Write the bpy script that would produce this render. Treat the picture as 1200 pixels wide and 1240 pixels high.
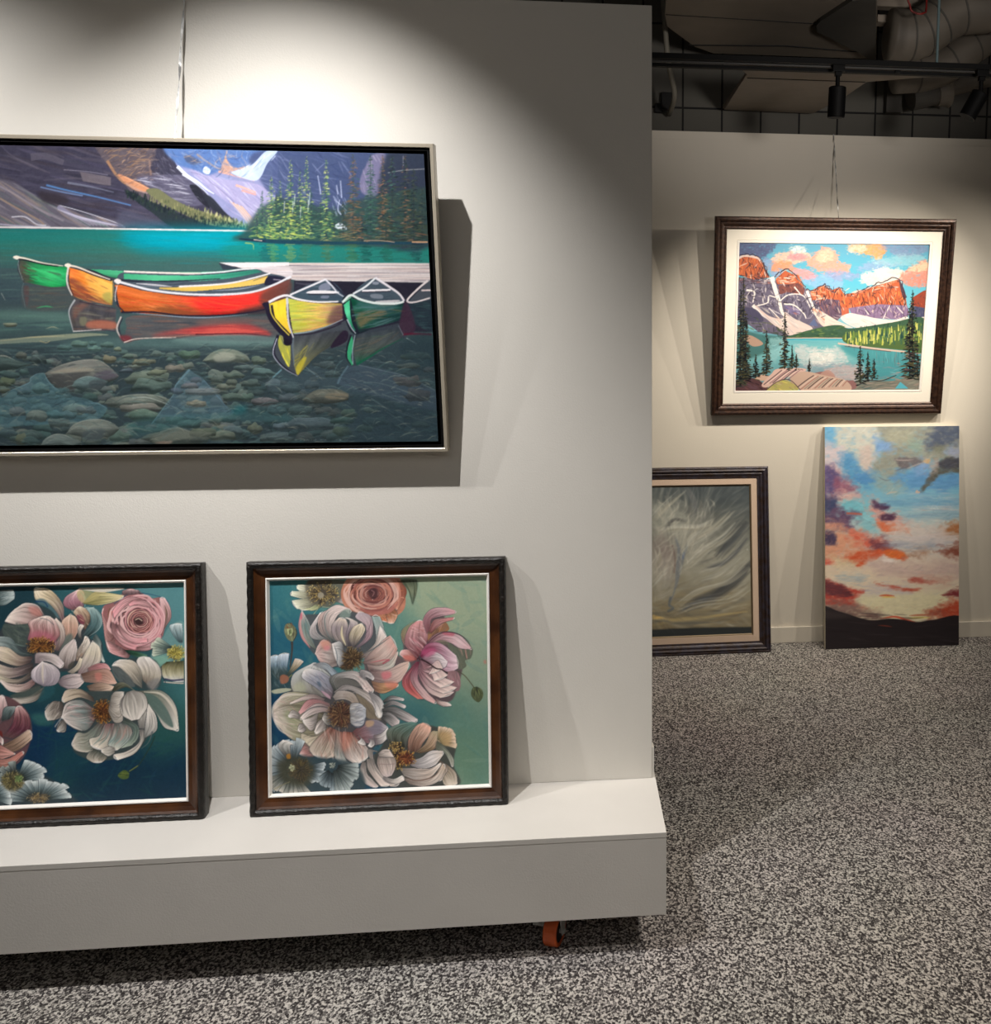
import bpy, bmesh, math, random
import numpy as np
from mathutils import Vector, Matrix
random.seed(4)
SC = bpy.context.scene; COL = SC.collection
for o in list(bpy.data.objects): bpy.data.objects.remove(o, do_unlink=True)
R = math.radians
# ---------------------------------------------------------------- camera, light, exposure
cam = bpy.data.cameras.new('camera'); co = bpy.data.objects.new('camera', cam); COL.objects.link(co); SC.camera = co
cam.sensor_fit = 'HORIZONTAL'; cam.sensor_width = 36.0; cam.lens = 1146/1200*36
cam.shift_x = (600-812.251)/1200; cam.shift_y = (578.771-620)/1200; cam.clip_start = .05; cam.clip_end = 60
yaw, pit, rol = R(6.06337), R(7.68305), R(.13849)
fw = Vector((math.sin(yaw)*math.cos(pit), math.cos(yaw)*math.cos(pit), -math.sin(pit))); rt = Vector((math.cos(yaw), -math.sin(yaw), 0)); up_v = rt.cross(fw)
r2 = rt*math.cos(rol)+up_v*math.sin(rol); u2 = up_v*math.cos(rol)-rt*math.sin(rol)
co.matrix_world = Matrix(((r2.x, u2.x, -fw.x, 0), (r2.y, u2.y, -fw.y, 0), (r2.z, u2.z, -fw.z, 1.5), (0, 0, 0, 1)))
SC.view_settings.view_transform = 'Standard'; SC.view_settings.look = 'None'; SC.view_settings.gamma = 1; SC.view_settings.use_curve_mapping = False
SC.view_settings.exposure = 0.0
W = bpy.data.worlds.new('world'); SC.world = W; W.use_nodes = True
W.node_tree.nodes['Background'].inputs[0].default_value = (1.0, .93, .84, 1); W.node_tree.nodes['Background'].inputs[1].default_value = .045
def spot(name, loc, to, power, deg, blend=.7, col=(1, .93, .84), rad=.012):
    l = bpy.data.lights.new(name, 'SPOT'); l.energy = power; l.spot_size = R(deg); l.spot_blend = blend; l.color = col; l.shadow_soft_size = rad
    o = bpy.data.objects.new(name, l); COL.objects.link(o); o.location = loc; o.rotation_euler = (Vector(to)-Vector(loc)).to_track_quat('-Z', 'Y').to_euler(); return o
def area(name, loc, to, power, sx, sy, col=(1, .93, .86)):
    l = bpy.data.lights.new(name, 'AREA'); l.shape = 'RECTANGLE'; l.size = sx; l.size_y = sy; l.energy = power; l.color = col
    o = bpy.data.objects.new(name, l); COL.objects.link(o); o.location = loc; o.rotation_euler = (Vector(to)-Vector(loc)).to_track_quat('-Z', 'Y').to_euler(); return o
CW = (1, .975, .95); WW = (1, .90, .76)
spot('picture_light_key', (-.66, 1.70, 2.78), (-.70, 2.487, .80), 158, 82, 1.0, CW)
spot('picture_light_side', (-1.95, 1.72, 2.76), (-1.40, 2.487, .95), 125, 84, 1.0, CW)
spot('picture_light_low', (-1.02, 1.88, 2.52), (-.45, 2.487, .60), 20, 64, 1.0, CW)
spot('track_lamp_one', (1.057, 3.79, 2.385), (1.12, 4.66, .9), 40, 100, .9, WW)
spot('track_lamp_two', (1.585, 3.80, 2.395), (1.15, 4.66, .85), 62, 95, .9, WW)
spot('track_lamp_three', (2.3, 3.75, 2.5), (1.05, 4.66, 1.0), 70, 74, .8, WW)
spot('track_lamp_four', (3.3, 3.7, 2.5), (.9, 4.66, 1.15), 85, 52, .8, WW)
spot('track_lamp_five', (.2, 3.6, 2.5), (1.5, 4.66, 1.0), 22, 70, .8, WW)
spot('aisle_light', (1.75, 2.6, 3.0), (1.2, 1.9, 0), 165, 80, 1.0, WW, .08)
spot('plinth_fill', (1.9, .95, 3.0), (1.15, 2.1, 0), 140, 76, 1.0, (1, .94, .87), .08)  # added fill spot that brightens the plinth front and the carpet
spot('duct_fill', (1.7, .1, 1.9), (1.1, 4.4, 3.02), 260, 30, 1.0, (1, .93, .86), .25)  # unseen upward spot, added to lift the ducts out of the dark
area('gallery_fill', (-.3, -1.2, 3.1), (-.2, 1.2, 0), 19, 3.0, 2.0, (1, .95, .89))  # soft fill added in place of the gallery's other lamps
# ---------------------------------------------------------------- brushwork: pictures painted stroke by stroke
def crv(pts, closed=False, n=10):
    P = np.asarray(pts, float)
    if len(P) < 3: 
        t = np.linspace(0, 1, n+1)[:, None]; return P[0]*(1-t)+P[-1]*t
    Q = np.vstack([P[-1], P, P[:2]]) if closed else np.vstack([2*P[0]-P[1], P, 2*P[-1]-P[-2]])
    m = len(P) if closed else len(P)-1
    t = np.linspace(0, 1, n, endpoint=False)[:, None]; out = []
    for i in range(m):
        a, b, c, d = Q[i], Q[i+1], Q[i+2], Q[i+3]
        out.append(.5*(2*b+(c-a)*t+(2*a-5*b+4*c-d)*t*t+(3*b-3*c+d-a)*t**3))
    if not closed: out.append(P[-1][None])
    return np.vstack(out)
def resamp(P, n):
    d = np.r_[0, np.cumsum(np.hypot(*np.diff(P, axis=0).T))]
    s = np.linspace(0, d[-1], n)
    return np.stack([np.interp(s, d, P[:, 0]), np.interp(s, d, P[:, 1])], -1)
def ramp(cols, t):
    C = np.asarray(cols, float)
    if C.ndim == 1: C = C[None]
    if len(C) == 1: return np.broadcast_to(C[0], np.shape(t)+(3,)).copy()
    x = np.clip(t, 0, 1)*(len(C)-1); i = np.minimum(x.astype(int), len(C)-2); f = (x-i)[..., None]
    return C[i]*(1-f)+C[i+1]*f
def up(g, h, w):
    y = np.linspace(0, g.shape[0]-1.001, h); x = np.linspace(0, g.shape[1]-1.001, w)
    i = y.astype(int); j = x.astype(int); fy = (y-i)[:, None]; fx = (x-j)[None]
    fy = fy*fy*(3-2*fy); fx = fx*fx*(3-2*fx)
    return (g[i][:, j]*(1-fy)*(1-fx)+g[i+1][:, j]*fy*(1-fx)+g[i][:, j+1]*(1-fy)*fx+g[i+1][:, j+1]*fy*fx)
class Art:
    def __init__(s, x0, y0, x1, y1, S, bg, seed=1):
        s.x0, s.y0, s.S = x0, y0, S
        s.W, s.H = int((x1-x0)*S), int((y1-y0)*S)
        s.a = np.zeros((s.H, s.W, 3), np.float32)+np.array(bg, np.float32)
        s.r = np.random.default_rng(seed); s.f = (0, 0, 1.)
    def fr(s, ox=0, oy=0, k=1.): s.f = (ox, oy, k); return s
    def T(s, p):
        p = np.asarray(p, float); return (p/s.f[2]+np.array([s.f[0]-s.x0, s.f[1]-s.y0]))*s.S
    def px(s, w): return w/s.f[2]*s.S
    def noise(s, h, w, ch, cw, octs=3):
        out = 0; amp = 1.; tot = 0
        for o in range(octs):
            gh = max(2, int(h/ch*2**o)+2); gw = max(2, int(w/cw*2**o)+2)
            out = out+amp*up(s.r.random((gh, gw)), h, w); tot += amp; amp *= .55
        return out/tot*2-1
    def fill(s, R, clip=None):
        # coverage mask of raster polygon R, returns slices and mask
        lo = np.floor(R.min(0)).astype(int)-1; hi = np.ceil(R.max(0)).astype(int)+2
        x0, y0 = max(lo[0], 0), max(lo[1], 0); x1, y1 = min(hi[0], s.W), min(hi[1], s.H)
        if x1 <= x0 or y1 <= y0: return None
        w, h = (x1-x0)*2, (y1-y0)*2
        P = (R-[x0, y0])*2; Q = np.roll(P, -1, 0)
        buf = np.zeros((h, w+1), np.int32)
        ya, yb = np.minimum(P[:, 1], Q[:, 1]), np.maximum(P[:, 1], Q[:, 1])
        r0 = np.clip(np.ceil(ya-.5).astype(int), 0, h); r1 = np.clip(np.ceil(yb-.5).astype(int), 0, h)
        cnt = r1-r0; k = cnt > 0
        if not k.any(): return None
        P, Q, r0, cnt = P[k], Q[k], r0[k], cnt[k]
        e = np.repeat(np.arange(len(cnt)), cnt); rows = np.arange(cnt.sum())-np.repeat(np.cumsum(cnt)-cnt, cnt)+r0[e]
        xx = P[e, 0]+(rows+.5-P[e, 1])/(Q[e, 1]-P[e, 1])*(Q[e, 0]-P[e, 0])
        cols = np.clip(np.ceil(xx-.5).astype(int), 0, w)
        np.add.at(buf, (rows, cols), 1)
        m = (np.cumsum(buf, 1)[:, :w] & 1).astype(np.float32)
        m = m.reshape(h//2, 2, w//2, 2).mean((1, 3))
        sl = (slice(y0, y1), slice(x0, x1))
        if clip is not None: m = m*clip[sl]
        return sl, m
    def put(s, sm, col, a=1.):
        if sm is None: return
        sl, m = sm; m = (m*a)[..., None]; s.a[sl] = s.a[sl]*(1-m)+np.asarray(col, np.float32)*m
    def full(s, sm):
        M = np.zeros((s.H, s.W), np.float32)
        if sm is not None: M[sm[0]] = sm[1]
        return M
    def soft(s, M, r):
        r = int(max(1, r))
        for ax in (0, 1):
            for _ in (0, 1):
                c = np.cumsum(np.pad(M, [(r+1, r) if i == ax else (0, 0) for i in (0, 1)], mode='edge'), ax)
                n = M.shape[ax]
                M = (np.take(c, np.arange(2*r+1, 2*r+1+n), ax)-np.take(c, np.arange(0, n), ax))/(2*r+1)
        return M
    def poly(s, pts, col, a=1., sm=True, blur=0, grad=None, clip=None, mot=0):
        R = s.T(crv(pts, True, 6) if sm else pts); F = s.fill(R, clip)
        if F is None: return None
        if blur: 
            M = s.soft(s.full(F), s.px(blur)); F = ((slice(0, s.H), slice(0, s.W)), M)
            if clip is not None: F = (F[0], M*clip)
        sl, m = F
        if grad is not None:   # (colours, p0, p1)
            c, p0, p1 = grad; p0, p1 = s.T(p0), s.T(p1); d = p1-p0
            yy, xx = np.mgrid[sl[0].start:sl[0].stop, sl[1].start:sl[1].stop]
            col = ramp(c, ((xx-p0[0])*d[0]+(yy-p0[1])*d[1])/(d@d))
        else: col = np.zeros(m.shape+(3,), np.float32)+np.array(col, np.float32)
        if mot: col = col+(mot*s.noise(m.shape[0], m.shape[1], s.S*5, s.S*9))[..., None]
        s.put((sl, m), col, a); return F
    def st(s, pts, w, col, a=1., w2=None, sm=True, clip=None, both=False):
        # tapering brush stroke
        P = crv(pts, False, 8) if sm and len(pts) > 2 else crv(pts[:1]+pts[-1:], n=4) if len(pts) == 2 else np.asarray(pts, float)
        P = s.T(P); d = np.gradient(P, axis=0); L = np.hypot(d[:, 0], d[:, 1])+1e-9; nrm = np.stack([-d[:, 1], d[:, 0]], -1)/L[:, None]
        t = np.linspace(0, 1, len(P)); w0 = s.px(w); w1 = w0 if w2 is None else s.px(w2)
        hw = (w0+(w1-w0)*t)/2
        if both: hw = hw*np.sin(np.pi*np.clip(t, .04, .96))**.6
        s.put(s.fill(np.vstack([P+nrm*hw[:, None], (P-nrm*hw[:, None])[::-1]]), clip), col, a)
    def loft(s, A, B, gu, gt=None, amp=14, fq=9, a=1., edge=None, rim=None, sm=True, bl=0, clip=None, along=3):
        # surface swept from curve A to curve B; gu colours along the curves, gt factor list across
        A = s.T(crv(A, False, 8) if sm else resamp(np.asarray(A, float), 30)); B = s.T(crv(B, False, 8) if sm else resamp(np.asarray(B, float), 30))
        lu = max(np.hypot(*np.diff(A, axis=0).T).sum(), np.hypot(*np.diff(B, axis=0).T).sum()); nu = int(lu/.55)+4
        A, B = resamp(A, nu), resamp(B, nu); nt = int(np.hypot(*(A-B).T).max()/.55)+4
        t = np.linspace(0, 1, nt); u = np.linspace(0, 1, nu)
        P = A[None]*(1-t)[:, None, None]+B[None]*t[:, None, None]
        C = np.broadcast_to(ramp(gu, u)[None], (nt, nu, 3)).copy()
        g = up(s.r.random((fq+2, along+1)), nt, nu)*.65+up(s.r.random((fq*3+2, along+2)), nt, nu)*.35
        C += ((g*2-1)*amp)[..., None]
        if gt is not None:
            G = np.asarray(gt, float)
            C = C*np.interp(t, np.linspace(0, 1, len(G)), G)[:, None, None] if G.ndim == 1 else C*.35+ramp(G, t)[:, None]*.65
        if edge is not None:
            ec, ew = edge; k = np.clip(1-np.minimum(t, 1-t)/ew, 0, 1)[:, None, None]*.8
            C = C*(1-k)+np.array(ec, float)*k
        if rim is not None:
            rc, rw = rim; k = (np.clip((u-(1-rw))/rw, 0, 1)**1.5)[None, :, None]*.9; C = C*(1-k)+np.array(rc, float)*k
        X = np.round(P[..., 0]-.5).astype(int).ravel(); Y = np.round(P[..., 1]-.5).astype(int).ravel()
        ok = (X >= 0) & (Y >= 0) & (X < s.W) & (Y < s.H)
        if not ok.any(): return
        X, Y = X[ok], Y[ok]; C = C.reshape(-1, 3)[ok]
        x0, y0 = X.min(), Y.min(); w, h = X.max()-x0+1, Y.max()-y0+1; id_ = (Y-y0)*w+X-x0
        n = np.bincount(id_, minlength=w*h); sl = (slice(y0, y0+h), slice(x0, x0+w))
        out = np.stack([np.bincount(id_, C[:, i], w*h)/np.maximum(n, 1) for i in range(3)], -1).reshape(h, w, 3)
        m = (n > 0).astype(np.float32).reshape(h, w)
        if clip is not None: m = m*clip[sl]
        s.put((sl, m), out, a)
    def dabs(s, poly, n, ang, ln, w, cols, a=.5, aj=.15, lj=.5, sm=True, bend=0):
        # many short strokes inside an outline; ang may be a function of position
        R = np.asarray(poly, float); F = s.fill(s.T(crv(poly, True, 6) if sm else R)); 
        if F is None: return
        M = s.full(F); lo, hi = R.min(0), R.max(0); k = 0; C = [np.array(c, float) for c in cols]
        while k < n:
            k += 1
            p = lo+(hi-lo)*s.r.random(2); q = s.T(p).astype(int)
            if not (0 <= q[0] < s.W and 0 <= q[1] < s.H) or M[q[1], q[0]] < .5: continue
            t = (ang(p[0], p[1]) if callable(ang) else ang)+s.r.normal()*aj; L = ln*(1+s.r.uniform(-lj, lj)); d = np.array([np.cos(t), np.sin(t)])*L/2
            b = np.array([-d[1], d[0]])*bend*s.r.uniform(.3, 1)
            s.st([p-d, p+b, p+d], w*s.r.uniform(.5, 1.3), C[s.r.integers(len(C))]+s.r.normal()*6, a*s.r.uniform(.5, 1), clip=M, both=True)
    def fir(s, x, yt, yb, w, cols, n=26, trunk=(40, 40, 40), a=.9, lean=0, k=2.2, tw=1.2):
        s.st([(x, yt), (x+lean, yb)], tw*.4, trunk, a, tw)
        for i in range(n):
            u = (i+s.r.random())/n; hw = w/2*(u**.8)*s.r.uniform(.5, 1.1)+w*.05
            for j in range(3+int(u*3)):
                c = np.array(cols[s.r.integers(len(cols))], float)+s.r.normal()*9; h = hw*s.r.uniform(.25, .75); cx = x+lean*u+s.r.uniform(-1, 1)*(hw-h*.6); y = yt+(yb-yt)*u+s.r.normal()*k*.7
                sd = 1 if cx > x else -1
                s.st([(cx-sd*h*.5, y-h*.03), (cx, y+h*.03), (cx+sd*h*.5, y+h*.14)], k*s.r.uniform(.6, 1.2), c, a, k*.4, both=True)
    def grain(s, amp=3):
        s.a += (amp*s.noise(s.H, s.W, s.S*1.6, s.S*1.6, 1))[..., None]
    def pet(s, A, B, cols, amp=16, fq=8, out=(70, 76, 84), ow=7, hl=(244, 236, 230), hw=9, gt=None, a=1., tip=True, n=0):
        # one petal: two sides from base to tip, veined, with an outline and a lit lip
        A, B = [tuple(p) for p in A], [tuple(p) for p in B]
        if out is not None:
            o = np.array(out)*.8; E = A+B[::-1]; c = np.mean(E, 0); s.poly([tuple(c+(np.array(p)-c)*1.0+np.array([0, ow*.5])) for p in E], o, .55, blur=ow*.8)
            s.st(A, ow*1.3, o, .75, both=True); s.st(B, ow*1.3, o, .75, both=True)
        cols = np.asarray(cols, float); cols = cols*np.linspace(.62, 1.06, len(cols))[:, None]
        s.loft(A, B, cols, gt=gt, amp=amp*1.6, fq=fq, a=a, along=2)
        P, Q = resamp(crv(A), 16), resamp(crv(B), 16); L = np.hypot(*(P-Q).T).max()
        for i in range(n or int(4+L/17)):
            v = s.r.uniform(.08, .92); j0 = s.r.integers(1, 8); j1 = s.r.integers(j0+4, 16); js = [j0, (j0+j1)//2, j1]; c = ramp(cols, np.array((j0+j1)/30.))
            s.st([tuple(P[j]*(1-v)+Q[j]*v) for j in js], ow*.7, c*s.r.choice([.6, .75, 1.14, 1.2]), .6, both=True)
        if tip and hl is not None:
            m = (np.array(A[-1])+np.array(B[-1]))/2+(P[-1]-P[-4]+Q[-1]-Q[-4])*.08
            s.st([A[-1], tuple(m), B[-1]], hw, hl, .85, both=True)
    def stamens(s, x, y, rx, ry, n, cols, dark=(44, 34, 34), w=4, dots=None, ln=.45):
        s.poly([(x+rx*.75*np.cos(t)*s.r.uniform(.8, 1.15), y+ry*.75*np.sin(t)*s.r.uniform(.8, 1.15)) for t in np.linspace(0, 6.1, 12)], dark, .85, blur=rx*.08)
        for i in range(n):
            t = s.r.uniform(0, 6.283); q = s.r.uniform(.25, 1)**.7; px, py = x+rx*q*np.cos(t), y+ry*q*np.sin(t); k = ln*s.r.uniform(.4, 1)
            s.st([(px-rx*k*np.cos(t), py-ry*k*np.sin(t)), (px, py)], w*s.r.uniform(.5, 1), np.array(cols[s.r.integers(len(cols))])*s.r.uniform(.7, 1.2), .9, w*.6)
            if dots is not None and i % 2: s.st([(px-w*.6, py), (px+w*.6, py+1)], w*1.5, np.array(dots)*s.r.uniform(.8, 1.1), .9)
    def ruff(s, x, y, rx, ry, t0, t1, n, cols, shade=(60, 76, 84), w=5, inner=.15):
        # pleated fan of narrow petals around a centre
        for i in range(n):
            ta, tb = t0+(t1-t0)*i/n, t0+(t1-t0)*(i+1.12)/n; k = s.r.uniform(.88, 1.1)
            A = [(x+rx*inner*np.cos(ta), y+ry*inner*np.sin(ta)), (x+rx*.6*np.cos(ta), y+ry*.6*np.sin(ta)), (x+rx*k*np.cos(ta), y+ry*k*np.sin(ta))]
            B = [(x+rx*inner*np.cos(tb), y+ry*inner*np.sin(tb)), (x+rx*.6*np.cos(tb), y+ry*.6*np.sin(tb)), (x+rx*k*np.cos(tb), y+ry*k*np.sin(tb))]
            s.pet(A, B, cols, amp=20, fq=4, out=shade, ow=w, hl=np.minimum(np.array(cols[-1])+20, 250), hw=w*.9, n=2)
    def cloud(s, pts, col, a=1., rag=.7, edge=.25, blur=14, ch=16, cw=24, mot=12, seed=None):
        # ragged soft-edged mass of paint
        F = s.fill(s.T(crv(pts, True, 6)))
        if F is None: return
        M = s.soft(s.full(F), s.px(blur)); sl = M > .01
        ys, xs = np.where(sl.any(1))[0], np.where(sl.any(0))[0]
        if not len(ys): return
        b = (slice(ys[0], ys[-1]+1), slice(xs[0], xs[-1]+1)); m = M[b]; h, w = m.shape
        N = s.noise(h, w, s.px(ch), s.px(cw), 4); m = np.clip((m+N*rag-.5)/edge+.5, 0, 1)*(m > .02)
        s.put((b, m), np.array(col, float)+(s.noise(h, w, s.px(ch*.6), s.px(cw*.8), 3)*mot)[..., None], a)
def paint_canoes():
    A = Art(-95, 172, 540, 552, 2., (62, 78, 80), 3); r = A.r
    pi = np.pi
    # --- mountains
    A.fr(0, 160, 4.2857)
    A.poly([(-400, 60), (900, 60), (1300, 60), (1300, 500), (-400, 500)], (66, 64, 82), sm=False, mot=9)
    slope = [(-420, 60), (480, 80), (600, 200), (700, 310), (930, 490), (-420, 495)]
    A.dabs(slope, 260, .22, 200, 16, [(58, 58, 74), (76, 74, 92), (92, 86, 98), (48, 48, 62), (66, 60, 70), (84, 80, 104)], .55, .1)
    A.poly([(-400, 230), (0, 240), (160, 320), (330, 400), (660, 492), (-400, 495)], (104, 100, 112), .8, blur=8)
    A.dabs([(-420, 240), (0, 245), (200, 330), (420, 420), (640, 490), (-420, 495)], 240, .52, 170, 11, [(128, 122, 134), (104, 98, 110), (146, 140, 148), (88, 84, 96), (90, 110, 106), (150, 132, 120)], .6, .08)
    A.st([(-60, 250), (90, 330), (200, 400), (330, 460)], 10, (150, 142, 152), .6); A.st([(-40, 320), (80, 390), (190, 450), (230, 480)], 8, (168, 140, 116), .7)
    A.st([(300, 385), (400, 440), (540, 470), (650, 492)], 22, (138, 134, 158), .9, 6); A.st([(310, 380), (420, 410), (560, 455), (640, 485)], 4, (214, 214, 226), .9)
    for i in range(9): A.st([(300+i*16, 400+i*6), (390+i*20, 440+i*4), (470+i*18, 484)], 4, (190, 188, 206), .6)
    A.st([(60, 440), (130, 440), (190, 478), (240, 484)], 7, (206, 204, 214), .8); A.st([(-80, 470), (120, 488), (260, 492)], 9, (176, 172, 190), .7)
    A.st([(160, 130), (230, 125), (330, 158)], 40, (96, 92, 106), .7, 30); A.poly([(415, 205), (575, 235), (575, 278), (430, 255)], (112, 104, 112), .85, sm=False)
    A.dabs([(415, 205), (575, 235), (575, 278), (430, 255)], 12, .2, 90, 6, [(134, 126, 126), (96, 90, 100)], .7)
    A.st([(350, 262), (480, 285), (590, 312)], 12, (128, 132, 152), .7, 4); A.st([(330, 195), (450, 205), (560, 222)], 5, (146, 142, 156), .6)
    A.st([(240, 275), (340, 300), (440, 322), (520, 340), (680, 380)], 10, (84, 124, 176), .95, 6); A.st([(210, 285), (330, 312), (430, 330)], 7, (116, 142, 186), .8)
    A.st([(0, 60), (60, 120), (200, 190)], 6, (106, 102, 120), .4); A.poly([(200, 310), (330, 330), (350, 370), (240, 370)], (54, 48, 54), .7, blur=8)
    A.poly([(640, 410), (760, 440), (860, 480), (620, 490)], (82, 84, 104), .7, blur=8)
    # --- the brown shoulder
    A.fr(100, 170, 5.714)
    A.poly([(80, 40), (640, 50), (680, 240), (760, 420), (470, 440), (330, 350), (230, 230), (150, 140)], (92, 84, 92), sm=False, mot=8)
    A.dabs([(95, 50), (520, 50), (470, 230), (440, 330), (300, 300), (180, 160)], 230, 2.8, 60, 7, [(150, 118, 92), (118, 98, 88), (92, 82, 92), (168, 132, 100), (134, 112, 108), (74, 68, 78)], .75, .3, bend=.3)
    A.st([(170, 140), (230, 235), (300, 300), (440, 350)], 20, (170, 128, 96), .8, 12)
    A.poly([(250, 230), (470, 335), (470, 352), (380, 350), (300, 300)], (206, 144, 108), .9); A.st([(270, 240), (470, 340)], 5, (232, 176, 140), .8); A.st([(300, 300), (400, 350), (450, 366)], 10, (176, 150, 146), .7)
    A.st([(462, 130), (470, 210), (478, 300)], 14, (150, 122, 110), .6)
    A.poly([(520, 50), (612, 60), (640, 150), (690, 240), (560, 240), (470, 200), (500, 120)], (58, 58, 76), .9, blur=4)
    A.dabs([(500, 60), (615, 70), (660, 230), (480, 220)], 40, 1.2, 70, 5, [(96, 92, 106), (40, 42, 58), (78, 76, 92)], .6)
    A.poly([(400, 250), (690, 240), (800, 330), (850, 430), (720, 450), (500, 350), (390, 280)], (94, 92, 114), .9, blur=3)
    A.dabs([(400, 240), (690, 240), (830, 400), (720, 440), (500, 350)], 130, .15, 90, 5, [(150, 150, 170), (190, 190, 206), (70, 70, 90), (104, 104, 126), (60, 60, 80)], .75, .18)
    for x, y in ((390, 270), (520, 260), (600, 300), (640, 320), (650, 350)): A.st([(x-40, y), (x+40, y+10), (x+90, y+20)], 7, (206, 206, 220), .75, both=True)
    A.poly([(740, 310), (800, 320), (850, 400), (880, 470), (820, 430), (770, 370)], (38, 40, 50), .95)
    # bowl, snow and screes
    bowl = [(612, 20), (620, 52), (1300, 20), (1300, 560), (1190, 600), (1060, 560), (900, 430), (830, 330), (700, 240), (640, 150)]
    A.poly(bowl, (142, 146, 186), mot=8)
    A.poly([(600, 20), (1300, 20), (1300, 150), (1130, 190), (960, 210), (860, 240), (760, 200), (650, 160)], (88, 118, 172), blur=7)
    A.dabs([(620, 60), (1300, 65), (1300, 170), (900, 230), (660, 160)], 110, .5, 90, 12, [(74, 104, 164), (110, 140, 188), (88, 112, 158), (124, 134, 170), (66, 84, 134)], .6, .5, bend=.4)
    A.poly([(705, 105), (760, 110), (820, 150), (780, 170), (720, 150)], (74, 84, 112), .9, blur=5)
    A.st([(790, 95), (850, 140), (930, 190), (1020, 215)], 14, (158, 138, 128), .8, 6); A.poly([(985, 120), (1010, 150), (1060, 190), (1150, 175), (1050, 220), (960, 215)], (206, 156, 128), .8, blur=4)
    A.st([(1000, 70), (990, 130), (1030, 190)], 9, (214, 166, 128), .7); A.st([(1150, 180), (1100, 200), (1040, 225)], 10, (196, 170, 140), .8)
    A.poly([(1040, 220), (1120, 190), (1200, 130), (1300, 90), (1300, 260), (1140, 250)], (196, 208, 232), .95)
    A.dabs([(1040, 220), (1200, 140), (1300, 110), (1300, 260), (1140, 250)], 40, -.6, 90, 8, [(224, 232, 246), (160, 184, 220), (240, 240, 248)], .8)
    A.poly([(740, 200), (860, 240), (1000, 270), (1200, 300), (1300, 380), (1250, 560), (1120, 500), (960, 400), (830, 290)], (168, 162, 198), .8, blur=5)
    A.dabs([(760, 210), (1000, 270), (1250, 330), (1250, 560), (1100, 540), (900, 380)], 150, .75, 110, 7, [(196, 190, 220), (160, 154, 192), (214, 214, 234), (140, 140, 184), (180, 172, 204)], .7, .1)
    A.st([(655, 180), (720, 240), (800, 290), (860, 340), (910, 370)], 22, (232, 238, 250), .95, 5); A.st([(690, 235), (760, 280), (840, 345), (880, 390)], 12, (222, 230, 246), .9, 4)
    A.poly([(850, 180), (885, 205), (870, 235), (830, 215)], (214, 222, 240), .9)
    A.st([(750, 220), (820, 240), (900, 300), (1000, 380), (1080, 470)], 5, (110, 106, 146), .6)
    A.poly([(840, 370), (900, 400), (990, 500), (1060, 560), (930, 500), (860, 430)], (46, 50, 60), .95)
    for c, q in (((222, 166, 140), [(940, 215), (1060, 245), (1190, 280)]), ((232, 176, 150), [(1060, 310), (1120, 330), (1200, 360)]), ((216, 160, 146), [(1100, 345), (1200, 375)])): A.st([q[0], q[len(q)//2], q[-1]], 15, c, .85, 8)
    for i in range(10): A.st([(1020+i*9, 420+i*4), (1090+i*8, 500+i*3), (1150+i*6, 590)], 6, [(222, 190, 160), (200, 196, 222), (214, 160, 120)][i % 3], .8, 3)
    A.dabs([(700, 60), (1250, 60), (1200, 260), (860, 240)], 170, .35, 70, 7, [(80, 110, 166), (130, 150, 190), (206, 170, 140), (100, 116, 156), (176, 186, 214), (70, 86, 130)], .5, .7, bend=.4)
    A.dabs([(150, 60), (520, 60), (460, 330), (280, 300), (170, 170)], 150, 2.9, 44, 4, [(60, 52, 60), (176, 140, 112), (84, 76, 88), (196, 170, 150)], .6, .35, bend=.3)
    A.dabs([(640, 60), (700, 240), (850, 420), (520, 360), (470, 220)], 140, .5, 50, 4, [(40, 40, 54), (176, 176, 196), (84, 84, 104)], .6, .4)
    # wooded ridge
    A.poly([(290, 350), (330, 350), (450, 410), (700, 520), (900, 585), (1160, 610), (700, 612), (600, 590), (480, 500), (380, 430)], (44, 54, 60))
    A.poly([(440, 350), (520, 335), (620, 400), (760, 470), (900, 510), (1100, 580), (1160, 612), (900, 590), (740, 530), (560, 440)], (112, 114, 86))
    for i in range(330):
        u = r.random(); v = r.random(); x = 300+850*u; y0 = 350+230*u**1.05; y = y0+v*(40+60*np.sin(min(1, u*1.1)*3)); y = min(y, 606)
        c = [(30, 40, 46), (40, 56, 52), (58, 72, 60), (26, 32, 42)][r.integers(4)] if v > .45 or u < .2 else [(130, 132, 92), (96, 104, 72), (150, 148, 108), (76, 84, 62)][r.integers(4)]
        A.st([(x, y-18), (x+r.normal()*2, y+6)], 3, c, .85, 9)
    for i in range(70):
        x = 840+320*r.random(); y = 470+(x-840)*.38+r.random()*22; A.st([(x, y-12), (x, y+10)], 2, [(190, 190, 140), (210, 200, 150), (120, 130, 84)][r.integers(3)], .8, 6)
    # --- lake
    A.fr(0, 160, 4.2857)
    A.poly([(-420, 496), (2400, 520), (2400, 740), (-420, 740)], (60, 120, 116), sm=False, grad=([(34, 112, 108), (36, 118, 112), (50, 112, 104), (62, 104, 98), (64, 100, 98), (66, 104, 102)], (0, 500), (0, 740)))
    A.poly([(640, 520), (900, 505), (1500, 510), (1500, 600), (900, 625), (680, 590)], (0, 148, 168), .95, blur=34)
    A.poly([(760, 530), (1500, 530), (1500, 580), (900, 590)], (0, 160, 182), .7, blur=24)
    A.poly([(1250, 545), (2300, 560), (2300, 700), (1300, 700)], (30, 132, 122), .7, blur=26)
    A.dabs([(-420, 505), (1300, 520), (1300, 700), (-420, 720)], 200, .01, 170, 7, [(50, 130, 122), (60, 104, 100), (40, 124, 120), (72, 112, 104), (20, 130, 140)], .3, .02)
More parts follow.
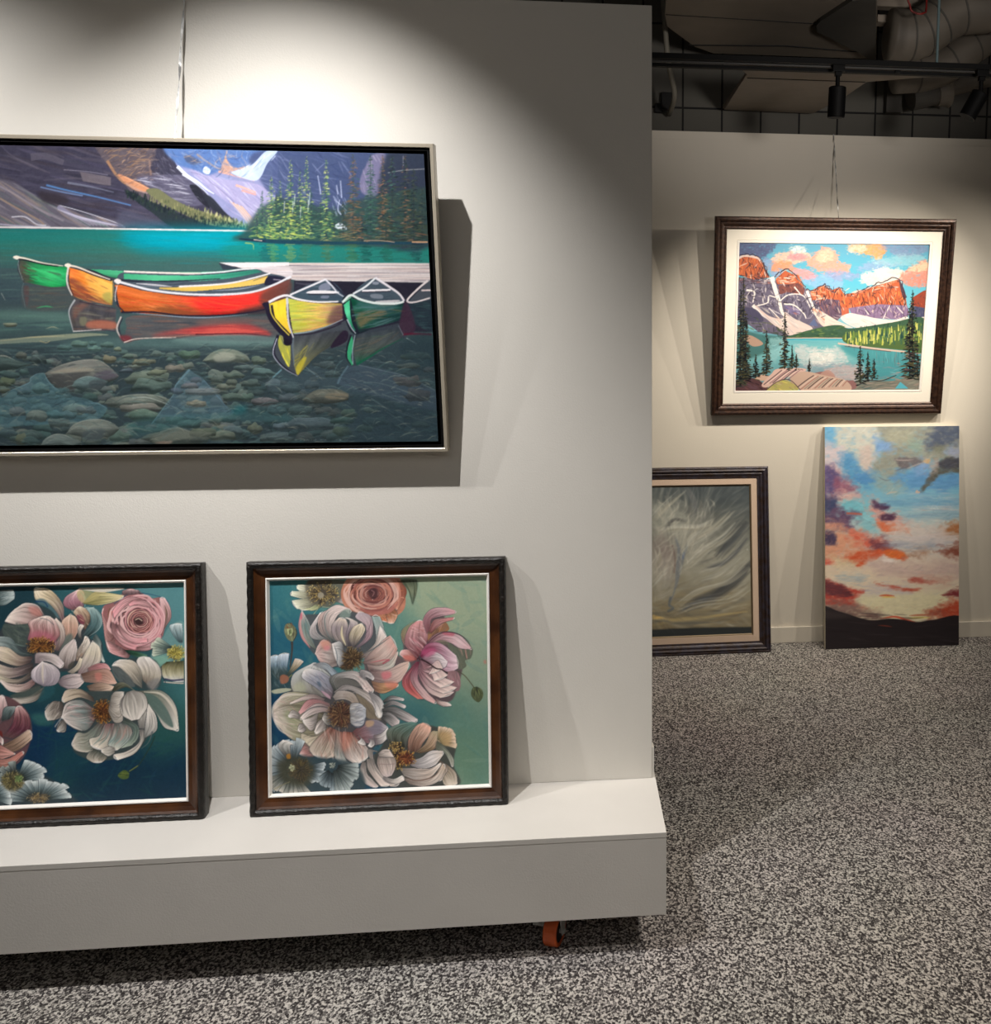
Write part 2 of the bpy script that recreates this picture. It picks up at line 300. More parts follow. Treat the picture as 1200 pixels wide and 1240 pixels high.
    A.dabs([(640, 520), (1300, 520), (1300, 590), (700, 600)], 60, .01, 170, 7, [(0, 156, 176), (0, 150, 160), (10, 160, 184)], .4, .02)
    A.st([(-420, 488), (300, 497), (900, 507), (1310, 513)], 8, (226, 222, 222), .95)
    # --- wooded point on the right
    A.fr(280, 175, 4.8)
    back = [(150, 30), (1200, 50), (1200, 560), (100, 545)]
    A.poly([(190, 30), (1200, 45), (1160, 560), (700, 560), (600, 440), (330, 330), (170, 210)], (70, 82, 120), .92, blur=8)
    A.dabs([(200, 40), (700, 50), (680, 320), (300, 330), (170, 200)], 120, .6, 100, 8, [(60, 74, 116), (90, 102, 142), (112, 120, 156), (52, 62, 98), (132, 140, 176)], .55, .35)
    A.poly([(0, 165), (60, 150), (130, 110), (200, 40), (270, 35), (210, 110), (170, 190), (120, 210)], (188, 202, 230), .9); A.dabs([(0, 165), (130, 110), (200, 40), (270, 35), (170, 190)], 40, -.8, 80, 6, [(220, 230, 244), (160, 182, 220), (140, 160, 206)], .8)
    A.poly([(750, 200), (790, 110), (820, 60), (900, 60), (880, 200), (840, 300), (760, 280)], (122, 118, 150), .9, blur=3)
    A.dabs([(750, 200), (800, 80), (900, 60), (880, 200), (760, 280)], 30, 1.2, 70, 6, [(160, 154, 178), (100, 96, 130), (180, 172, 190)], .6)
    A.poly([(900, 60), (1200, 60), (1200, 560), (880, 560)], (48, 56, 72), .85, blur=10)
    A.poly([(80, 500), (180, 360), (330, 320), (600, 380), (700, 330), (1200, 260), (1200, 575), (90, 562)], (52, 74, 72), .85, blur=10)
    A.st([(910, 165), (1000, 150), (1130, 142)], 5, (170, 170, 170), .7); A.st([(1000, 65), (1000, 125)], 5, (150, 150, 166), .7)
    for q in ([(503, 180), (515, 250), (520, 290)], [(612, 235), (620, 290)], [(635, 210), (642, 310)], [(600, 320), (650, 362)], [(630, 320), (620, 380), (640, 410)]): A.st(q, 5, (186, 194, 220), .8, 7)
    A.poly([(600, 480), (630, 455), (670, 480), (660, 500)], (214, 222, 232), .9); A.dabs([(590, 300), (670, 320), (660, 420), (600, 400)], 22, 1.1, 50, 8, [(140, 150, 186), (180, 190, 216)], .5)
    Yg = [(196, 206, 104), (150, 180, 96), (104, 146, 96), (60, 104, 82), (216, 220, 130), (70, 110, 90)]
    Dg = [(54, 92, 82), (70, 108, 92), (40, 70, 66), (92, 120, 96), (46, 80, 80)]
    Bg = [(146, 104, 78), (96, 82, 66), (70, 78, 70), (120, 96, 70), (54, 72, 66), (160, 112, 84)]
    Kg = [(40, 58, 60), (52, 70, 66), (62, 78, 66), (34, 44, 54), (70, 76, 60)]
    trees = [(465, 260, 545, 150, Dg), (600, 360, 540, 110, Dg), (650, 330, 540, 80, Kg), (520, 330, 540, 150, Dg), (1060, 140, 560, 200, Kg), (1110, 260, 565, 180, Kg), (1010, 70, 560, 180, Kg+Bg[:2]), (935, 70, 560, 200, Kg+Dg[:2]),
             (180, 270, 545, 110, Dg+Yg[2:4]), (232, 190, 548, 130, Yg), (285, 210, 550, 110, Yg+Dg), (345, 92, 548, 130, Yg), (400, 150, 548, 110, Yg+Dg), (438, 75, 540, 120, Yg+Dg[:2]), (553, 85, 545, 130, Yg+Dg[:1]),
             (880, 62, 560, 150, Bg+Kg[:2]), (708, 58, 550, 190, Bg+Dg[:1]), (810, 60, 560, 180, Dg+[(36, 60, 58)]), (150, 400, 550, 100, Yg+Dg), (320, 380, 553, 150, Yg+Dg), (225, 420, 553, 130, Yg+Dg), (760, 420, 562, 200, Bg+Kg), (420, 400, 553, 200, Dg+Yg[:2]), (900, 400, 566, 260, Kg), (1060, 380, 566, 260, Kg+Bg[:1])]
    for x, yt, yb, w, c in trees: A.fir(x, yt, yb, w, c, n=int((yb-yt)/8), trunk=(50, 52, 62), k=6.5, tw=5, a=.8)
    for q in [(350, 60), (395, 90), (440, 50), (300, 60), (360, 20), (447, 10)]: A.st([(q[0]+10, 330+q[1]-60), (q[0]+6, 400+q[1]-60)], 6, (200, 206, 214), .7, 3)
    A.dabs([(120, 480), (420, 460), (420, 550), (110, 545)], 90, .1, 30, 6, Yg[:4], .8, .2); A.dabs([(600, 520), (720, 500), (720, 560), (500, 555)], 30, -.1, 70, 5, [(150, 130, 90), (110, 110, 84), (176, 150, 100)], .7)
    A.poly([(45, 546), (130, 545), (420, 560), (700, 566), (1145, 566), (1145, 578), (700, 582), (300, 578), (90, 560)], (30, 66, 84), .9)
    A.st([(45, 548), (90, 553), (200, 562)], 6, (40, 40, 60), .9); A.st([(130, 553), (180, 560)], 5, (220, 196, 180), .9); A.st([(1050, 567), (1142, 568)], 9, (206, 156, 120), .9); A.st([(770, 560), (860, 558), (950, 568)], 5, (190, 160, 140), .8)
    for q in [(200, 330, (30, 84, 90)), (430, 90, (70, 110, 84)), (560, 90, (100, 108, 70)), (700, 90, (84, 110, 70)), (780, 110, (30, 70, 70)), (900, 90, (40, 84, 70)), (1080, 90, (34, 50, 60)), (240, 70, (120, 150, 80)), (340, 80, (150, 160, 90))]:
        x, c = q[0], q[2]
        for i in range(13): A.st([(x-r.uniform(8, 45), 580+i*8), (x+r.uniform(8, 45), 581+i*8)], 5, np.array(c)+r.normal()*12, .6)
    A.st([(80, 572), (125, 580), (130, 612)], 9, (190, 190, 100), .7, 3); A.dabs([(720, 590), (1140, 585), (1140, 680), (720, 680)], 60, 0, 60, 6, [(30, 74, 76), (50, 96, 80), (36, 104, 96)], .5, .03)
    # --- near water and river stones
    A.fr(0, 290, 6.6667)
    A.poly([(-640, 250), (300, 230), (3700, 380), (3700, 1700), (-640, 1700)], (66, 80, 84), sm=False, grad=([(66, 92, 92), (60, 74, 82), (64, 80, 84), (72, 98, 98), (58, 72, 76), (52, 66, 72)], (0, 260), (0, 980)))
    A.poly([(-640, 230), (540, 230), (900, 250), (600, 460), (-640, 470)], (64, 84, 90), .8, blur=40)
    A.dabs([(-640, 240), (560, 240), (560, 900), (-640, 900)], 170, .0, 260, 16, [(74, 92, 96), (56, 68, 80), (84, 110, 106), (60, 74, 86), (94, 128, 118)], .4, .03)
    A.poly([(-640, 580), (300, 570), (560, 600), (560, 660), (200, 650), (-640, 650)], (94, 126, 118), .7, blur=24)
    def stone(x, y, w, h, top, low, a=.95, rot=0):
        k = r.normal(size=8)*.09; n = 7
        th = np.linspace(pi, 0, n); up_ = np.stack([np.cos(th)*w/2, -np.abs(np.sin(th))**.8*h*.62], -1); dn = np.stack([np.cos(th)*w/2*.96, np.abs(np.sin(th))**.6*h*.38], -1)
        up_[1:-1] *= (1+r.normal(size=(n-2, 1))*.15); dn[1:-1] *= (1+r.normal(size=(n-2, 1))*.16)
        c, s_ = np.cos(rot), np.sin(rot); Rm = np.array([[c, s_], [-s_, c]])
        up_ = up_@Rm+[x, y]; dn = dn@Rm+[x, y]
        top = np.array(top, float)+r.normal()*5; low = np.array(low, float)
        A.loft(up_, dn, [(top+low)/2, top, top*.97, (top+low)/2], gt=[1.05, 1.0, .86, .66*low.mean()/max(top.mean(), 1)*1.5, .5], amp=16, fq=6, a=a, along=3)
        A.st([tuple(q) for q in up_[2:6]], max(2, w*.02), np.minimum(top*1.16+8, 255), .55*a)
        if w > 60:
            for j in range(int(w/40)):
                u = r.uniform(.1, .7); x0 = x+w*(u-.5); y0 = y-h*.3*np.sin(u*pi)*r.uniform(.3, 1.2)
                A.st([(x0, y0), (x0+w*.12, y0-h*.05), (x0+w*.24, y0+h*.05)], h*.07, top*r.uniform(.7, 1.2), .4*a, both=True)
    def bed(x0, y0, x1, y1, n, w0, w1, cols, a=.8, lowk=.45):
        for i in range(n):
            v = (i+r.random())/n; y = y0+(y1-y0)*v; x = x0+(x1-x0)*r.random(); w = (w0+(w1-w0)*v)*r.uniform(.5, 1.5)
            c = np.array(cols[r.integers(len(cols))], float); stone(x, y, w, w*r.uniform(.35, .6), c, c*lowk, a, r.normal()*.12)
    A.fr(0, 400, 6.6667)
    sc = [(104, 124, 118), (90, 108, 104), (126, 138, 126), (78, 94, 98), (138, 140, 124), (84, 112, 106), (112, 112, 110)]
    A.poly([(-640, 150), (3600, 100), (3600, 1000), (-640, 1000)], (48, 56, 62), .75, sm=False)
    A.dabs([(-640, 100), (1000, 60), (3000, 60), (3000, 200), (-640, 230)], 120, 0, 240, 14, [(84, 108, 108), (70, 90, 96), (104, 130, 124), (60, 74, 82)], .5, .04)
    bed(-640, 180, 2000, 940, 420, 60, 130, sc, .7); bed(2000, 200, 3640, 940, 190, 60, 130, [(64, 84, 88), (74, 96, 98), (84, 100, 100), (56, 74, 80), (90, 92, 90)], .6)
    A.poly([(560, 90), (900, 60), (1700, 60), (2200, 40), (2200, 130), (1400, 150), (560, 150)], (96, 126, 122), .6, blur=22)
    A.poly([(1450, 30), (2220, 20), (2220, 110), (1500, 100)], (138, 168, 160), .75, blur=26)
    # sandbar
    A.poly([(-640, 110), (0, 72), (300, 48), (700, 22), (880, 38), (700, 50), (420, 88), (200, 100), (0, 112), (-640, 150)], (140, 148, 128), .9); A.st([(-300, 105), (60, 78), (280, 55), (520, 45)], 10, (188, 178, 142), .7, both=True); A.st([(320, 85), (370, 100), (405, 86)], 6, (196, 176, 130), .9)
    for q in ((640, 118, 130, 55, (124, 152, 138)), (750, 110, 60, 34, (104, 134, 128)), (865, 125, 110, 45, (112, 142, 132)), (765, 155, 100, 40, (116, 150, 138)), (950, 158, 60, 34, (150, 158, 130)), (520, 145, 120, 40, (96, 126, 122)), (885, 240, 105, 56, (152, 140, 112)), (1030, 214, 90, 34, (110, 126, 110)), (1130, 268, 130, 48, (160, 148, 116)), (970, 262, 80, 28, (104, 110, 108)), (910, 290, 30, 18, (120, 126, 122)), (940, 290, 22, 14, (130, 130, 122)), (1010, 300, 40, 20, (120, 130, 126)), (1090, 294, 90, 24, (136, 142, 128)), (1020, 330, 120, 30, (100, 106, 118)), (170, 210, 90, 50, (110, 110, 100)), (300, 240, 140, 80, (78, 88, 88))): stone(*q[:4], q[4], np.array(q[4])*.4)
    # big boulders
    def boulder(topc, botc, tc, lc, hl=None, a=.97, n=40):
        A.loft(topc, botc, [np.array(tc)*.85, tc, np.array(tc)*.8], gt=[1.0, 1.08, .85, .55, .42], amp=20, fq=9, a=a, along=4)
        P, Q = resamp(crv(topc), 20), resamp(crv(botc), 20)
        for i in range(n):
            v = r.random()*.6; i0 = r.integers(1, 13); L = r.integers(4, 7); path = [tuple(P[j]*(1-v)+Q[j]*v) for j in (i0, i0+L//2, i0+L)]
            A.st(path, 9, np.array(tc)*r.uniform(.72, 1.22), .45, both=True)
        if hl is not None: A.st(topc[1:-1], 7, hl, .85, both=True)
    boulder([(360, 350), (480, 285), (640, 245), (780, 240), (860, 280), (920, 330), (960, 370)], [(360, 350), (420, 440), (520, 480), (640, 460), (760, 440), (900, 410), (960, 372)], (138, 132, 124), (60, 60, 60), (196, 186, 170))
    A.poly([(390, 370), (540, 345), (740, 335), (620, 400), (600, 470), (480, 470)], (72, 66, 66), .75, blur=10); A.poly([(520, 310), (700, 300), (760, 325), (560, 340), (400, 345)], (186, 168, 146), .7, blur=4)
    A.poly([(770, 350), (880, 320), (950, 370), (860, 400), (760, 400)], (96, 82, 96), .8, blur=10)
    boulder([(580, 450), (620, 400), (700, 373), (790, 385), (870, 415)], [(580, 450), (640, 480), (730, 500), (800, 480), (870, 420)], (116, 136, 136), (50, 60, 60), (170, 184, 182)); A.poly([(720, 420), (800, 400), (860, 425), (800, 480), (740, 490)], (70, 72, 76), .75, blur=6)
    boulder([(-300, 260), (-100, 215), (30, 205), (120, 240), (250, 275)], [(-300, 260), (-100, 320), (60, 320), (160, 310), (250, 278)], (84, 98, 94), (50, 50, 50), (196, 186, 168))
    stone(95, 365, 130, 60, (86, 104, 102), (40, 50, 50)); stone(50, 425, 140, 76, (104, 112, 84), (40, 50, 44)); stone(30, 490, 110, 40, (110, 110, 92), (50, 50, 50))
    # reflections of far peaks on the water
    A.poly([(-640, 640), (-300, 590), (0, 545), (80, 495), (180, 445), (245, 415), (250, 380), (350, 345), (385, 400), (450, 470), (540, 520), (700, 555), (770, 585), (820, 600), (865, 635), (760, 730), (400, 760), (-640, 800)], (86, 124, 136), .62)
    for q in ([(-20, 550), (80, 490), (190, 445), (245, 415), (248, 385), (300, 352), (355, 345)], [(355, 345), (390, 410), (450, 470), (540, 520)], [(720, 590), (790, 590), (865, 632)]): A.st(q, 8, (126, 164, 178), .75, both=True)
    A.dabs([(-640, 640), (0, 560), (250, 420), (350, 350), (540, 530), (850, 640), (600, 720), (-640, 760)], 150, .3, 90, 9, [(96, 136, 142), (70, 100, 116), (112, 150, 152), (80, 118, 122)], .4, .8)
    for i in range(50): 
        x, y = r.uniform(-600, 800), r.uniform(480, 700)
        if y > 800-x*.3-420*np.exp(-((x-300)/260)**2): stone(x, y, r.uniform(50, 120), r.uniform(30, 55), (98, 130, 134), (60, 90, 98), .55)
    for q in ((330, 480, 140, 80, (100, 134, 134)), (200, 500, 110, 60, (100, 124, 134)), (140, 665, 130, 70, (122, 130, 132)), (310, 700, 190, 80, (138, 146, 136)), (480, 755, 170, 80, (124, 136, 132)), (600, 650, 190, 90, (120, 142, 138)), (700, 650, 160, 60, (116, 128, 132)), (540, 690, 160, 60, (94, 124, 130)), (450, 690, 120, 60, (86, 124, 130)), (60, 830, 170, 70, (84, 104, 110)), (250, 860, 200, 90, (84, 100, 98)), (170, 890, 90, 90, (110, 112, 88)), (250, 900, 150, 60, (80, 100, 100)), (-300, 700, 200, 90, (104, 126, 130)), (-450, 850, 220, 100, (110, 120, 120)), (-150, 880, 220, 100, (100, 112, 110)), (960, 870, 160, 90, (98, 118, 106)), (1150, 905, 130, 50, (130, 130, 124))): stone(*q[:4], q[4], np.array(q[4])*.5, .85)
    boulder([(540, 830), (590, 765), (680, 730), (800, 720), (900, 745), (960, 790)], [(540, 832), (620, 850), (700, 870), (800, 880), (900, 850), (960, 800)], (142, 144, 134), (60, 60, 60), (186, 186, 172)); A.poly([(660, 840), (720, 800), (840, 800), (820, 880), (700, 890)], (78, 84, 88), .7, blur=10)
    boulder([(335, 925), (360, 880), (430, 845), (500, 840), (580, 870), (660, 905)], [(335, 928), (420, 950), (500, 960), (600, 960), (660, 910)], (120, 128, 124), (60, 60, 60), (190, 190, 178))
    A.fr(160, 400, 6.316)
    boulder([(540, 235), (600, 180), (680, 145), (780, 150), (870, 190), (900, 230)], [(540, 236), (620, 250), (720, 250), (820, 250), (900, 235)], (150, 154, 136), (50, 50, 50)); A.poly([(620, 200), (690, 165), (770, 180), (790, 215), (700, 245), (640, 240)], (196, 192, 172), .7, blur=8)
    A.poly([(560, 250), (860, 250), (820, 320), (640, 310)], (46, 50, 56), .8, blur=12)
    for q in ((100, 380, 330, 110, (128, 138, 120)), (150, 440, 300, 110, (100, 118, 108)), (40, 560, 500, 110, (148, 150, 136)), (70, 600, 320, 70, (158, 148, 136)), (100, 660, 260, 90, (110, 134, 116)), (330, 300, 150, 60, (164, 150, 134)), (100, 250, 150, 50, (140, 136, 112)), (180, 330, 140, 50, (128, 130, 104)), (440, 195, 160, 60, (110, 136, 112)), (650, 370, 130, 110, (132, 140, 128)), (780, 350, 170, 60, (118, 128, 112)), (900, 290, 240, 40, (110, 126, 126)), (1010, 330, 200, 60, (104, 130, 126)), (970, 235, 110, 60, (120, 132, 112)), (910, 410, 140, 50, (104, 118, 112)), (720, 440, 150, 50, (130, 130, 112)), (760, 405, 90, 40, (118, 122, 106)), (760, 520, 130, 60, (100, 116, 104)), (880, 520, 100, 60, (96, 116, 104)), (1070, 430, 110, 80, (116, 128, 134)), (1020, 550, 220, 60, (134, 122, 124)), (460, 420, 150, 50, (124, 116, 124)), (530, 475, 260, 60, (136, 138, 140)), (490, 570, 170, 56, (170, 152, 120)), (640, 690, 120, 80, (150, 148, 128)), (940, 760, 120, 80, (122, 124, 104)), (780, 780, 140, 80, (98, 112, 116)), (680, 815, 200, 70, (130, 134, 116)), (330, 830, 540, 110, (124, 124, 112)), (1100, 830, 240, 70, (112, 124, 122)), (540, 790, 200, 60, (112, 116, 96)), (430, 720, 180, 70, (90, 116, 112)), (1150, 740, 140, 60, (110, 124, 134)), (740, 680, 110, 60, (86, 110, 108))): stone(*q[:4], q[4], np.array(q[4])*.4, .88)
    A.st([(0, 515), (120, 515), (230, 550), (350, 600)], 8, (206, 210, 200), .8, 3); A.poly([(150, 850), (320, 780), (560, 775), (600, 800), (400, 830), (250, 860)], (126, 126, 112), .6, blur=6); A.poly([(170, 860), (300, 845), (280, 870)], (176, 136, 116), .7, blur=5)
    A.poly([(430, 300), (480, 330), (540, 370), (600, 440), (670, 490), (700, 560), (780, 630), (600, 680), (260, 660), (145, 720), (220, 620), (280, 540), (320, 480), (330, 420), (390, 340)], (96, 128, 148), .5)
    A.dabs([(430, 300), (540, 370), (600, 440), (700, 560), (780, 630), (300, 680), (145, 720), (320, 480), (330, 420)], 120, -.2, 60, 8, [(110, 140, 160), (84, 104, 130), (120, 152, 164), (76, 112, 120)], .45, .8)
    A.st([(440, 300), (395, 350), (335, 420), (318, 480)], 16, (124, 158, 176), .7, 8); A.st([(318, 490), (250, 580), (150, 715)], 5, (130, 166, 176), .7); A.st([(540, 370), (600, 440), (650, 500), (740, 610)], 12, (112, 144, 166), .55, both=True)
    for q in ((440, 430, 130, 40, (134, 126, 130)), (540, 475, 240, 44, (150, 150, 150)), (490, 385, 90, 40, (120, 120, 134)), (490, 565, 150, 50, (170, 152, 124)), (350, 470, 90, 50, (104, 112, 130))): stone(*q[:4], q[4], np.array(q[4])*.5, .7)
    A.poly([(760, 600), (860, 570), (880, 620), (800, 650)], (30, 110, 118), .7, blur=20); A.poly([(0, 700), (400, 640), (700, 640), (1100, 600), (1200, 640), (1200, 700), (600, 700), (200, 780), (0, 820)], (64, 108, 112), .5, blur=18)
    A.fr(330, 420, 5.4545)
    A.poly([(500, 0), (1100, 0), (1120, 640), (600, 640), (430, 300)], (50, 66, 76), .55, blur=30)
    A.poly([(0, 220), (60, 150), (160, 190), (260, 120), (440, 200), (620, 330), (440, 300), (0, 300)], (80, 98, 112), .4, blur=12)
    A.poly([(430, 245), (460, 180), (520, 120), (560, 115), (740, 150), (860, 190), (960, 240), (1080, 300), (1080, 420), (700, 330), (560, 290)], (72, 84, 102), .7, blur=6)
    A.st([(0, 205), (60, 150)], 10, (130, 176, 190), .8); A.st([(430, 245), (455, 190), (500, 125)], 12, (114, 142, 158), .6); A.st([(560, 118), (740, 160), (870, 190), (1000, 250), (1080, 292)], 5, (130, 144, 150), .6); A.st([(215, 130), (300, 200)], 5, (120, 144, 160), .7)
    boulder([(200, 350), (260, 300), (330, 280), (440, 285), (500, 310)], [(200, 352), (260, 370), (400, 372), (500, 350)], (120, 116, 104), (50, 50, 50)); A.poly([(350, 320), (400, 305), (490, 310), (485, 345), (360, 345)], (152, 132, 106), .7, blur=6)
    for q in ((370, 125, 120, 50, (96, 108, 110)), (400, 185, 100, 44, (88, 104, 104)), (105, 345, 120, 60, (100, 108, 116)), (180, 425, 150, 60, (96, 116, 116)), (200, 465, 110, 22, (84, 106, 104)), (30, 430, 130, 70, (80, 104, 110)), (505, 445, 110, 46, (96, 116, 104)), (240, 520, 330, 90, (98, 112, 120)), (460, 490, 160, 50, (80, 106, 100)), (460, 565, 130, 60, (84, 100, 84)), (610, 545, 100, 50, (84, 104, 92)), (680, 500, 180, 60, (74, 96, 98)), (50, 600, 190, 60, (90, 104, 108)), (900, 130, 160, 30, (100, 108, 104)), (940, 65, 200, 40, (96, 112, 104)), (900, 240, 170, 70, (108, 98, 96)), (950, 330, 170, 80, (84, 82, 86)), (980, 520, 120, 40, (74, 92, 88)), (1030, 155, 60, 40, (90, 94, 100)), (650, 425, 90, 30, (88, 106, 98)), (120, 280, 140, 50, (84, 100, 106)), (260, 260, 90, 60, (84, 98, 106))): stone(*q[:4], q[4], np.array(q[4])*.55, .75)
    for q in ([(600, 235), (700, 240), (840, 280), (1000, 350), (1080, 375)], [(820, 425), (940, 470), (1090, 512)], [(740, 420), (860, 500), (970, 580)], [(650, 340), (740, 400), (800, 440)], [(620, 90), (740, 105), (860, 125)], [(720, 310), (800, 340), (870, 365)]): A.st(q, 7, (118, 132, 134), .55, 3)
    A.poly([(600, 430), (1100, 400), (1100, 640), (500, 640)], (44, 58, 70), .45, blur=24)
    for i in range(26): x = 130+r.random()*360; A.st([(x, 610+r.random()*12), (x+8, 614)], 3, (170, 186, 186), .6)
    A.fr(0, 400, 6.6667)
    A.poly([(-640, 60), (3640, 60), (3640, 980), (-640, 980)], (70, 96, 100), .26, sm=False)
    A.dabs([(-640, 120), (3600, 120), (3600, 960), (-640, 960)], 520, 0, 130, 9, [(96, 130, 130), (52, 66, 74), (120, 140, 134), (74, 104, 104), (140, 146, 134), (44, 54, 60)], .42, .35, bend=-.25)
    A.fr(0, 400, 6.6667); A.dabs([(-640, 160), (3600, 160), (3600, 960), (-640, 960)], 900, .0, 60, 5, [(34, 44, 50), (150, 164, 152), (60, 80, 82), (110, 140, 136), (176, 176, 156)], .5, .3, bend=-.35)
    # --- jetty
    A.fr(280, 175, 4.8)
    A.poly([(-70, 690), (0, 686), (1260, 690), (1260, 812), (380, 790), (60, 720)], (206, 198, 198), sm=False)
    A.dabs([(-60, 688), (1250, 692), (1250, 800), (400, 790)], 150, .0, 260, 6, [(236, 228, 226), (180, 166, 168), (212, 186, 178), (150, 140, 148), (226, 206, 196)], .6, .01, sm=False)
    for y in (703, 722, 747, 771): A.st([(0, y), (600, y+1), (1250, y+2)], 3, (120, 112, 122), .7)
    A.fr(310, 310, 5.217)
    A.poly([(240, 155), (1200, 170), (1200, 480), (240, 480)], (44, 44, 58), sm=False); A.poly([(470, 175), (1110, 180), (1110, 240), (600, 240)], (38, 36, 50), .8, blur=6)
    A.st([(250, 170), (330, 180), (400, 182)], 9, (90, 90, 104), .6); A.dabs([(250, 170), (420, 180), (300, 215), (250, 210)], 12, .05, 60, 6, [(110, 106, 122), (60, 60, 76)], .7)
    A.fr(150, 290, 6)
    A.poly([(690, 170), (820, 200), (860, 212), (720, 220)], (52, 62, 74), sm=False); A.st([(690, 175), (760, 182), (830, 208)], 6, (40, 46, 56)); A.poly([(690, 168), (1200, 166), (1200, 190), (880, 205), (790, 195)], (226, 220, 222), sm=False); A.st([(960, 225), (1200, 228)], 5, (160, 150, 160), .6); A.poly([(930, 205), (1200, 205), (1200, 290), (1050, 262)], (210, 202, 206)); A.dabs([(900, 205), (1200, 200), (1200, 280), (1040, 260)], 26, 0, 150, 5, [(240, 234, 232), (176, 164, 170), (214, 190, 184)], .6, .01)
    # reflections
    A.fr(0, 290, 6.6667)
    A.poly([(180, 380), (240, 375), (560, 385), (600, 420), (560, 560), (215, 560)], (78, 84, 84), .7, blur=8); A.poly([(195, 380), (235, 390), (220, 540), (200, 470)], (92, 70, 72), .7, blur=5)
    A.dabs([(200, 390), (560, 390), (560, 560), (220, 560)], 34, 0, 120, 10, [(90, 94, 86), (70, 80, 84), (100, 110, 96), (96, 82, 76)], .6, .03); A.st([(295, 552), (370, 540), (430, 548)], 10, (70, 170, 110), .85, both=True); A.st([(190, 350), (178, 420), (205, 550)], 4, (110, 126, 134), .7)
    A.st([(10, 432), (42, 490)], 6, (150, 156, 150), .9, 3); stone(85, 692, 110, 36, (130, 138, 118), (60, 74, 78)); A.st([(370, 720), (425, 706), (475, 720)], 7, (160, 162, 136), .9, both=True)
    A.loft([(600, 480), (560, 560), (565, 640), (590, 742)], [(935, 560), (935, 620), (930, 680), (935, 735)], [(84, 80, 84), (78, 78, 84), (84, 80, 80), (92, 90, 92)], amp=16, fq=12)
    A.poly([(590, 560), (640, 520), (720, 520), (640, 590), (600, 650)], (140, 92, 78), .6, blur=12); A.dabs([(620, 500), (940, 560), (930, 720), (600, 730)], 50, .05, 120, 12, [(96, 84, 80), (70, 70, 80), (120, 116, 104), (104, 80, 76)], .6, .05)
    A.poly([(700, 670), (800, 650), (930, 670), (930, 720), (720, 715)], (186, 110, 88), .75, blur=7); A.poly([(645, 630), (700, 630), (690, 690), (650, 690)], (128, 128, 104), .7, blur=6)
    A.st([(605, 486), (562, 560), (560, 620), (592, 742)], 15, (176, 180, 184), .9, 6); A.st([(590, 742), (700, 735), (820, 725)], 9, (210, 206, 206), .9, 5); A.st([(820, 728), (935, 742)], 8, (60, 60, 76), .8)
    A.fr(150, 290, 6)
    refl = [(60, 555), (20, 640), (10, 720), (40, 742), (180, 720), (400, 720), (700, 690), (900, 690), (1100, 712), (1110, 640), (1060, 560), (900, 560), (560, 560)]
    A.poly(refl, (84, 86, 90)); A.dabs(refl, 150, .02, 170, 12, [(96, 90, 90), (70, 74, 82), (110, 104, 100), (124, 92, 84), (84, 96, 98)], .55, .04)
    A.poly([(430, 650), (620, 620), (860, 610), (1010, 650), (1070, 700), (900, 690), (600, 690), (400, 690), (200, 700)], (180, 70, 70), .85, blur=12); A.poly([(520, 655), (700, 640), (900, 650), (940, 680), (700, 688), (500, 685)], (214, 92, 84), .8, blur=8)
    A.dabs([(430, 650), (860, 615), (1050, 700), (420, 692)], 40, .03, 140, 9, [(226, 100, 88), (160, 60, 66), (200, 86, 78)], .6, .03); A.poly([(560, 590), (900, 575), (900, 610), (560, 615)], (128, 92, 88), .6, blur=12)
    A.st([(210, 712), (340, 706), (480, 695)], 5, (190, 130, 110), .7); A.st([(-20, 560), (-50, 640), (-30, 700), (20, 745)], 12, (206, 190, 186), .9, 8); A.st([(-10, 570), (-34, 640), (-14, 720), (20, 745)], 9, (50, 48, 62), .9); A.poly([(-30, 700), (40, 700), (60, 735), (0, 745)], (130, 46, 54), .7, blur=8)
    A.st([(0, 748), (90, 722), (240, 715), (380, 712)], 7, (226, 214, 204), .95, 4); A.st([(520, 690), (860, 684), (1000, 694), (1080, 708)], 8, (70, 30, 44), .9, 3); A.poly([(480, 705), (1090, 700), (1090, 740), (700, 735), (480, 730)], (92, 110, 112), .7, blur=8)
    # --- three canoes lying side on
    A.fr(0, 290, 6.6667)
    A.loft([(155, 160), (290, 185), (420, 210), (545, 225)], [(190, 345), (290, 365), (420, 385), (530, 380)], [(70, 80, 72), (46, 150, 92), (58, 190, 112), (40, 160, 96)], gt=[.9, 1.05, 1, .9], amp=22, fq=8)
    A.poly([(160, 170), (220, 190), (250, 240), (230, 330), (185, 335), (150, 240)], (84, 84, 74), .8, blur=10); A.dabs([(170, 180), (420, 220), (520, 370), (200, 340)], 46, .35, 120, 12, [(60, 200, 120), (40, 150, 90), (70, 96, 76), (50, 176, 104)], .6, .1)
    A.dabs([(160, 180), (280, 220), (300, 350), (190, 330)], 20, .3, 80, 10, [(90, 86, 70), (60, 64, 62), (100, 92, 66)], .7); A.st([(190, 345), (300, 368), (420, 388), (540, 380)], 9, (80, 76, 80), .8)
    A.st([(158, 165), (146, 240), (170, 300), (195, 345)], 10, (50, 54, 66), .9, 5); A.st([(150, 165), (150, 230), (185, 330)], 4, (180, 190, 190), .7)
    A.st([(130, 152), (230, 172), (350, 200), (470, 216)], 12, (30, 34, 46)); A.st([(110, 142), (200, 152), (340, 188), (510, 214)], 17, (238, 226, 210), 1, 6); A.poly([(105, 145), (130, 130), (160, 140), (140, 162)], (238, 228, 214))
    A.loft([(680, 240), (900, 250), (1120, 262), (1700, 262), (2050, 236)], [(860, 300), (1000, 330), (1250, 345), (1700, 330), (2040, 255)], [(70, 170, 124), (84, 182, 136), (76, 176, 132), (80, 180, 140), (50, 130, 110)], gt=[1, 1, .8, .4], amp=14, fq=8)
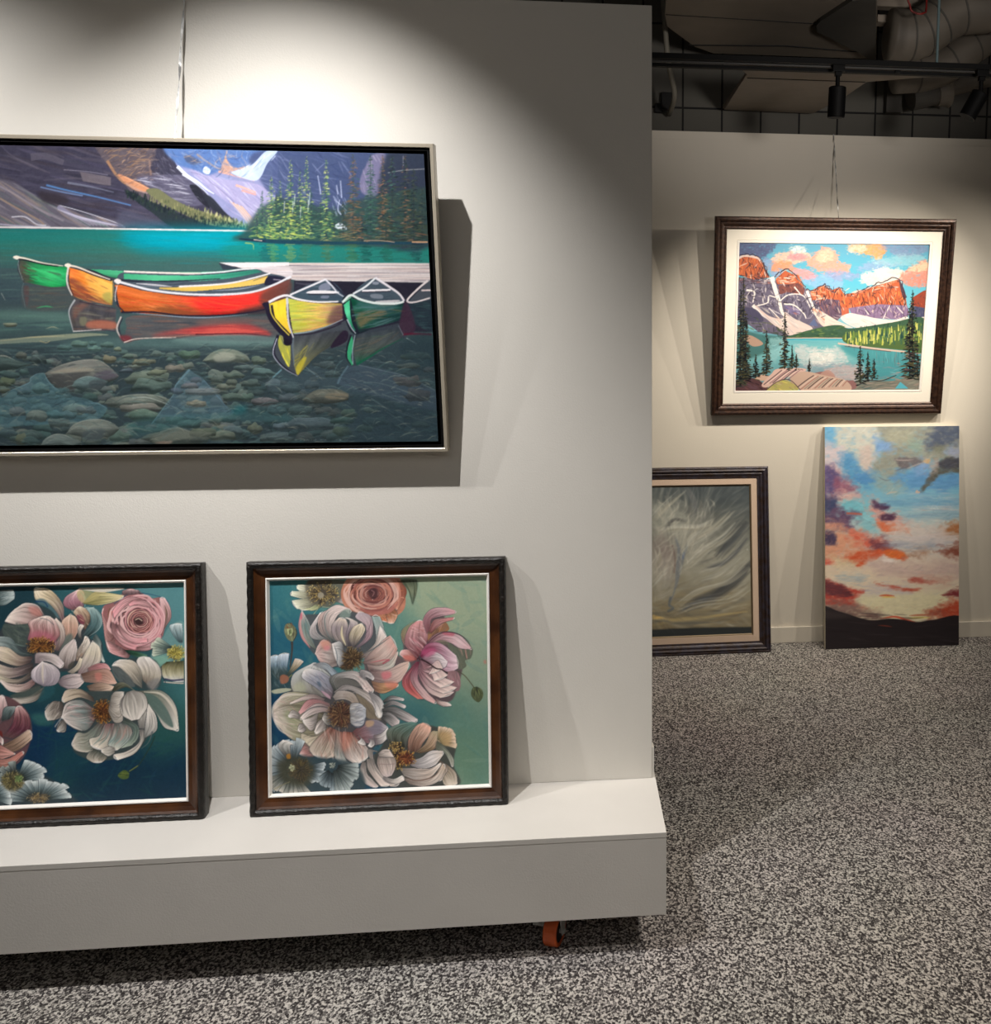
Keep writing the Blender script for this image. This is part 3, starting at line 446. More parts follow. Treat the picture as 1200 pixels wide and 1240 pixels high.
    A.loft([(700, 245), (1000, 330), (1250, 345)], [(720, 262), (960, 345), (1250, 360)], [(60, 64, 76)], amp=8)
    # orange-and-yellow canoe
    A.loft([(545, 225), (640, 250), (760, 290), (905, 335)], [(575, 445), (650, 470), (780, 500), (905, 530)], [(226, 116, 56), (232, 136, 60), (240, 178, 84), (226, 190, 96)], gt=[1.05, 1.03, .98, .85, .65], amp=26, fq=12)
    A.poly([(560, 320), (640, 340), (720, 420), (840, 490), (900, 520), (700, 490), (590, 450)], (134, 76, 60), .85, blur=8); A.poly([(700, 280), (900, 330), (900, 500), (820, 470), (720, 380)], (244, 190, 96), .55, blur=8)
    A.dabs([(550, 230), (900, 335), (890, 520), (590, 450)], 90, .42, 110, 10, [(240, 150, 70), (250, 196, 100), (210, 104, 54), (150, 84, 60), (244, 172, 80)], .5, .1); A.dabs([(640, 440), (880, 500), (880, 530), (700, 490)], 16, .12, 90, 7, [(50, 46, 60), (90, 60, 60), (176, 110, 80)], .8); A.poly([(830, 440), (895, 430), (895, 510), (850, 500)], (150, 160, 90), .6, blur=10)
    A.st([(552, 220), (540, 310), (550, 380), (582, 452)], 16, (214, 208, 204), 1, 8); A.st([(562, 240), (555, 320), (568, 390), (592, 448)], 7, (50, 44, 56), .9); A.st([(640, 500), (760, 525), (930, 560)], 12, (60, 50, 62), .8, 6)
    A.poly([(690, 245), (760, 250), (900, 320), (860, 320)], (40, 44, 56)); A.st([(545, 212), (640, 240), (760, 290), (900, 335)], 9, (40, 38, 50)); A.st([(525, 206), (620, 222), (740, 268), (890, 324)], 18, (232, 218, 204), 1, 8); A.poly([(520, 210), (545, 192), (575, 205), (555, 228)], (240, 228, 214))
    # red canoe, with its open inside
    A.fr(150, 290, 6)
    A.poly([(-10, 240), (180, 240), (560, 250), (930, 215), (1030, 240), (1180, 290), (900, 400), (560, 410), (200, 370), (-30, 300)], (74, 86, 98)); A.loft([(0, 250), (280, 262), (560, 262), (800, 240), (960, 218)], [(0, 285), (280, 300), (560, 300), (800, 275), (1000, 235)], [(70, 170, 128), (88, 190, 144), (76, 176, 138), (60, 150, 124), (50, 120, 106)], amp=14)
    A.st([(-60, 290), (120, 305), (420, 300), (700, 285)], 15, (40, 46, 60), .95, 6); A.dabs([(80, 310), (700, 300), (900, 290), (560, 390), (200, 360)], 70, -.02, 170, 8, [(110, 120, 134), (150, 160, 172), (60, 70, 84), (90, 100, 112)], .7, .06); A.st([(90, 320), (220, 330), (350, 342)], 13, (206, 204, 210), .9, both=True)
    A.loft([(260, 350), (480, 345), (760, 325), (940, 290), (1045, 262)], [(260, 358), (480, 374), (760, 352), (940, 330), (1020, 315)], [(200, 170, 90), (226, 190, 96), (232, 196, 104), (222, 186, 100)], amp=16)
    A.st([(640, 372), (840, 360), (990, 330)], 9, (150, 160, 176), .9, both=True); A.poly([(1050, 268), (1130, 270), (1170, 290), (1060, 330), (1020, 325)], (40, 40, 60)); A.st([(1085, 290), (1140, 295)], 9, (160, 150, 166), .8)
    A.st([(0, 232), (200, 240), (420, 246), (560, 246)], 13, (230, 220, 214)); A.st([(560, 246), (720, 235), (850, 218), (950, 212)], 12, (226, 232, 232), 1, 8); A.st([(560, 252), (720, 244), (880, 226)], 4, (40, 50, 60), .8)
    A.st([(400, 342), (640, 330), (800, 312), (940, 280), (1065, 246)], 13, (228, 226, 228), 1, 10); A.st([(940, 300), (1060, 260)], 4, (50, 54, 70), .7)
    hull = ([(-65, 330), (0, 335), (150, 375), (400, 405), (700, 412), (950, 385), (1130, 320), (1215, 285)], [(-20, 530), (60, 530), (200, 540), (420, 550), (680, 548), (900, 530), (1040, 505), (1150, 440)])
    A.loft(*hull, [(206, 104, 50), (214, 114, 56), (196, 104, 56), (222, 76, 52), (240, 48, 46), (232, 60, 50), (160, 72, 58), (96, 70, 70)], gt=[1.02, 1.05, 1.02, .92, .66], amp=22, fq=14)
    A.poly([(200, 500), (420, 470), (560, 530), (700, 545), (420, 552), (180, 545)], (124, 80, 50), .6, blur=12); A.poly([(520, 425), (760, 420), (980, 400), (980, 470), (700, 500), (560, 490)], (250, 50, 48), .7, blur=14)
    A.poly([(1000, 400), (1200, 300), (1200, 400), (1080, 470), (1000, 480)], (110, 66, 60), .75, blur=10); A.poly([(840, 520), (1050, 480), (1050, 540), (840, 545)], (60, 44, 52), .7, blur=10)
    A.dabs([(-40, 350), (400, 410), (950, 395), (1040, 490), (500, 545), (0, 525)], 110, .05, 150, 9, [(226, 124, 62), (180, 84, 44), (236, 80, 56), (150, 86, 54), (250, 70, 60)], .4, .12); A.dabs([(-40, 350), (400, 410), (400, 540), (0, 525)], 60, .2, 120, 9, [(222, 120, 60), (196, 96, 48), (170, 90, 50), (232, 136, 76)], .6, .12)
    A.st([(-20, 530), (200, 528), (420, 552), (680, 552), (900, 532), (1040, 505)], 12, (40, 34, 50), 1, 9); A.st([(60, 535), (200, 545), (440, 564), (640, 566), (900, 544)], 8, (136, 156, 176), .85, both=True)
    A.st([(-58, 345), (-55, 420), (-40, 480), (5, 530)], 12, (40, 36, 52), .95, 8); A.st([(-50, 335), (-62, 400), (-60, 450)], 9, (216, 206, 206), .9, 5)
    A.st([(-50, 316), (60, 345), (260, 385), (480, 408), (700, 410)], 11, (60, 50, 62), .9); A.st([(-62, 300), (40, 328), (200, 368), (420, 394), (640, 402), (850, 392), (980, 370), (1100, 325), (1215, 268)], 17, (220, 220, 226), 1, 15); A.poly([(-72, 302), (-50, 285), (-20, 298), (-40, 325)], (234, 224, 220))
    # --- yellow canoe, bow on, and its reflection
    A.fr(310, 310, 5.217)
    A.poly([(150, 480), (240, 500), (560, 400), (600, 470), (560, 560), (470, 580), (400, 620), (300, 700), (265, 755), (180, 710), (120, 640), (110, 590)], (72, 78, 86), .95)
    A.loft([(240, 510), (235, 600), (245, 700), (262, 755)], [(560, 470), (480, 560), (380, 630), (275, 740)], [(72, 76, 84), (86, 92, 88), (104, 106, 84), (160, 150, 70)], gt=[1.1, 1.0, .95, .85], amp=18, fq=9)
    A.dabs([(240, 700), (300, 650), (420, 560), (280, 560)], 30, -.8, 80, 8, [(150, 142, 80), (190, 176, 70), (110, 112, 96)], .65); A.poly([(262, 750), (255, 700), (290, 650), (320, 640), (290, 710)], (206, 190, 60), .75, blur=3); A.poly([(470, 580), (540, 480), (580, 480), (570, 540)], (42, 32, 50), .9)
    A.poly([(150, 500), (175, 560), (215, 560), (210, 700), (170, 640), (140, 560)], (180, 180, 80), .95); A.dabs([(150, 500), (215, 560), (210, 700), (140, 570)], 18, 1.2, 70, 9, [(226, 214, 60), (150, 160, 90), (240, 226, 90)], .8); A.poly([(180, 500), (240, 505), (220, 560), (180, 560)], (34, 30, 44))
    A.st([(140, 500), (112, 590), (130, 650), (190, 710), (262, 755)], 20, (40, 38, 54), 1, 6); A.st([(132, 520), (108, 600), (122, 650), (180, 712), (262, 758)], 6, (206, 210, 226), .9, 3); A.st([(236, 510), (232, 580), (240, 690)], 12, (110, 124, 134), .8, 6)
    A.poly([(80, 290), (60, 340), (90, 420), (160, 500), (230, 530), (250, 490), (560, 410), (550, 300)], (38, 34, 52))
    A.loft([(92, 300), (110, 370), (160, 430), (215, 490)], [(190, 268), (190, 340), (200, 420), (222, 480)], [(232, 206, 70), (250, 218, 60), (244, 206, 66), (226, 190, 66)], amp=14); A.st([(100, 310), (120, 400), (170, 450), (212, 492)], 12, (36, 30, 46), 1, 8); A.st([(86, 300), (100, 370), (150, 440), (210, 502)], 7, (236, 214, 90), .95)
    A.loft([(200, 268), (280, 285), (400, 300), (545, 300)], [(235, 488), (320, 475), (430, 445), (545, 405)], [(200, 206, 96), (206, 200, 80), (226, 190, 100), (200, 160, 110), (140, 100, 90)], gt=[1, 1.03, 1.0, .98, .85], amp=24, fq=12)
    A.dabs([(205, 280), (540, 305), (500, 420), (240, 480)], 110, -.03, 110, 7, [(236, 214, 80), (160, 180, 84), (226, 170, 120), (190, 196, 90), (180, 140, 100)], .6, .14); A.poly([(480, 340), (545, 320), (545, 400), (450, 430)], (96, 70, 76), .7, blur=12); A.st([(250, 478), (340, 465), (450, 430)], 9, (226, 160, 110), .7, both=True)
    A.st([(240, 492), (350, 475), (460, 440), (550, 400)], 9, (150, 164, 176), .9, 5); A.st([(235, 500), (350, 490), (470, 455), (540, 425)], 9, (40, 34, 50), .8)
    A.st([(196, 262), (200, 340), (208, 430), (236, 515)], 15, (206, 206, 214), 1, 8); A.st([(206, 300), (210, 400), (232, 480)], 4, (70, 60, 80), .7)
    A.poly([(215, 250), (440, 150), (560, 245), (540, 290), (380, 290)], (66, 84, 98)); A.dabs([(260, 250), (440, 165), (545, 240), (520, 285), (330, 275)], 40, 0, 90, 8, [(84, 100, 114), (50, 64, 80), (96, 112, 122)], .6); A.poly([(405, 185), (450, 170), (470, 210), (400, 215)], (130, 136, 156), .9); A.poly([(325, 236), (360, 218), (500, 222), (510, 236)], (232, 228, 232)); A.st([(330, 243), (505, 242)], 5, (40, 36, 50)); A.poly([(415, 252), (460, 252), (452, 268), (412, 266)], (130, 136, 156), .8)
    A.st([(470, 160), (510, 200), (560, 248)], 14, (36, 32, 50), .9, 8); A.st([(80, 292), (150, 258), (200, 250), (260, 272), (380, 290), (520, 288)], 17, (232, 228, 232), 1, 9); A.st([(215, 246), (320, 200), (440, 148)], 12, (222, 220, 226), 1, 12); A.st([(438, 148), (480, 190), (515, 232), (555, 258)], 12, (222, 220, 230), .95, 4)
    # --- green canoe, bow on
    A.poly([(620, 490), (930, 420), (1000, 420), (940, 520), (780, 600), (640, 690), (590, 680), (570, 600), (590, 500)], (58, 66, 76), .95)
    A.loft([(620, 500), (615, 560), (620, 620), (635, 685)], [(930, 450), (920, 510), (800, 590), (650, 680)], [(62, 70, 78), (76, 84, 84), (70, 86, 80), (40, 100, 76)], amp=14); A.dabs([(640, 520), (900, 470), (800, 560), (650, 640)], 34, -.35, 110, 8, [(96, 104, 92), (60, 76, 80), (110, 98, 84), (70, 100, 86)], .55); A.st([(635, 686), (730, 630), (800, 585), (930, 520)], 16, (28, 92, 72), .9, 4)
    A.poly([(600, 500), (615, 560), (600, 640), (615, 685), (590, 680), (575, 600)], (60, 170, 120), .9); A.st([(600, 500), (578, 570), (572, 640), (600, 688)], 12, (34, 34, 48), 1, 6); A.st([(625, 500), (610, 590), (612, 684)], 5, (170, 190, 200), .8)
    A.poly([(545, 290), (600, 250), (930, 290), (910, 410), (780, 440), (630, 495), (570, 420)], (30, 40, 50))
    A.loft([(598, 265), (680, 290), (800, 300), (930, 300)], [(650, 475), (720, 460), (820, 435), (910, 405)], [(24, 84, 66), (40, 90, 80), (46, 80, 82), (30, 66, 66)], gt=[1.05, 1, .95, .85], amp=20, fq=10)
    A.poly([(640, 370), (760, 340), (830, 360), (720, 410), (660, 455)], (124, 104, 76), .75, blur=10); A.dabs([(610, 285), (920, 305), (900, 400), (660, 460)], 80, -.1, 110, 8, [(60, 110, 90), (20, 60, 54), (120, 108, 80), (90, 120, 124), (24, 84, 64)], .6, .14); A.poly([(640, 290), (800, 305), (900, 310), (820, 345), (680, 330)], (84, 118, 124), .5, blur=8)
    A.loft([(555, 310), (565, 360), (590, 420), (620, 470)], [(590, 280), (595, 340), (605, 410), (630, 470)], [(76, 190, 140), (96, 210, 160), (60, 160, 120), (40, 110, 90)], amp=12); A.st([(552, 320), (560, 380), (590, 440), (620, 485)], 9, (30, 28, 44), 1, 8); A.st([(595, 275), (600, 370), (615, 440), (650, 490)], 8, (26, 28, 44), .95, 5); A.st([(640, 470), (760, 450), (880, 418), (915, 400)], 8, (40, 40, 56), .9)
    A.st([(575, 400), (600, 450), (630, 490)], 8, (190, 200, 210), .9, 5)
    A.poly([(610, 245), (755, 140), (935, 280), (800, 298), (680, 280)], (70, 84, 96)); A.dabs([(650, 250), (755, 160), (900, 270), (720, 285)], 30, 0, 90, 7, [(84, 98, 110), (54, 66, 80), (40, 50, 64)], .6); A.poly([(740, 162), (775, 165), (770, 180), (738, 178)], (140, 146, 160), .9); A.st([(670, 220), (850, 214)], 13, (230, 226, 230)); A.st([(665, 229), (850, 223)], 5, (40, 36, 50)); A.poly([(725, 243), (790, 243), (800, 268), (735, 266)], (130, 138, 150), .8); A.poly([(760, 285), (900, 278), (890, 292), (780, 298)], (200, 196, 200), .9)
    A.st([(545, 294), (598, 248), (660, 275), (760, 298), (880, 300), (935, 288)], 15, (216, 224, 222), 1, 14); A.st([(612, 240), (690, 195), (755, 138)], 12, (216, 220, 224), 1, 12); A.st([(755, 138), (850, 200), (905, 240), (936, 284)], 15, (222, 216, 222), 1, 12); A.st([(600, 258), (560, 290)], 8, (150, 220, 180), .8)
    # dark canoe cut by the edge
    A.poly([(950, 290), (1100, 200), (1200, 200), (1200, 480), (1000, 430), (960, 350)], (40, 54, 64), .95); A.dabs([(960, 300), (1110, 290), (1110, 480), (980, 420)], 34, .1, 60, 8, [(50, 74, 80), (30, 42, 54), (60, 90, 90)], .6); A.poly([(970, 285), (1085, 165), (1110, 160), (1110, 265), (1020, 290)], (74, 80, 90), .95); A.st([(1045, 218), (1105, 216)], 10, (216, 200, 200)); A.st([(1085, 155), (1010, 220), (955, 282), (1000, 292), (1100, 265)], 14, (216, 206, 206), 1, 9)
    A.poly([(930, 310), (960, 300), (1005, 430), (990, 490), (930, 490), (905, 440)], (66, 44, 62), .8, blur=5); A.st([(930, 495), (1010, 492), (1110, 496)], 14, (92, 30, 52), .8); A.st([(950, 518), (1015, 556)], 5, (190, 200, 196), .8, 2); A.poly([(1000, 500), (1115, 500), (1115, 700), (900, 600)], (44, 62, 70), .6, blur=12)
    A.st([(900, 440), (930, 500)], 4, (130, 150, 160), .7)
    A.grain(3); A.a = 255*(np.clip(A.a, 0, 255)/255)**1.04
    return A
def paint_pale_blooms():
    A = Art(308, 686, 608, 974, 3., (96, 142, 134), 5); r = A.r; q = np.pi
    A.fr()
    A.poly([(290, 670), (620, 670), (620, 990), (290, 990)], (100, 140, 130), sm=False, grad=([(44, 104, 120), (70, 130, 132), (108, 148, 136), (150, 166, 140), (140, 160, 142)], (320, 800), (600, 740)))
    for P, c, a in (([(480, 700), (600, 700), (600, 760), (540, 770), (490, 740)], (164, 178, 150), .8), ([(315, 760), (420, 760), (380, 830), (315, 850)], (36, 92, 116), .8), ([(315, 820), (420, 860), (520, 930), (520, 975), (315, 975)], (22, 62, 92), .95), ([(500, 840), (600, 850), (600, 960), (560, 960)], (84, 126, 116), .8), ([(440, 740), (500, 745), (500, 850), (440, 880)], (92, 140, 132), .7), ([(430, 850), (520, 850), (520, 900), (440, 900)], (52, 100, 108), .8), ([(560, 840), (600, 800), (600, 880)], (130, 150, 130), .6), ([(540, 900), (580, 890), (580, 950), (550, 950)], (110, 140, 112), .5)):
        A.poly(P, c, a, blur=14)
    A.dabs([(318, 695), (600, 695), (600, 960), (318, 960)], 330, .8, 26, 6, [(90, 140, 136), (130, 160, 140), (60, 116, 126), (150, 172, 150), (108, 150, 132)], .16, .8)
    # --- cream anemone and rose at the top
    A.fr(315, 690, 8.276)
    cw = [(150, 150, 126), (206, 204, 176), (232, 232, 210)]
    A.pet([(600, 230), (480, 160), (380, 150)], [(600, 250), (470, 260), (370, 190)], cw, hl=(240, 240, 226)); A.pet([(600, 250), (460, 220), (320, 215)], [(600, 280), (450, 290), (310, 260)], cw); A.pet([(600, 270), (450, 290), (320, 310)], [(600, 330), (470, 390), (370, 390)], cw); A.pet([(620, 280), (520, 370), (400, 400)], [(660, 330), (560, 400), (480, 405)], [(130, 140, 110), (190, 196, 150), (220, 220, 180)])
    A.pet([(760, 250), (800, 270), (870, 280)], [(740, 300), (800, 330), (870, 350)], [(140, 130, 130), (200, 190, 186), (216, 206, 200)])
    A.poly([(480, 110), (840, 110), (830, 260), (760, 330), (680, 380), (560, 350), (480, 290)], (104, 98, 86), .85, blur=10); A.poly([(500, 100), (700, 100), (700, 160), (500, 160)], (80, 72, 60), .7, blur=8)
    A.stamens(630, 240, 170, 120, 240, [(70, 54, 40), (96, 82, 60), (50, 44, 44), (200, 170, 100)], (76, 70, 62), 6, (232, 206, 130), .35); A.stamens(610, 255, 40, 34, 40, [(150, 140, 120)], (90, 84, 76), 5, None); A.poly([(580, 240), (610, 225), (640, 250), (620, 285), (585, 280)], (168, 160, 140), .8)
    for p in ([(530, 450), (550, 430)], [(700, 380), (620, 370)], [(540, 440), (560, 410), (580, 390)]): A.st([p[0], p[-1]], 6, (200, 200, 160), .7)
    rs = [(150, 96, 92), (214, 150, 136), (236, 180, 160)]
    A.fr(440, 690, 7.294)
    ros = [(90+280*np.cos(t)*k, 215+250*np.sin(t)*k) for t, k in zip(np.linspace(0, 2*q, 13)[:-1], [1, 1.1, 1.02, .9, .92, 1, 1.03, 1, .95, 1, 1, 1])]
    A.poly(ros, (196, 132, 108), mot=14)
    A.pet([(-60, 100), (-110, 200), (-50, 350)], [(-20, 90), (-50, 220), (20, 360)], [(226, 150, 90), (220, 140, 96), (232, 170, 140)], out=(90, 50, 40)); A.pet([(330, 100), (380, 200), (300, 350)], [(260, 100), (290, 230), (240, 350)], [(210, 130, 100), (190, 116, 96), (226, 164, 140)], out=(90, 50, 50))
    A.pet([(270, 330), (300, 400), (270, 470)], [(150, 380), (180, 430), (220, 470)], [(190, 110, 84), (226, 166, 130), (236, 190, 170)]); A.pet([(180, 360), (200, 420), (210, 462)], [(-20, 370), (60, 410), (150, 445)], [(200, 120, 90), (222, 150, 110), (214, 130, 96)])
    A.dabs(ros, 90, 1, 80, 9, [(232, 170, 140), (200, 110, 80), (150, 84, 76), (240, 196, 176), (214, 130, 90)], .6, 1.5, bend=.4)
    for k in range(13):
        f = 1-k/13.5; rx, ry = 245*f, 185*f; t0 = r.uniform(0, 2*q)
        for j in range(4):
            ta = t0+j*q/2; th = np.linspace(ta, ta+q*.62, 6); w = 1+r.normal(size=6)*.035
            P = [(85+rx*np.cos(t)*v, 215+ry*np.sin(t)*v) for t, v in zip(th, w)]; Pi = [(85+rx*.86*np.cos(t)*v, 215+ry*.86*np.sin(t)*v) for t, v in zip(th, w)]
            c = [(226, 170, 152), (206, 140, 120), (190, 120, 110), (232, 190, 176), (160, 96, 90)][r.integers(5)] if k < 7 else [(150, 90, 84), (120, 70, 70), (196, 150, 140)][r.integers(3)]
            A.st(P, 17*f+7, c, .85, both=True); A.st(Pi, 12*f+5, (78, 44, 48), .75, both=True)
    A.poly([(60, 170), (110, 160), (130, 210), (100, 260), (60, 240), (40, 200)], (64, 40, 46), .8, blur=6); A.st([(70, 180), (95, 200), (80, 235)], 7, (150, 110, 110)); A.st([(80, 265), (84, 262)], 9, (240, 230, 220))
    A.pet([(330, 90), (400, 180), (430, 295)], [(470, 90), (470, 180), (440, 300)], [(110, 124, 100), (140, 150, 120), (80, 96, 84)], out=(60, 70, 60), hl=None)
    # --- grey underpainting of the blooms
    A.fr(315, 690, 8.276); A.poly([(430, 470), (600, 440), (760, 370), (1000, 440), (1210, 500), (1200, 700), (1050, 860), (800, 980), (580, 880), (440, 700)], (84, 88, 92), .95, blur=5)
    A.fr(440, 690, 7.294); A.poly([(10, 790), (220, 620), (290, 740), (390, 830), (310, 1000), (100, 1050)], (110, 92, 94), .95, blur=4)
    A.poly([(370, 540), (520, 460), (690, 360), (760, 600), (900, 700), (880, 860), (830, 1040), (770, 1160), (620, 1160), (390, 1040), (420, 850), (360, 740)], (96, 76, 82), .9, blur=5)
    A.fr(320, 790, 7.086); A.poly([(85, 480), (200, 360), (260, 200), (420, 110), (620, 180), (900, 190), (1020, 470), (1040, 700), (880, 870), (760, 950), (560, 900), (330, 880), (240, 740), (100, 600)], (78, 76, 78), .97, blur=4)
    A.fr(430, 840, 7.059); A.poly([(50, 600), (200, 490), (310, 330), (560, 260), (850, 360), (840, 600), (870, 790), (300, 800), (70, 760)], (72, 74, 70), .95, blur=5)
    # --- tall pale-pink peony
    pk = [(160, 158, 160), (214, 190, 190), (236, 214, 212)]; wh = [(150, 156, 158), (206, 202, 202), (234, 228, 226)]
    A.fr(315, 690, 8.276)
    A.pet([(560, 800), (430, 700), (395, 560), (415, 420)], [(560, 790), (520, 700), (500, 560), (430, 425)], [(170, 180, 170), (190, 200, 190), (150, 170, 166), (228, 200, 196)], amp=26, fq=5); A.st([(410, 430), (398, 560), (430, 680), (500, 780)], 30, (222, 150, 150), .75, both=True); A.st([(412, 430), (415, 500)], 26, (214, 110, 130), .7, both=True); A.st([(455, 470), (470, 600), (540, 740)], 16, (96, 130, 132), .6, both=True)
    A.pet([(700, 700), (530, 690), (500, 590), (600, 430)], [(720, 690), (600, 660), (560, 560), (640, 440)], [(140, 160, 160), (206, 196, 196), (238, 228, 224)], fq=6)
    A.pet([(720, 720), (600, 620), (590, 470), (700, 385)], [(760, 720), (680, 600), (660, 480), (740, 380)], [(130, 150, 146), (214, 196, 190), (226, 196, 188), (232, 210, 206)], fq=6)
    A.pet([(780, 740), (640, 620), (640, 450), (760, 355), (900, 390)], [(820, 740), (730, 620), (760, 480), (840, 410), (890, 440)], [(140, 156, 156), (222, 202, 198), (238, 220, 214), (222, 200, 196)], amp=20, fq=8)
    A.st([(720, 720), (660, 600), (650, 480), (690, 410)], 12, (104, 124, 126), .7, both=True); A.poly([(790, 460), (840, 400), (900, 400), (900, 470), (830, 480)], (140, 160, 150), .8, blur=6)
    A.pet([(850, 770), (740, 680), (720, 560), (790, 480)], [(890, 770), (870, 640), (880, 560), (860, 500)], [(120, 116, 120), (200, 184, 180), (174, 160, 164), (222, 206, 190)], fq=7); A.st([(820, 560), (820, 660), (860, 760)], 22, (232, 220, 180), .85, both=True)
    A.pet([(900, 770), (860, 660), (900, 520), (850, 480)], [(920, 770), (930, 640), (980, 540), (930, 500)], [(110, 104, 112), (150, 136, 146), (190, 176, 180), (224, 212, 200)], fq=6)
    A.pet([(920, 770), (890, 680), (930, 580), (1000, 540)], [(950, 770), (1010, 680), (1050, 600), (1030, 550)], [(130, 120, 126), (222, 206, 180), (236, 222, 198)], fq=6)
    A.pet([(960, 770), (1050, 690), (1060, 560), (960, 480), (980, 430)], [(980, 790), (1110, 680), (1130, 560), (1110, 470), (1040, 430)], [(150, 140, 150), (196, 160, 170), (210, 186, 190), (190, 176, 182)], fq=6); A.st([(970, 740), (1060, 640), (1100, 560), (1110, 480)], 8, (110, 90, 104), .7, both=True)
    A.pet([(1000, 860), (1140, 760), (1160, 620), (1120, 470)], [(1010, 880), (1200, 760), (1240, 600), (1200, 470)], [(170, 150, 150), (206, 196, 190), (176, 184, 180), (150, 170, 166)], fq=8)
    A.pet([(1020, 860), (1150, 740), (1200, 560)], [(1030, 890), (1180, 820), (1280, 700)], [(190, 170, 166), (226, 210, 200), (232, 220, 214)])
    A.pet([(740, 760), (640, 700), (580, 760), (555, 830)], [(770, 960), (680, 980), (600, 920), (560, 850)], [(226, 206, 200), (234, 216, 210), (228, 196, 190), (216, 190, 186)], fq=6, amp=20); A.poly([(600, 720), (690, 710), (700, 780), (640, 800)], (222, 150, 130), .7, blur=12); A.poly([(640, 770), (690, 760), (700, 800), (650, 810)], (220, 140, 150), .6, blur=8)
    A.pet([(840, 780), (800, 720), (720, 740)], [(840, 960), (800, 980), (760, 900)], [(160, 160, 166), (210, 210, 210), (226, 218, 214)], fq=6); A.st([(740, 750), (770, 850), (770, 960)], 11, (120, 130, 136), .8, both=True)
    A.fr(440, 690, 7.294)
    A.pet([(10, 790), (100, 700), (180, 620), (235, 580)], [(0, 830), (150, 850), (260, 780), (300, 700)], [(190, 160, 160), (222, 190, 180), (226, 200, 190), (206, 160, 150)], fq=9); A.st([(10, 740), (100, 690), (230, 600)], 10, (70, 90, 96), .7, both=True); A.st([(60, 820), (160, 800), (235, 790)], 11, (196, 100, 110), .7, both=True); A.st([(170, 830), (200, 810), (232, 795)], 13, (180, 70, 90), .7)
    A.pet([(30, 830), (130, 850), (230, 810), (300, 720)], [(60, 920), (180, 900), (260, 860), (300, 760)], [(214, 180, 176), (236, 214, 206), (230, 226, 214), (220, 190, 180)], fq=7)
    A.pet([(60, 880), (200, 890), (320, 830), (400, 810)], [(100, 1010), (220, 1020), (330, 980), (390, 880)], [(200, 170, 170), (224, 190, 184), (228, 200, 190), (220, 190, 176)], fq=8); A.poly([(160, 910), (240, 900), (240, 950), (180, 970)], (220, 120, 130), .7, blur=9)
    A.pet([(70, 980), (150, 1000), (260, 1000), (310, 1010)], [(100, 1070), (160, 1090), (210, 1080), (290, 1040)], [(210, 160, 140), (226, 176, 130), (214, 140, 110)], fq=5); A.poly([(190, 990), (300, 990), (280, 1040), (210, 1040)], (222, 140, 126), .6, blur=8)
    A.fr(315, 690, 8.276); A.stamens(930, 890, 125, 130, 190, [(70, 52, 38), (110, 88, 58), (50, 40, 34), (140, 116, 80)], (58, 46, 38), 7, (150, 124, 84), .5); A.stamens(870, 970, 80, 50, 60, [(90, 70, 50), (60, 46, 36), (130, 100, 66)], (60, 48, 40), 7, None)
    # --- bud on the left, blue ruffled flower behind it
    A.pet([(170, 1100), (110, 1000), (100, 870)], [(200, 1100), (190, 1000), (190, 860)], [(60, 84, 92), (110, 140, 160), (206, 220, 232)], fq=8); A.pet([(200, 1100), (180, 980), (190, 850)], [(240, 1100), (270, 980), (290, 840)], [(50, 70, 80), (120, 150, 172), (216, 226, 236)], fq=8); A.pet([(260, 1060), (310, 980), (350, 890)], [(290, 1060), (380, 980), (435, 920)], [(80, 90, 80), (176, 160, 130), (222, 206, 190)], fq=6)
    A.poly([(100, 1000), (300, 1000), (300, 1200), (100, 1200)], (60, 76, 74), .7, blur=24); A.dabs([(110, 900), (290, 900), (300, 1180), (110, 1180)], 50, 1.4, 70, 6, [(150, 170, 180), (50, 60, 60), (90, 110, 116), (190, 200, 206)], .5, .25)
    A.poly([(200, 1070), (240, 1050), (290, 1080), (270, 1130), (210, 1140)], (176, 110, 84), .8, blur=3); A.st([(290, 1080), (320, 1050)], 6, (170, 160, 70))
    A.st([(318, 720), (320, 800), (300, 980)], 22, (74, 62, 56), .95, 12)
    A.poly([(240, 600), (260, 545), (310, 540), (360, 590), (368, 650), (330, 715), (280, 700), (250, 650)], (120, 126, 96)); A.poly([(262, 600), (300, 580), (330, 600), (310, 660), (280, 650)], (190, 200, 150), .9); A.st([(300, 600), (310, 640)], 10, (90, 120, 70)); A.dabs([(240, 600), (260, 545), (310, 540), (360, 590), (368, 650), (330, 715), (280, 700)], 30, 1.4, 50, 8, [(60, 54, 48), (150, 146, 110), (206, 206, 170), (96, 84, 66)], .7); A.dabs([(245, 545), (330, 530), (330, 580), (250, 590)], 16, 1.2, 30, 9, [(140, 84, 56), (90, 60, 46)], .9); A.st([(355, 590), (368, 640), (335, 712)], 8, (50, 54, 56), .9)
    # --- big white peony
    A.fr(320, 790, 7.086)
    A.pet([(400, 360), (250, 330), (250, 190), (420, 90)], [(560, 390), (580, 260), (560, 190), (460, 110)], [(190, 186, 180), (200, 196, 188), (196, 200, 196), (208, 206, 206)], amp=18, fq=7)
    A.pet([(560, 390), (430, 290), (330, 220), (330, 170)], [(580, 380), (590, 250), (500, 170), (400, 140)], [(196, 170, 180), (170, 170, 184), (184, 184, 196), (226, 220, 218)], fq=8, hw=14); A.poly([(250, 290), (320, 250), (360, 330), (260, 340)], (186, 188, 160), .7, blur=14)
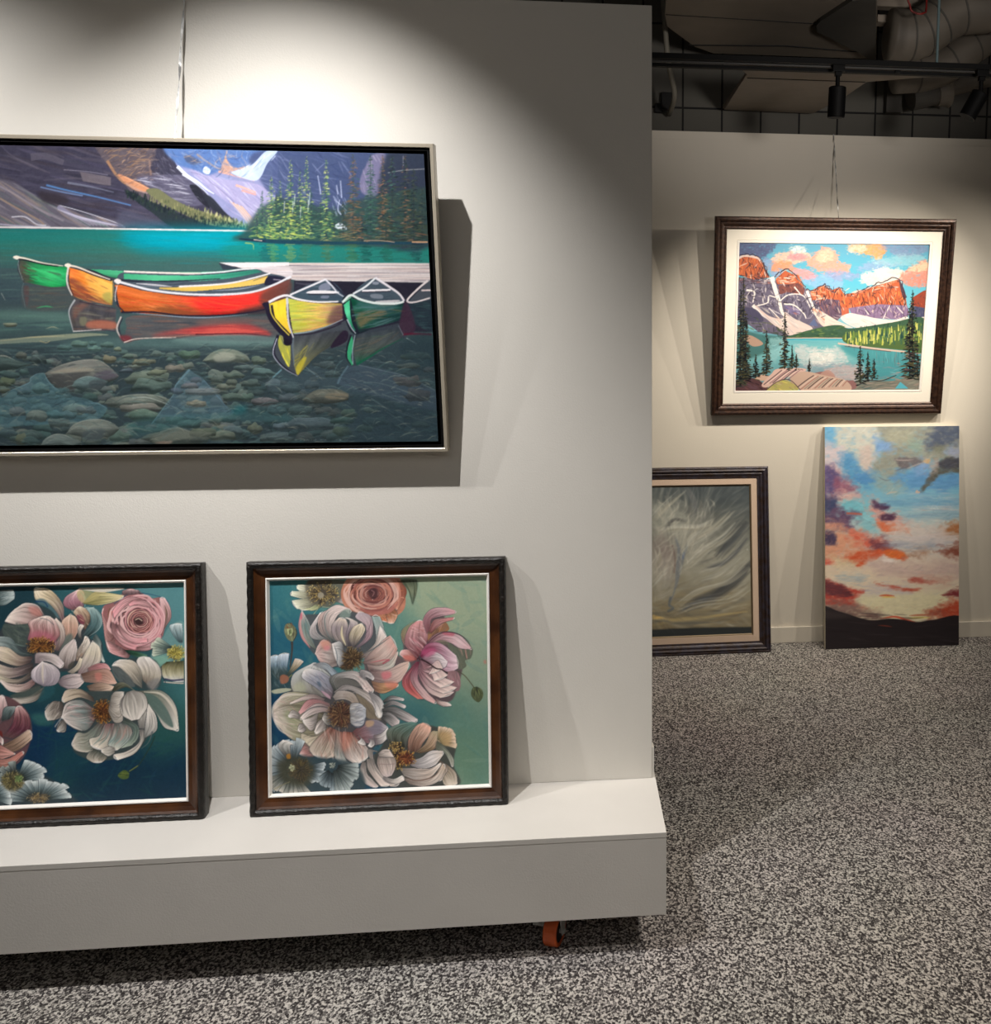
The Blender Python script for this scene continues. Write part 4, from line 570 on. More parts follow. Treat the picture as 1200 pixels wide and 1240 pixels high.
    A.dabs([(330, 180), (500, 180), (580, 300), (560, 370), (420, 280)], 40, .8, 90, 8, [(150, 154, 172), (216, 214, 220), (120, 130, 150), (196, 186, 196)], .6, .15); A.poly([(470, 250), (490, 280), (480, 300), (450, 260)], (70, 90, 110), .7, blur=5); A.st([(490, 330), (540, 370), (570, 400)], 26, (214, 170, 186), .7, both=True)
    A.pet([(420, 100), (520, 90), (600, 150), (620, 180)], [(450, 120), (530, 150), (580, 200), (590, 230)], [(206, 208, 210), (180, 188, 196), (150, 164, 176)], fq=4, hl=None)
    A.st([(600, 150), (640, 180), (680, 160)], 16, (110, 124, 134), .7)
    A.pet([(600, 330), (560, 230), (640, 180), (800, 170), (940, 320)], [(640, 320), (620, 250), (680, 220), (790, 240), (880, 360)], [(120, 124, 120), (200, 198, 196), (224, 212, 208), (226, 206, 200)], amp=26, fq=6, hw=16); A.poly([(600, 230), (660, 215), (770, 240), (830, 290), (680, 290), (620, 300)], (112, 110, 106), .85, blur=6)
    A.dabs([(800, 190), (900, 260), (890, 350), (820, 280)], 30, .9, 30, 6, [(196, 150, 146), (240, 232, 226), (160, 140, 140)], .7, .6)
    A.pet([(820, 200), (830, 150), (900, 170), (940, 210)], [(880, 240), (870, 210), (900, 220), (930, 240)], [(180, 176, 180), (214, 206, 204), (196, 190, 192)], n=8); A.dabs([(790, 150), (940, 190), (920, 240), (820, 200)], 26, .5, 30, 5, [(120, 120, 128), (236, 228, 224)], .7, .6)
    A.poly([(790, 350), (930, 420), (980, 540), (1000, 580), (880, 560), (830, 450)], (134, 122, 104), .95, blur=3); A.dabs([(790, 350), (930, 420), (980, 560), (860, 540)], 30, 1.1, 80, 9, [(160, 146, 120), (100, 92, 84)], .5)
    A.pet([(600, 340), (700, 280), (860, 330), (960, 420), (1000, 550)], [(620, 360), (720, 320), (830, 370), (930, 450), (960, 540)], [(226, 214, 210), (208, 200, 198), (196, 186, 180), (222, 210, 206), (236, 228, 224)], fq=4, hw=12); A.pet([(900, 330), (1000, 400), (1030, 480), (1010, 550)], [(920, 400), (950, 460), (960, 510), (980, 555)], [(200, 196, 200), (230, 222, 220), (240, 234, 228)], fq=5)
    A.pet([(590, 380), (640, 330), (760, 350), (820, 440)], [(610, 410), (680, 400), (740, 420), (760, 450)], [(216, 204, 196), (228, 214, 206), (190, 176, 164), (150, 136, 124)], fq=5)
    A.pet([(560, 480), (400, 360), (180, 350), (75, 470)], [(540, 720), (380, 770), (230, 740), (90, 600)], [(150, 140, 130), (176, 168, 140), (184, 180, 150), (206, 196, 180), (222, 206, 196)], amp=22, fq=10, gt=[1.05, .92, .95, 1.05]); A.st([(400, 365), (200, 365), (90, 440), (75, 540), (130, 660), (240, 730)], 17, (226, 216, 208), .8, both=True)
    A.poly([(180, 520), (260, 500), (300, 640), (220, 620)], (150, 160, 124), .7, blur=18); A.dabs([(90, 440), (300, 420), (320, 640), (230, 720), (110, 620)], 50, .4, 80, 9, [(214, 196, 180), (170, 170, 140), (232, 220, 206), (196, 156, 150)], .5, .3)
    A.pet([(520, 400), (420, 360), (330, 380), (230, 430)], [(510, 410), (420, 400), (340, 410), (235, 440)], [(206, 180, 176), (222, 200, 194), (230, 216, 208)], fq=3); A.pet([(560, 440), (450, 400), (360, 420), (290, 520)], [(570, 470), (450, 450), (390, 480), (310, 530)], [(200, 160, 160), (206, 150, 152), (222, 170, 170)], fq=4); A.pet([(600, 480), (470, 440), (380, 480), (310, 560)], [(610, 520), (500, 510), (400, 540), (330, 580)], [(190, 160, 160), (220, 200, 196), (232, 220, 214)], fq=5)
    A.st([(600, 500), (500, 465), (400, 480), (310, 545)], 11, (86, 84, 88), .8, both=True)
    for B_, C_ in (([(460, 520), (400, 560), (330, 580)], [(440, 640), (400, 670), (350, 620)]), ([(520, 560), (460, 600), (430, 680)], [(530, 660), (500, 720), (460, 710)]), ([(300, 520), (240, 500), (205, 540)], [(300, 570), (260, 560), (220, 560)]), ([(330, 610), (300, 620), (290, 660)], [(360, 660), (330, 685), (300, 680)])): A.pet(B_, C_, [(190, 180, 176), (222, 210, 204), (236, 228, 222)], out=(80, 80, 86))
    A.pet([(570, 540), (520, 520), (500, 560)], [(580, 620), (540, 620), (510, 590)], [(110, 110, 110), (160, 156, 150), (196, 190, 184)])
    low = [(214, 150, 134), (206, 170, 156), (196, 180, 164), (214, 200, 188)]
    A.pet([(560, 640), (420, 720), (320, 700), (330, 790)], [(580, 680), (480, 740), (420, 800), (360, 810)], [(190, 180, 160), (214, 200, 176), (222, 212, 190)], fq=5); A.pet([(360, 780), (300, 760), (250, 830)], [(450, 880), (400, 900), (330, 890)], [(196, 180, 170), (206, 150, 146), (222, 190, 186)], fq=5)
    A.pet([(560, 640), (460, 730), (390, 820), (420, 880)], [(620, 670), (620, 780), (610, 880), (540, 915)], low, amp=24, fq=11, hw=12); A.pet([(620, 670), (610, 780), (610, 900), (660, 950)], [(680, 690), (680, 820), (700, 920), (730, 950)], [(200, 140, 124), (190, 170, 160), (176, 180, 176), (196, 196, 192)], amp=20, fq=7)
    A.pet([(680, 680), (670, 800), (700, 900), (780, 960)], [(780, 690), (850, 780), (895, 840), (890, 900)], [(214, 140, 126), (216, 176, 160), (206, 190, 184), (226, 214, 206)], amp=28, fq=12, hw=14)
    A.dabs([(520, 650), (780, 690), (860, 880), (780, 950), (420, 890)], 60, 1.4, 110, 10, [(232, 200, 186), (206, 140, 124), (176, 160, 150), (236, 222, 212)], .5, .18)
    A.poly([(650, 700), (740, 700), (740, 790), (670, 850)], (214, 140, 122), .5, blur=16)
    A.pet([(760, 680), (860, 600), (960, 580), (1060, 640)], [(820, 760), (900, 780), (980, 790), (1060, 740)], [(190, 130, 130), (190, 150, 160), (160, 150, 160), (186, 180, 186)], fq=9); A.poly([(880, 590), (1000, 600), (1000, 690), (920, 700)], (130, 124, 138), .7, blur=12); A.poly([(870, 590), (940, 590), (930, 630), (880, 640)], (206, 170, 130), .7, blur=6)
    for B_, C_ in (([(940, 710), (1000, 700), (1060, 650)], [(960, 790), (1010, 780), (1050, 740)]), ([(890, 740), (910, 760), (890, 800)], [(940, 740), (945, 790), (920, 815)]), ([(800, 700), (830, 740), (800, 770)], [(860, 760), (870, 790), (850, 795)])): A.pet(B_, C_, [(190, 170, 176), (222, 214, 212), (236, 230, 226)])
    A.stamens(660, 530, 130, 130, 260, [(76, 56, 44), (110, 84, 62), (48, 34, 34), (150, 120, 84), (90, 50, 44)], (66, 44, 42), 6, (150, 126, 90), .55)
    A.pet([(735, 470), (750, 440), (820, 440), (870, 480)], [(740, 600), (780, 640), (830, 640), (870, 590)], [(210, 208, 208), (226, 222, 222), (200, 200, 206), (180, 184, 192)], fq=6, hl=None, out=(50, 52, 60)); A.dabs([(740, 460), (860, 470), (860, 610), (760, 620)], 36, -.2, 70, 7, [(150, 156, 166), (240, 236, 234), (120, 126, 140)], .6, .25, bend=-.3); A.st([(740, 615), (790, 640), (850, 625), (872, 560)], 12, (70, 76, 90), .8)
    A.fr(430, 840, 7.059)
    for B_, C_ in (([(240, 60), (310, 20), (410, 40)], [(250, 80), (320, 50), (410, 60)]), ([(240, 100), (320, 60), (430, 100)], [(250, 120), (330, 95), (420, 125)]), ([(230, 130), (330, 110), (440, 160), (535, 220)], [(240, 170), (320, 180), (420, 230), (500, 250)]), ([(240, 160), (300, 160), (380, 230)], [(230, 210), (290, 260), (350, 300)])): A.pet(B_, C_, [(96, 96, 96), (160, 156, 156), (222, 208, 206)], fq=6, amp=26, out=(60, 70, 76))
    # --- lower-right peony
    A.pet([(300, 450), (270, 330), (350, 270), (480, 240)], [(450, 460), (450, 380), (500, 320), (560, 260)], [(84, 84, 76), (120, 130, 116), (110, 136, 126), (96, 134, 126)], amp=24, fq=10, hl=None)
    A.pet([(450, 490), (460, 380), (520, 280), (580, 248)], [(540, 500), (580, 420), (640, 340), (650, 290)], [(150, 112, 96), (206, 160, 140), (222, 184, 164), (226, 176, 156)], amp=20, fq=8, hl=(226, 190, 176)); A.st([(470, 490), (500, 400), (560, 260)], 8, (96, 80, 76), .6, both=True)
    A.pet([(520, 500), (600, 430), (650, 330), (700, 320)], [(560, 510), (680, 470), (740, 400), (720, 350)], [(150, 124, 96), (190, 160, 130), (206, 176, 150), (176, 170, 140)], amp=22, fq=8, hl=None)
    A.ruff(700, 420, 170, 140, -1.5, .3, 7, [(150, 150, 116), (206, 180, 140), (226, 200, 176)], (120, 120, 100), 5, .2); A.poly([(720, 340), (820, 340), (800, 440), (740, 430)], (206, 170, 120), .6, blur=10)
    A.pet([(700, 400), (780, 470), (840, 560), (840, 620)], [(690, 480), (760, 500), (800, 560), (820, 610)], [(150, 160, 136), (190, 196, 176), (214, 210, 196)], fq=5, a=.8)
    A.pet([(440, 580), (560, 550), (650, 490), (750, 490)], [(490, 620), (580, 640), (680, 610), (740, 540)], [(200, 190, 196), (226, 220, 222), (236, 228, 226), (214, 200, 190)], fq=7, amp=20)
    A.pet([(720, 570), (800, 620), (860, 680), (875, 770)], [(700, 660), (740, 720), (760, 770), (790, 790)], [(176, 150, 130), (206, 190, 170), (222, 210, 196)], fq=7); A.pet([(740, 580), (790, 640), (760, 700), (740, 740)], [(700, 620), (740, 660), (710, 720), (680, 750)], [(150, 130, 116), (216, 196, 180), (230, 214, 204)], fq=6)
    A.pet([(400, 720), (560, 740), (680, 700), (750, 600)], [(470, 775), (600, 790), (720, 740), (770, 640)], [(206, 186, 176), (228, 212, 202), (236, 222, 212), (200, 180, 160)], fq=5); A.pet([(380, 640), (520, 640), (640, 640), (730, 590)], [(420, 700), (520, 735), (640, 715), (720, 630)], [(222, 210, 202), (232, 218, 210), (220, 202, 190), (236, 224, 216)], fq=6, amp=22)
    A.st([(400, 700), (520, 742), (660, 715), (735, 640)], 11, (120, 92, 80), .75, both=True)
    A.pet([(190, 490), (110, 480), (130, 560), (200, 680), (300, 790)], [(250, 690), (180, 620), (170, 560), (180, 520), (190, 500)][::-1][:1]+[(150, 500), (170, 600), (240, 690), (380, 770)], [(190, 186, 180), (214, 202, 194), (226, 212, 204), (222, 206, 196)], fq=6)
    A.pet([(60, 580), (40, 680), (80, 760), (150, 800)], [(90, 590), (100, 680), (150, 740), (200, 790)], [(206, 196, 190), (222, 208, 202), (216, 200, 196)], fq=5); A.pet([(100, 560), (110, 640), (170, 730), (220, 790)], [(150, 560), (170, 640), (230, 720), (300, 780)], [(200, 190, 184), (226, 210, 202), (230, 214, 206)], fq=6)
    A.pet([(240, 710), (330, 730), (400, 700)], [(260, 750), (350, 770), (420, 740)], [(190, 180, 180), (226, 218, 212), (236, 228, 222)])
    A.stamens(370, 540, 70, 130, 130, [(44, 32, 30), (90, 66, 50), (140, 110, 70)], (44, 34, 32), 8, (190, 160, 90), .5); A.stamens(440, 550, 90, 70, 110, [(110, 56, 36), (80, 40, 32), (150, 96, 60)], (84, 44, 34), 8, (190, 150, 84), .6); A.stamens(340, 450, 60, 40, 60, [(60, 46, 36), (120, 96, 60)], (60, 50, 44), 7, (222, 190, 120), .5)
    A.pet([(200, 520), (190, 600), (230, 690), (270, 712)], [(290, 480), (345, 570), (340, 640), (310, 700)], [(200, 184, 178), (232, 214, 204), (228, 210, 202), (190, 176, 176)], fq=6, amp=22, hl=None, out=(60, 60, 70)); A.pet([(200, 510), (240, 480), (290, 478)], [(210, 540), (280, 540), (330, 540)], [(226, 212, 204), (236, 222, 214), (230, 214, 206)], hl=None); A.st([(190, 600), (270, 605), (340, 600)], 6, (150, 130, 130), .8)
    # --- pink tulip-like bloom, upper right
    A.fr(440, 690, 7.294)
    A.pet([(480, 770), (360, 660), (340, 540), (430, 460)], [(500, 760), (430, 640), (410, 520), (480, 455)], [(200, 140, 140), (190, 140, 136), (150, 140, 110), (120, 136, 116)], fq=7, hl=None)
    A.pet([(480, 780), (370, 660), (400, 520), (470, 455)], [(560, 650), (580, 560), (560, 480), (520, 450)], [(196, 120, 130), (210, 150, 156), (222, 170, 172), (206, 140, 140)], fq=9, amp=20); A.dabs([(400, 600), (500, 590), (570, 640), (500, 730), (400, 680)], 26, .8, 90, 10, [(236, 206, 206), (190, 110, 120), (222, 170, 176)], .7, .15); A.dabs([(420, 500), (560, 500), (550, 580), (430, 580)], 18, .3, 60, 9, [(230, 190, 190), (176, 110, 110)], .6)
    A.poly([(580, 640), (570, 560), (600, 470), (700, 440), (760, 520), (700, 560), (640, 600)], (150, 110, 84)); A.dabs([(580, 640), (570, 560), (620, 480), (720, 480), (740, 540), (640, 600)], 36, -1.0, 90, 9, [(176, 124, 80), (110, 80, 66), (190, 140, 130), (130, 130, 116)], .7)
    A.pet([(560, 560), (530, 440), (600, 350), (720, 335), (805, 360)], [(590, 520), (600, 440), (680, 410), (740, 400), (808, 385)], [(206, 130, 140), (206, 150, 160), (222, 180, 186), (210, 160, 166)], fq=6, hl=(236, 210, 212)); A.pet([(580, 540), (620, 450), (700, 430), (800, 420)], [(600, 560), (680, 480), (720, 460), (790, 440)], [(190, 110, 110), (216, 160, 160), (206, 130, 130)], fq=3)
    A.poly([(740, 640), (830, 690), (960, 690), (950, 780), (900, 800), (910, 850), (860, 880), (820, 840)], (104, 110, 96)); A.dabs([(780, 680), (950, 690), (900, 860), (830, 860)], 34, 1.3, 70, 8, [(130, 130, 110), (70, 78, 72), (150, 130, 116), (190, 150, 140)], .6); A.st([(900, 700), (915, 780)], 12, (190, 140, 130), .7)
    A.pet([(540, 700), (600, 600), (700, 550), (840, 570), (955, 690)], [(560, 690), (680, 640), (760, 640), (850, 690), (930, 700)], [(190, 110, 130), (206, 150, 160), (222, 176, 184), (230, 200, 204), (214, 176, 180)], fq=7, amp=18, hl=(236, 212, 214)); A.st([(530, 700), (620, 600), (720, 550), (840, 570), (920, 630), (958, 700)], 10, (60, 44, 52), .85, both=True); A.poly([(700, 555), (800, 560), (790, 585), (720, 575)], (190, 80, 100), .6, blur=5)
    A.poly([(620, 640), (700, 620), (760, 650), (700, 660)], (120, 120, 100), .7, blur=5)
    A.pet([(500, 760), (560, 660), (680, 650), (820, 760)], [(530, 790), (640, 860), (760, 900), (835, 870)], [(190, 80, 120), (206, 120, 150), (222, 180, 196), (230, 204, 212)], amp=22, fq=10, hl=(226, 214, 206)); A.pet([(520, 780), (600, 720), (680, 750), (730, 800)], [(600, 840), (660, 870), (720, 860), (740, 820)], [(214, 160, 180), (240, 224, 228), (236, 220, 224)], fq=6); A.poly([(510, 720), (620, 690), (640, 730), (560, 770)], (196, 90, 130), .7, blur=10)
    A.poly([(750, 900), (830, 900), (860, 1000), (840, 1070), (780, 1050), (740, 960)], (150, 116, 120)); A.dabs([(750, 900), (830, 900), (860, 1040), (780, 1040)], 20, 1.3, 60, 9, [(190, 150, 156), (110, 100, 100), (176, 110, 120)], .7)
    A.pet([(470, 810), (350, 960), (370, 1060), (480, 1140)], [(490, 820), (440, 960), (470, 1060), (540, 1140)], [(196, 90, 120), (190, 120, 130), (206, 110, 110), (214, 130, 120)], fq=6, hl=None)
    A.pet([(480, 810), (420, 960), (520, 1120), (620, 1180)], [(520, 820), (480, 960), (560, 1080), (640, 1160)], [(190, 84, 116), (214, 160, 170), (226, 190, 190), (222, 180, 176)], fq=5)
    for i, (y0, y1, x1, xb) in enumerate(((850, 1130, 800, 640), (840, 1090, 825, 680), (830, 1040, 800, 700), (820, 980, 745, 660), (810, 920, 700, 620))):
        A.pet([(500, 800), (490+i*12, y0+70), (570+i*10, y1-60), (x1-120, y1)], [(520, 800), (540+i*14, y0+30), (620+i*10, y1-120), (x1, y1-50)], [(206, 150, 166), (196, 140, 150), (226, 196, 194), (234, 212, 204)], fq=5, amp=18, ow=9, out=(104, 84, 92))
    A.pet([(640, 1140), (690, 1160), (740, 1170)], [(650, 1180), (710, 1205), (780, 1200)], [(206, 170, 166), (232, 206, 200), (236, 216, 210)]); A.st([(510, 790), (570, 820), (640, 870), (690, 880), (745, 915)], 16, (52, 36, 40), .95, 9); A.st([(470, 790), (490, 780), (500, 800)], 14, (70, 40, 50))
    A.pet([(470, 780), (400, 710), (340, 710)], [(470, 800), (380, 790), (320, 750)], [(206, 110, 110), (226, 160, 154), (230, 186, 184)], fq=4); A.poly([(350, 760), (430, 760), (450, 800), (380, 810)], (214, 120, 110), .7, blur=7)
    A.st([(835, 895), (900, 940), (975, 1035)], 8, (84, 80, 60), .95); A.poly([(975, 1035), (1040, 1050), (1060, 1110), (1020, 1170), (970, 1140), (950, 1090)], (84, 92, 66)); A.dabs([(975, 1035), (1040, 1050), (1060, 1110), (1020, 1170), (970, 1140)], 26, 1.3, 50, 8, [(40, 44, 40), (130, 140, 90), (150, 156, 110), (60, 70, 50)], .8)
    A.poly([(1065, 800), (1085, 800), (1085, 830), (1065, 825)], (196, 120, 110), .7, blur=5)
    # --- blue-grey flowers at the lower left
    A.fr(320, 790, 7.086)
    bl = [(60, 72, 72), (126, 142, 150), (196, 206, 210)]
    A.poly([(60, 330), (140, 310), (220, 310), (220, 330), (100, 355)], (196, 196, 170), .9)
    A.poly([(70, 820), (300, 880), (780, 960), (800, 1240), (40, 1240)], (58, 74, 80), .9, blur=10)
    A.ruff(240, 990, 215, 260, 2.3, 5.2, 9, bl, (50, 60, 66), 6, .25); A.ruff(250, 1000, 290, 170, -.35, .9, 8, bl, (50, 60, 66), 6, .5); A.ruff(240, 1010, 240, 230, .9, 2.8, 9, [(70, 78, 70), (130, 136, 130), (196, 190, 180)], (50, 60, 60), 6, .35)
    A.ruff(590, 970, 225, 240, -.1, 1.5, 8, [(60, 70, 70), (120, 134, 134), (176, 186, 186)], (50, 60, 66), 6, .2); A.ruff(590, 980, 150, 190, 1.5, 2.6, 5, [(50, 62, 66), (100, 116, 124), (150, 164, 170)], (50, 60, 66), 6, .3)
    A.pet([(170, 880), (120, 800), (160, 750)], [(230, 900), (220, 800), (250, 790)], [(120, 120, 116), (190, 190, 186), (216, 212, 206)], fq=4)
    A.poly([(120, 940), (330, 900), (420, 990), (380, 1140), (200, 1120), (130, 1040)], (72, 72, 58), .8, blur=20); A.stamens(310, 1010, 110, 120, 130, [(70, 60, 40), (110, 100, 66), (50, 46, 40)], (70, 64, 54), 5, (110, 90, 60), .5); A.stamens(240, 990, 34, 30, 40, [(190, 196, 160)], (110, 110, 90), 5, (206, 210, 170)); A.stamens(585, 970, 34, 28, 40, [(190, 196, 180)], (80, 90, 90), 4, (200, 206, 190)); A.poly([(190, 880), (220, 870), (225, 910), (195, 910)], (190, 130, 50), .8, blur=4)
    A.st([(80, 1180), (150, 1140), (220, 1110)], 6, (150, 140, 100), .7)
    A.grain(3)
    return A
def paint_dark_blooms():
    A = Art(-215, 692, 226, 988, 2.6, (38, 66, 76), 9); r = A.r; q = np.pi
    A.fr()
    A.poly([(-220, 690), (230, 690), (230, 990), (-220, 990)], (38, 66, 76), sm=False, grad=([(50, 96, 104), (44, 86, 92), (34, 70, 76), (18, 54, 74), (20, 52, 70)], (120, 690), (90, 990)))
    for P, c, a in (([(150, 700), (225, 700), (225, 780), (190, 760)], (96, 146, 150), .8), ([(110, 700), (160, 700), (130, 760), (100, 740)], (70, 116, 122), .7), ([(0, 700), (60, 700), (40, 750), (0, 790), (-60, 760)], (26, 54, 64), .9), ([(30, 870), (110, 880), (140, 940), (60, 950), (30, 910)], (12, 46, 82), .85), ([(70, 890), (120, 920), (110, 970), (60, 960)], (30, 76, 74), .6), ([(170, 850), (225, 850), (225, 900), (180, 930)], (44, 92, 86), .7), ([(100, 930), (225, 920), (225, 990), (90, 990)], (14, 48, 68), .8), ([(190, 800), (225, 800), (225, 860), (200, 840)], (70, 122, 124), .7)):
        A.poly(P, c, a, blur=13)
    A.fr(0, 820, 5.333); A.dabs([(180, 220), (480, 300), (1160, 400), (1160, 800), (420, 800), (200, 500)], 160, -.6, 120, 16, [(20, 70, 84), (40, 92, 84), (14, 50, 80), (30, 80, 70)], .3, .7)
    A.poly([(200, 240), (330, 240), (350, 300), (240, 310)], (60, 110, 104), .7, blur=14)
    cw = [(120, 116, 112), (196, 184, 174), (232, 220, 208)]; pk = [(150, 120, 126), (206, 170, 170), (236, 212, 208)]; gr = [(70, 84, 86), (120, 138, 138), (180, 190, 188)]
    # --- off-frame half of the bouquet
    A.fr(0, 700, 8.27)
    for cx, cy, s_, cc in ((-700, 500, 1., pk), (-1150, 900, 1.1, cw), (-650, 1350, .9, cw), (-1300, 350, .8, pk)):
        A.poly([(cx+420*s_*np.cos(t), cy+380*s_*np.sin(t)) for t in np.linspace(0, 6, 11)], (104, 98, 96), .95, blur=10)
        for R_ in (400, 290, 190):
            for i in range(8):
                t = i*q/4+R_; w_ = .42
                P = [(cx+s_*k*R_*np.cos(t-w_*f), cy+s_*k*R_*.9*np.sin(t-w_*f)) for k, f in ((.1, .3), (.6, 1), (1, .5))]; Q = [(cx+s_*k*R_*np.cos(t+w_*f), cy+s_*k*R_*.9*np.sin(t+w_*f)) for k, f in ((.1, .3), (.6, 1), (1, .5))]
                A.pet(P, Q, cc, amp=18)
        A.stamens(cx, cy, 90*s_, 80*s_, 90, [(120, 80, 50), (70, 46, 36)], (70, 46, 40), 7, (190, 150, 90))
    # --- upper white peony
    A.pet([(-120, 190), (-20, 130), (130, 120)], [(-80, 260), (40, 270), (140, 210)], gr, fq=6, hl=(206, 214, 214)); A.dabs([(-60, 140), (130, 130), (140, 210), (0, 260)], 26, -.3, 80, 6, [(190, 200, 200), (70, 90, 96)], .7, .5)
    A.poly([(60, 440), (200, 280), (400, 280), (560, 380), (780, 380), (900, 600), (1020, 640), (1000, 860), (860, 960), (600, 940), (420, 1080), (180, 1140), (0, 1020), (-120, 900), (-60, 640)], (58, 64, 68), .97, blur=6)
    A.pet([(620, 430), (560, 330), (470, 240), (360, 215), (340, 110)], [(640, 400), (630, 280), (560, 170), (480, 110), (400, 100)], [(190, 150, 156), (200, 180, 160), (226, 206, 170), (236, 222, 200)], amp=26, fq=8); A.poly([(360, 220), (440, 210), (530, 300), (600, 400), (560, 390), (480, 300), (390, 260)], (90, 116, 122), .8, blur=6); A.st([(350, 235), (440, 240), (480, 290)], 13, (24, 60, 96), .85); A.poly([(430, 290), (520, 330), (560, 400), (450, 370)], (50, 66, 70), .9, blur=5)
    A.pet([(720, 320), (640, 270), (660, 190), (790, 108)], [(830, 290), (850, 220), (840, 150), (810, 108)], [(190, 140, 150), (222, 160, 176), (232, 190, 196), (236, 214, 206)], amp=24, fq=7); A.st([(800, 130), (850, 200), (850, 290)], 22, (140, 180, 184), .7, both=True)
    A.pet([(830, 570), (900, 470), (900, 380), (850, 300), (930, 295)], [(900, 590), (1010, 480), (1020, 400), (980, 330), (940, 300)], [(80, 104, 108), (104, 140, 144), (140, 170, 170), (170, 190, 186)], amp=24, fq=9, hl=(196, 206, 200)); A.st([(880, 590), (980, 520), (1020, 440), (990, 340)], 9, (190, 204, 200), .7, both=True)
    A.pet([(850, 520), (780, 400), (740, 340), (780, 290)], [(900, 440), (900, 370), (860, 310), (820, 290)], [(150, 120, 104), (196, 164, 140), (206, 180, 154), (222, 204, 180)], fq=7); A.poly([(770, 370), (820, 370), (850, 430), (830, 470), (780, 430)], (122, 60, 76), .85, blur=5); A.dabs([(720, 300), (860, 300), (900, 440), (850, 470), (740, 360)], 26, .7, 60, 9, [(226, 206, 180), (150, 116, 100), (206, 170, 140)], .7)
    A.pet([(560, 730), (640, 560), (620, 440), (690, 370)], [(600, 730), (730, 620), (785, 500), (760, 400), (720, 370)], [(150, 130, 124), (206, 160, 140), (222, 180, 160), (226, 206, 184)], amp=24, fq=9, hl=(232, 214, 196)); A.poly([(640, 600), (720, 560), (720, 660), (600, 740)], (90, 110, 106), .75, blur=10)
    A.pet([(400, 470), (260, 480), (140, 460), (50, 435)], [(430, 380), (380, 290), (260, 250), (150, 310)], [(190, 150, 146), (206, 170, 164), (222, 200, 192), (226, 212, 200)], amp=22, fq=9); A.poly([(280, 290), (380, 300), (430, 370), (330, 370)], (214, 140, 130), .6, blur=12); A.st([(45, 435), (120, 340), (250, 262), (370, 275), (440, 375)], 11, (232, 218, 210), .85, both=True)
    A.poly([(40, 460), (120, 470), (330, 465), (280, 600), (240, 690), (130, 650), (30, 560)], (72, 84, 80)); A.dabs([(40, 460), (330, 465), (270, 640), (120, 620)], 40, .5, 110, 14, [(92, 104, 96), (56, 66, 68), (104, 110, 106)], .6, .3); A.st([(60, 590), (160, 660), (260, 685)], 11, (110, 130, 126), .8, both=True)
    A.pet([(540, 720), (560, 600), (540, 480)], [(590, 720), (650, 600), (630, 480), (560, 400)], [(170, 140, 140), (216, 196, 186), (232, 216, 204)], fq=6); A.st([(545, 480), (565, 560), (570, 680)], 13, (84, 60, 76), .8, both=True)
    A.pet([(280, 620), (300, 520), (290, 440), (420, 385)], [(540, 640), (600, 560), (560, 440), (500, 385)], [(206, 130, 140), (220, 160, 160), (228, 196, 190), (236, 220, 210)], amp=22, fq=10, hl=(240, 228, 220)); A.poly([(330, 540), (460, 540), (540, 590), (540, 660), (300, 620)], (190, 104, 122), .6, blur=16); A.st([(400, 400), (480, 420), (540, 470)], 8, (70, 80, 90), .6)
    A.stamens(410, 680, 150, 105, 300, [(120, 76, 36), (80, 46, 30), (160, 110, 56), (54, 34, 26)], (60, 36, 30), 7, (196, 150, 80), .5)
    A.pet([(340, 760), (200, 720), (100, 600), (-80, 590)], [(300, 780), (140, 780), (40, 700), (-80, 690)], gr, fq=6, amp=20, hl=None); A.pet([(330, 790), (200, 780), (80, 700), (-60, 680)], [(300, 850), (180, 880), (40, 840), (-80, 780)], [(130, 110, 110), (200, 176, 160), (232, 216, 190), (226, 206, 196)], fq=8, hw=13)
    A.pet([(330, 850), (160, 900), (40, 880), (-100, 820)], [(330, 930), (200, 980), (60, 1000), (-90, 960)], [(100, 90, 90), (150, 130, 130), (206, 190, 176), (222, 210, 190)], fq=7); A.pet([(320, 930), (200, 1010), (60, 1000), (-60, 950)], [(300, 1010), (160, 1060), (20, 1050), (-80, 1010)], [(120, 106, 104), (190, 176, 160), (226, 216, 190)], fq=6)
    A.pet([(340, 1000), (240, 1060), (100, 1060), (10, 1020)], [(350, 1060), (240, 1140), (100, 1130), (20, 1060)], [(206, 160, 160), (226, 200, 190), (232, 216, 206)], fq=6, hw=12); A.pet([(440, 1090), (300, 1180), (150, 1200), (40, 1220)], [(440, 1160), (330, 1240), (160, 1260), (60, 1250)], [(150, 140, 130), (206, 196, 184), (232, 220, 210)], fq=5); A.poly([(100, 1180), (260, 1120), (400, 1080), (380, 1160), (200, 1210)], (84, 90, 84), .8, blur=6)
    A.poly([(450, 1080), (540, 1080), (540, 1160), (420, 1240), (380, 1230)], (40, 84, 92), .8, blur=8)
    A.pet([(610, 900), (590, 780), (640, 690), (730, 615)], [(700, 910), (750, 820), (770, 720), (760, 640)], [(160, 140, 140), (212, 196, 190), (226, 212, 206), (214, 200, 196)], amp=22, fq=7); A.poly([(680, 880), (740, 830), (750, 860), (700, 915)], (70, 70, 64), .8, blur=6)
    A.pet([(760, 830), (770, 740), (830, 640), (850, 580)], [(800, 830), (860, 730), (900, 660), (895, 620)], [(170, 140, 126), (214, 196, 180), (222, 210, 196), (236, 226, 214)], fq=6); A.dabs([(770, 800), (840, 600), (890, 620), (800, 820)], 24, -.9, 30, 9, [(170, 130, 110), (236, 226, 216), (150, 140, 140)], .7, .6); A.pet([(790, 600), (780, 520), (800, 465)], [(815, 610), (810, 540), (840, 480)], cw)
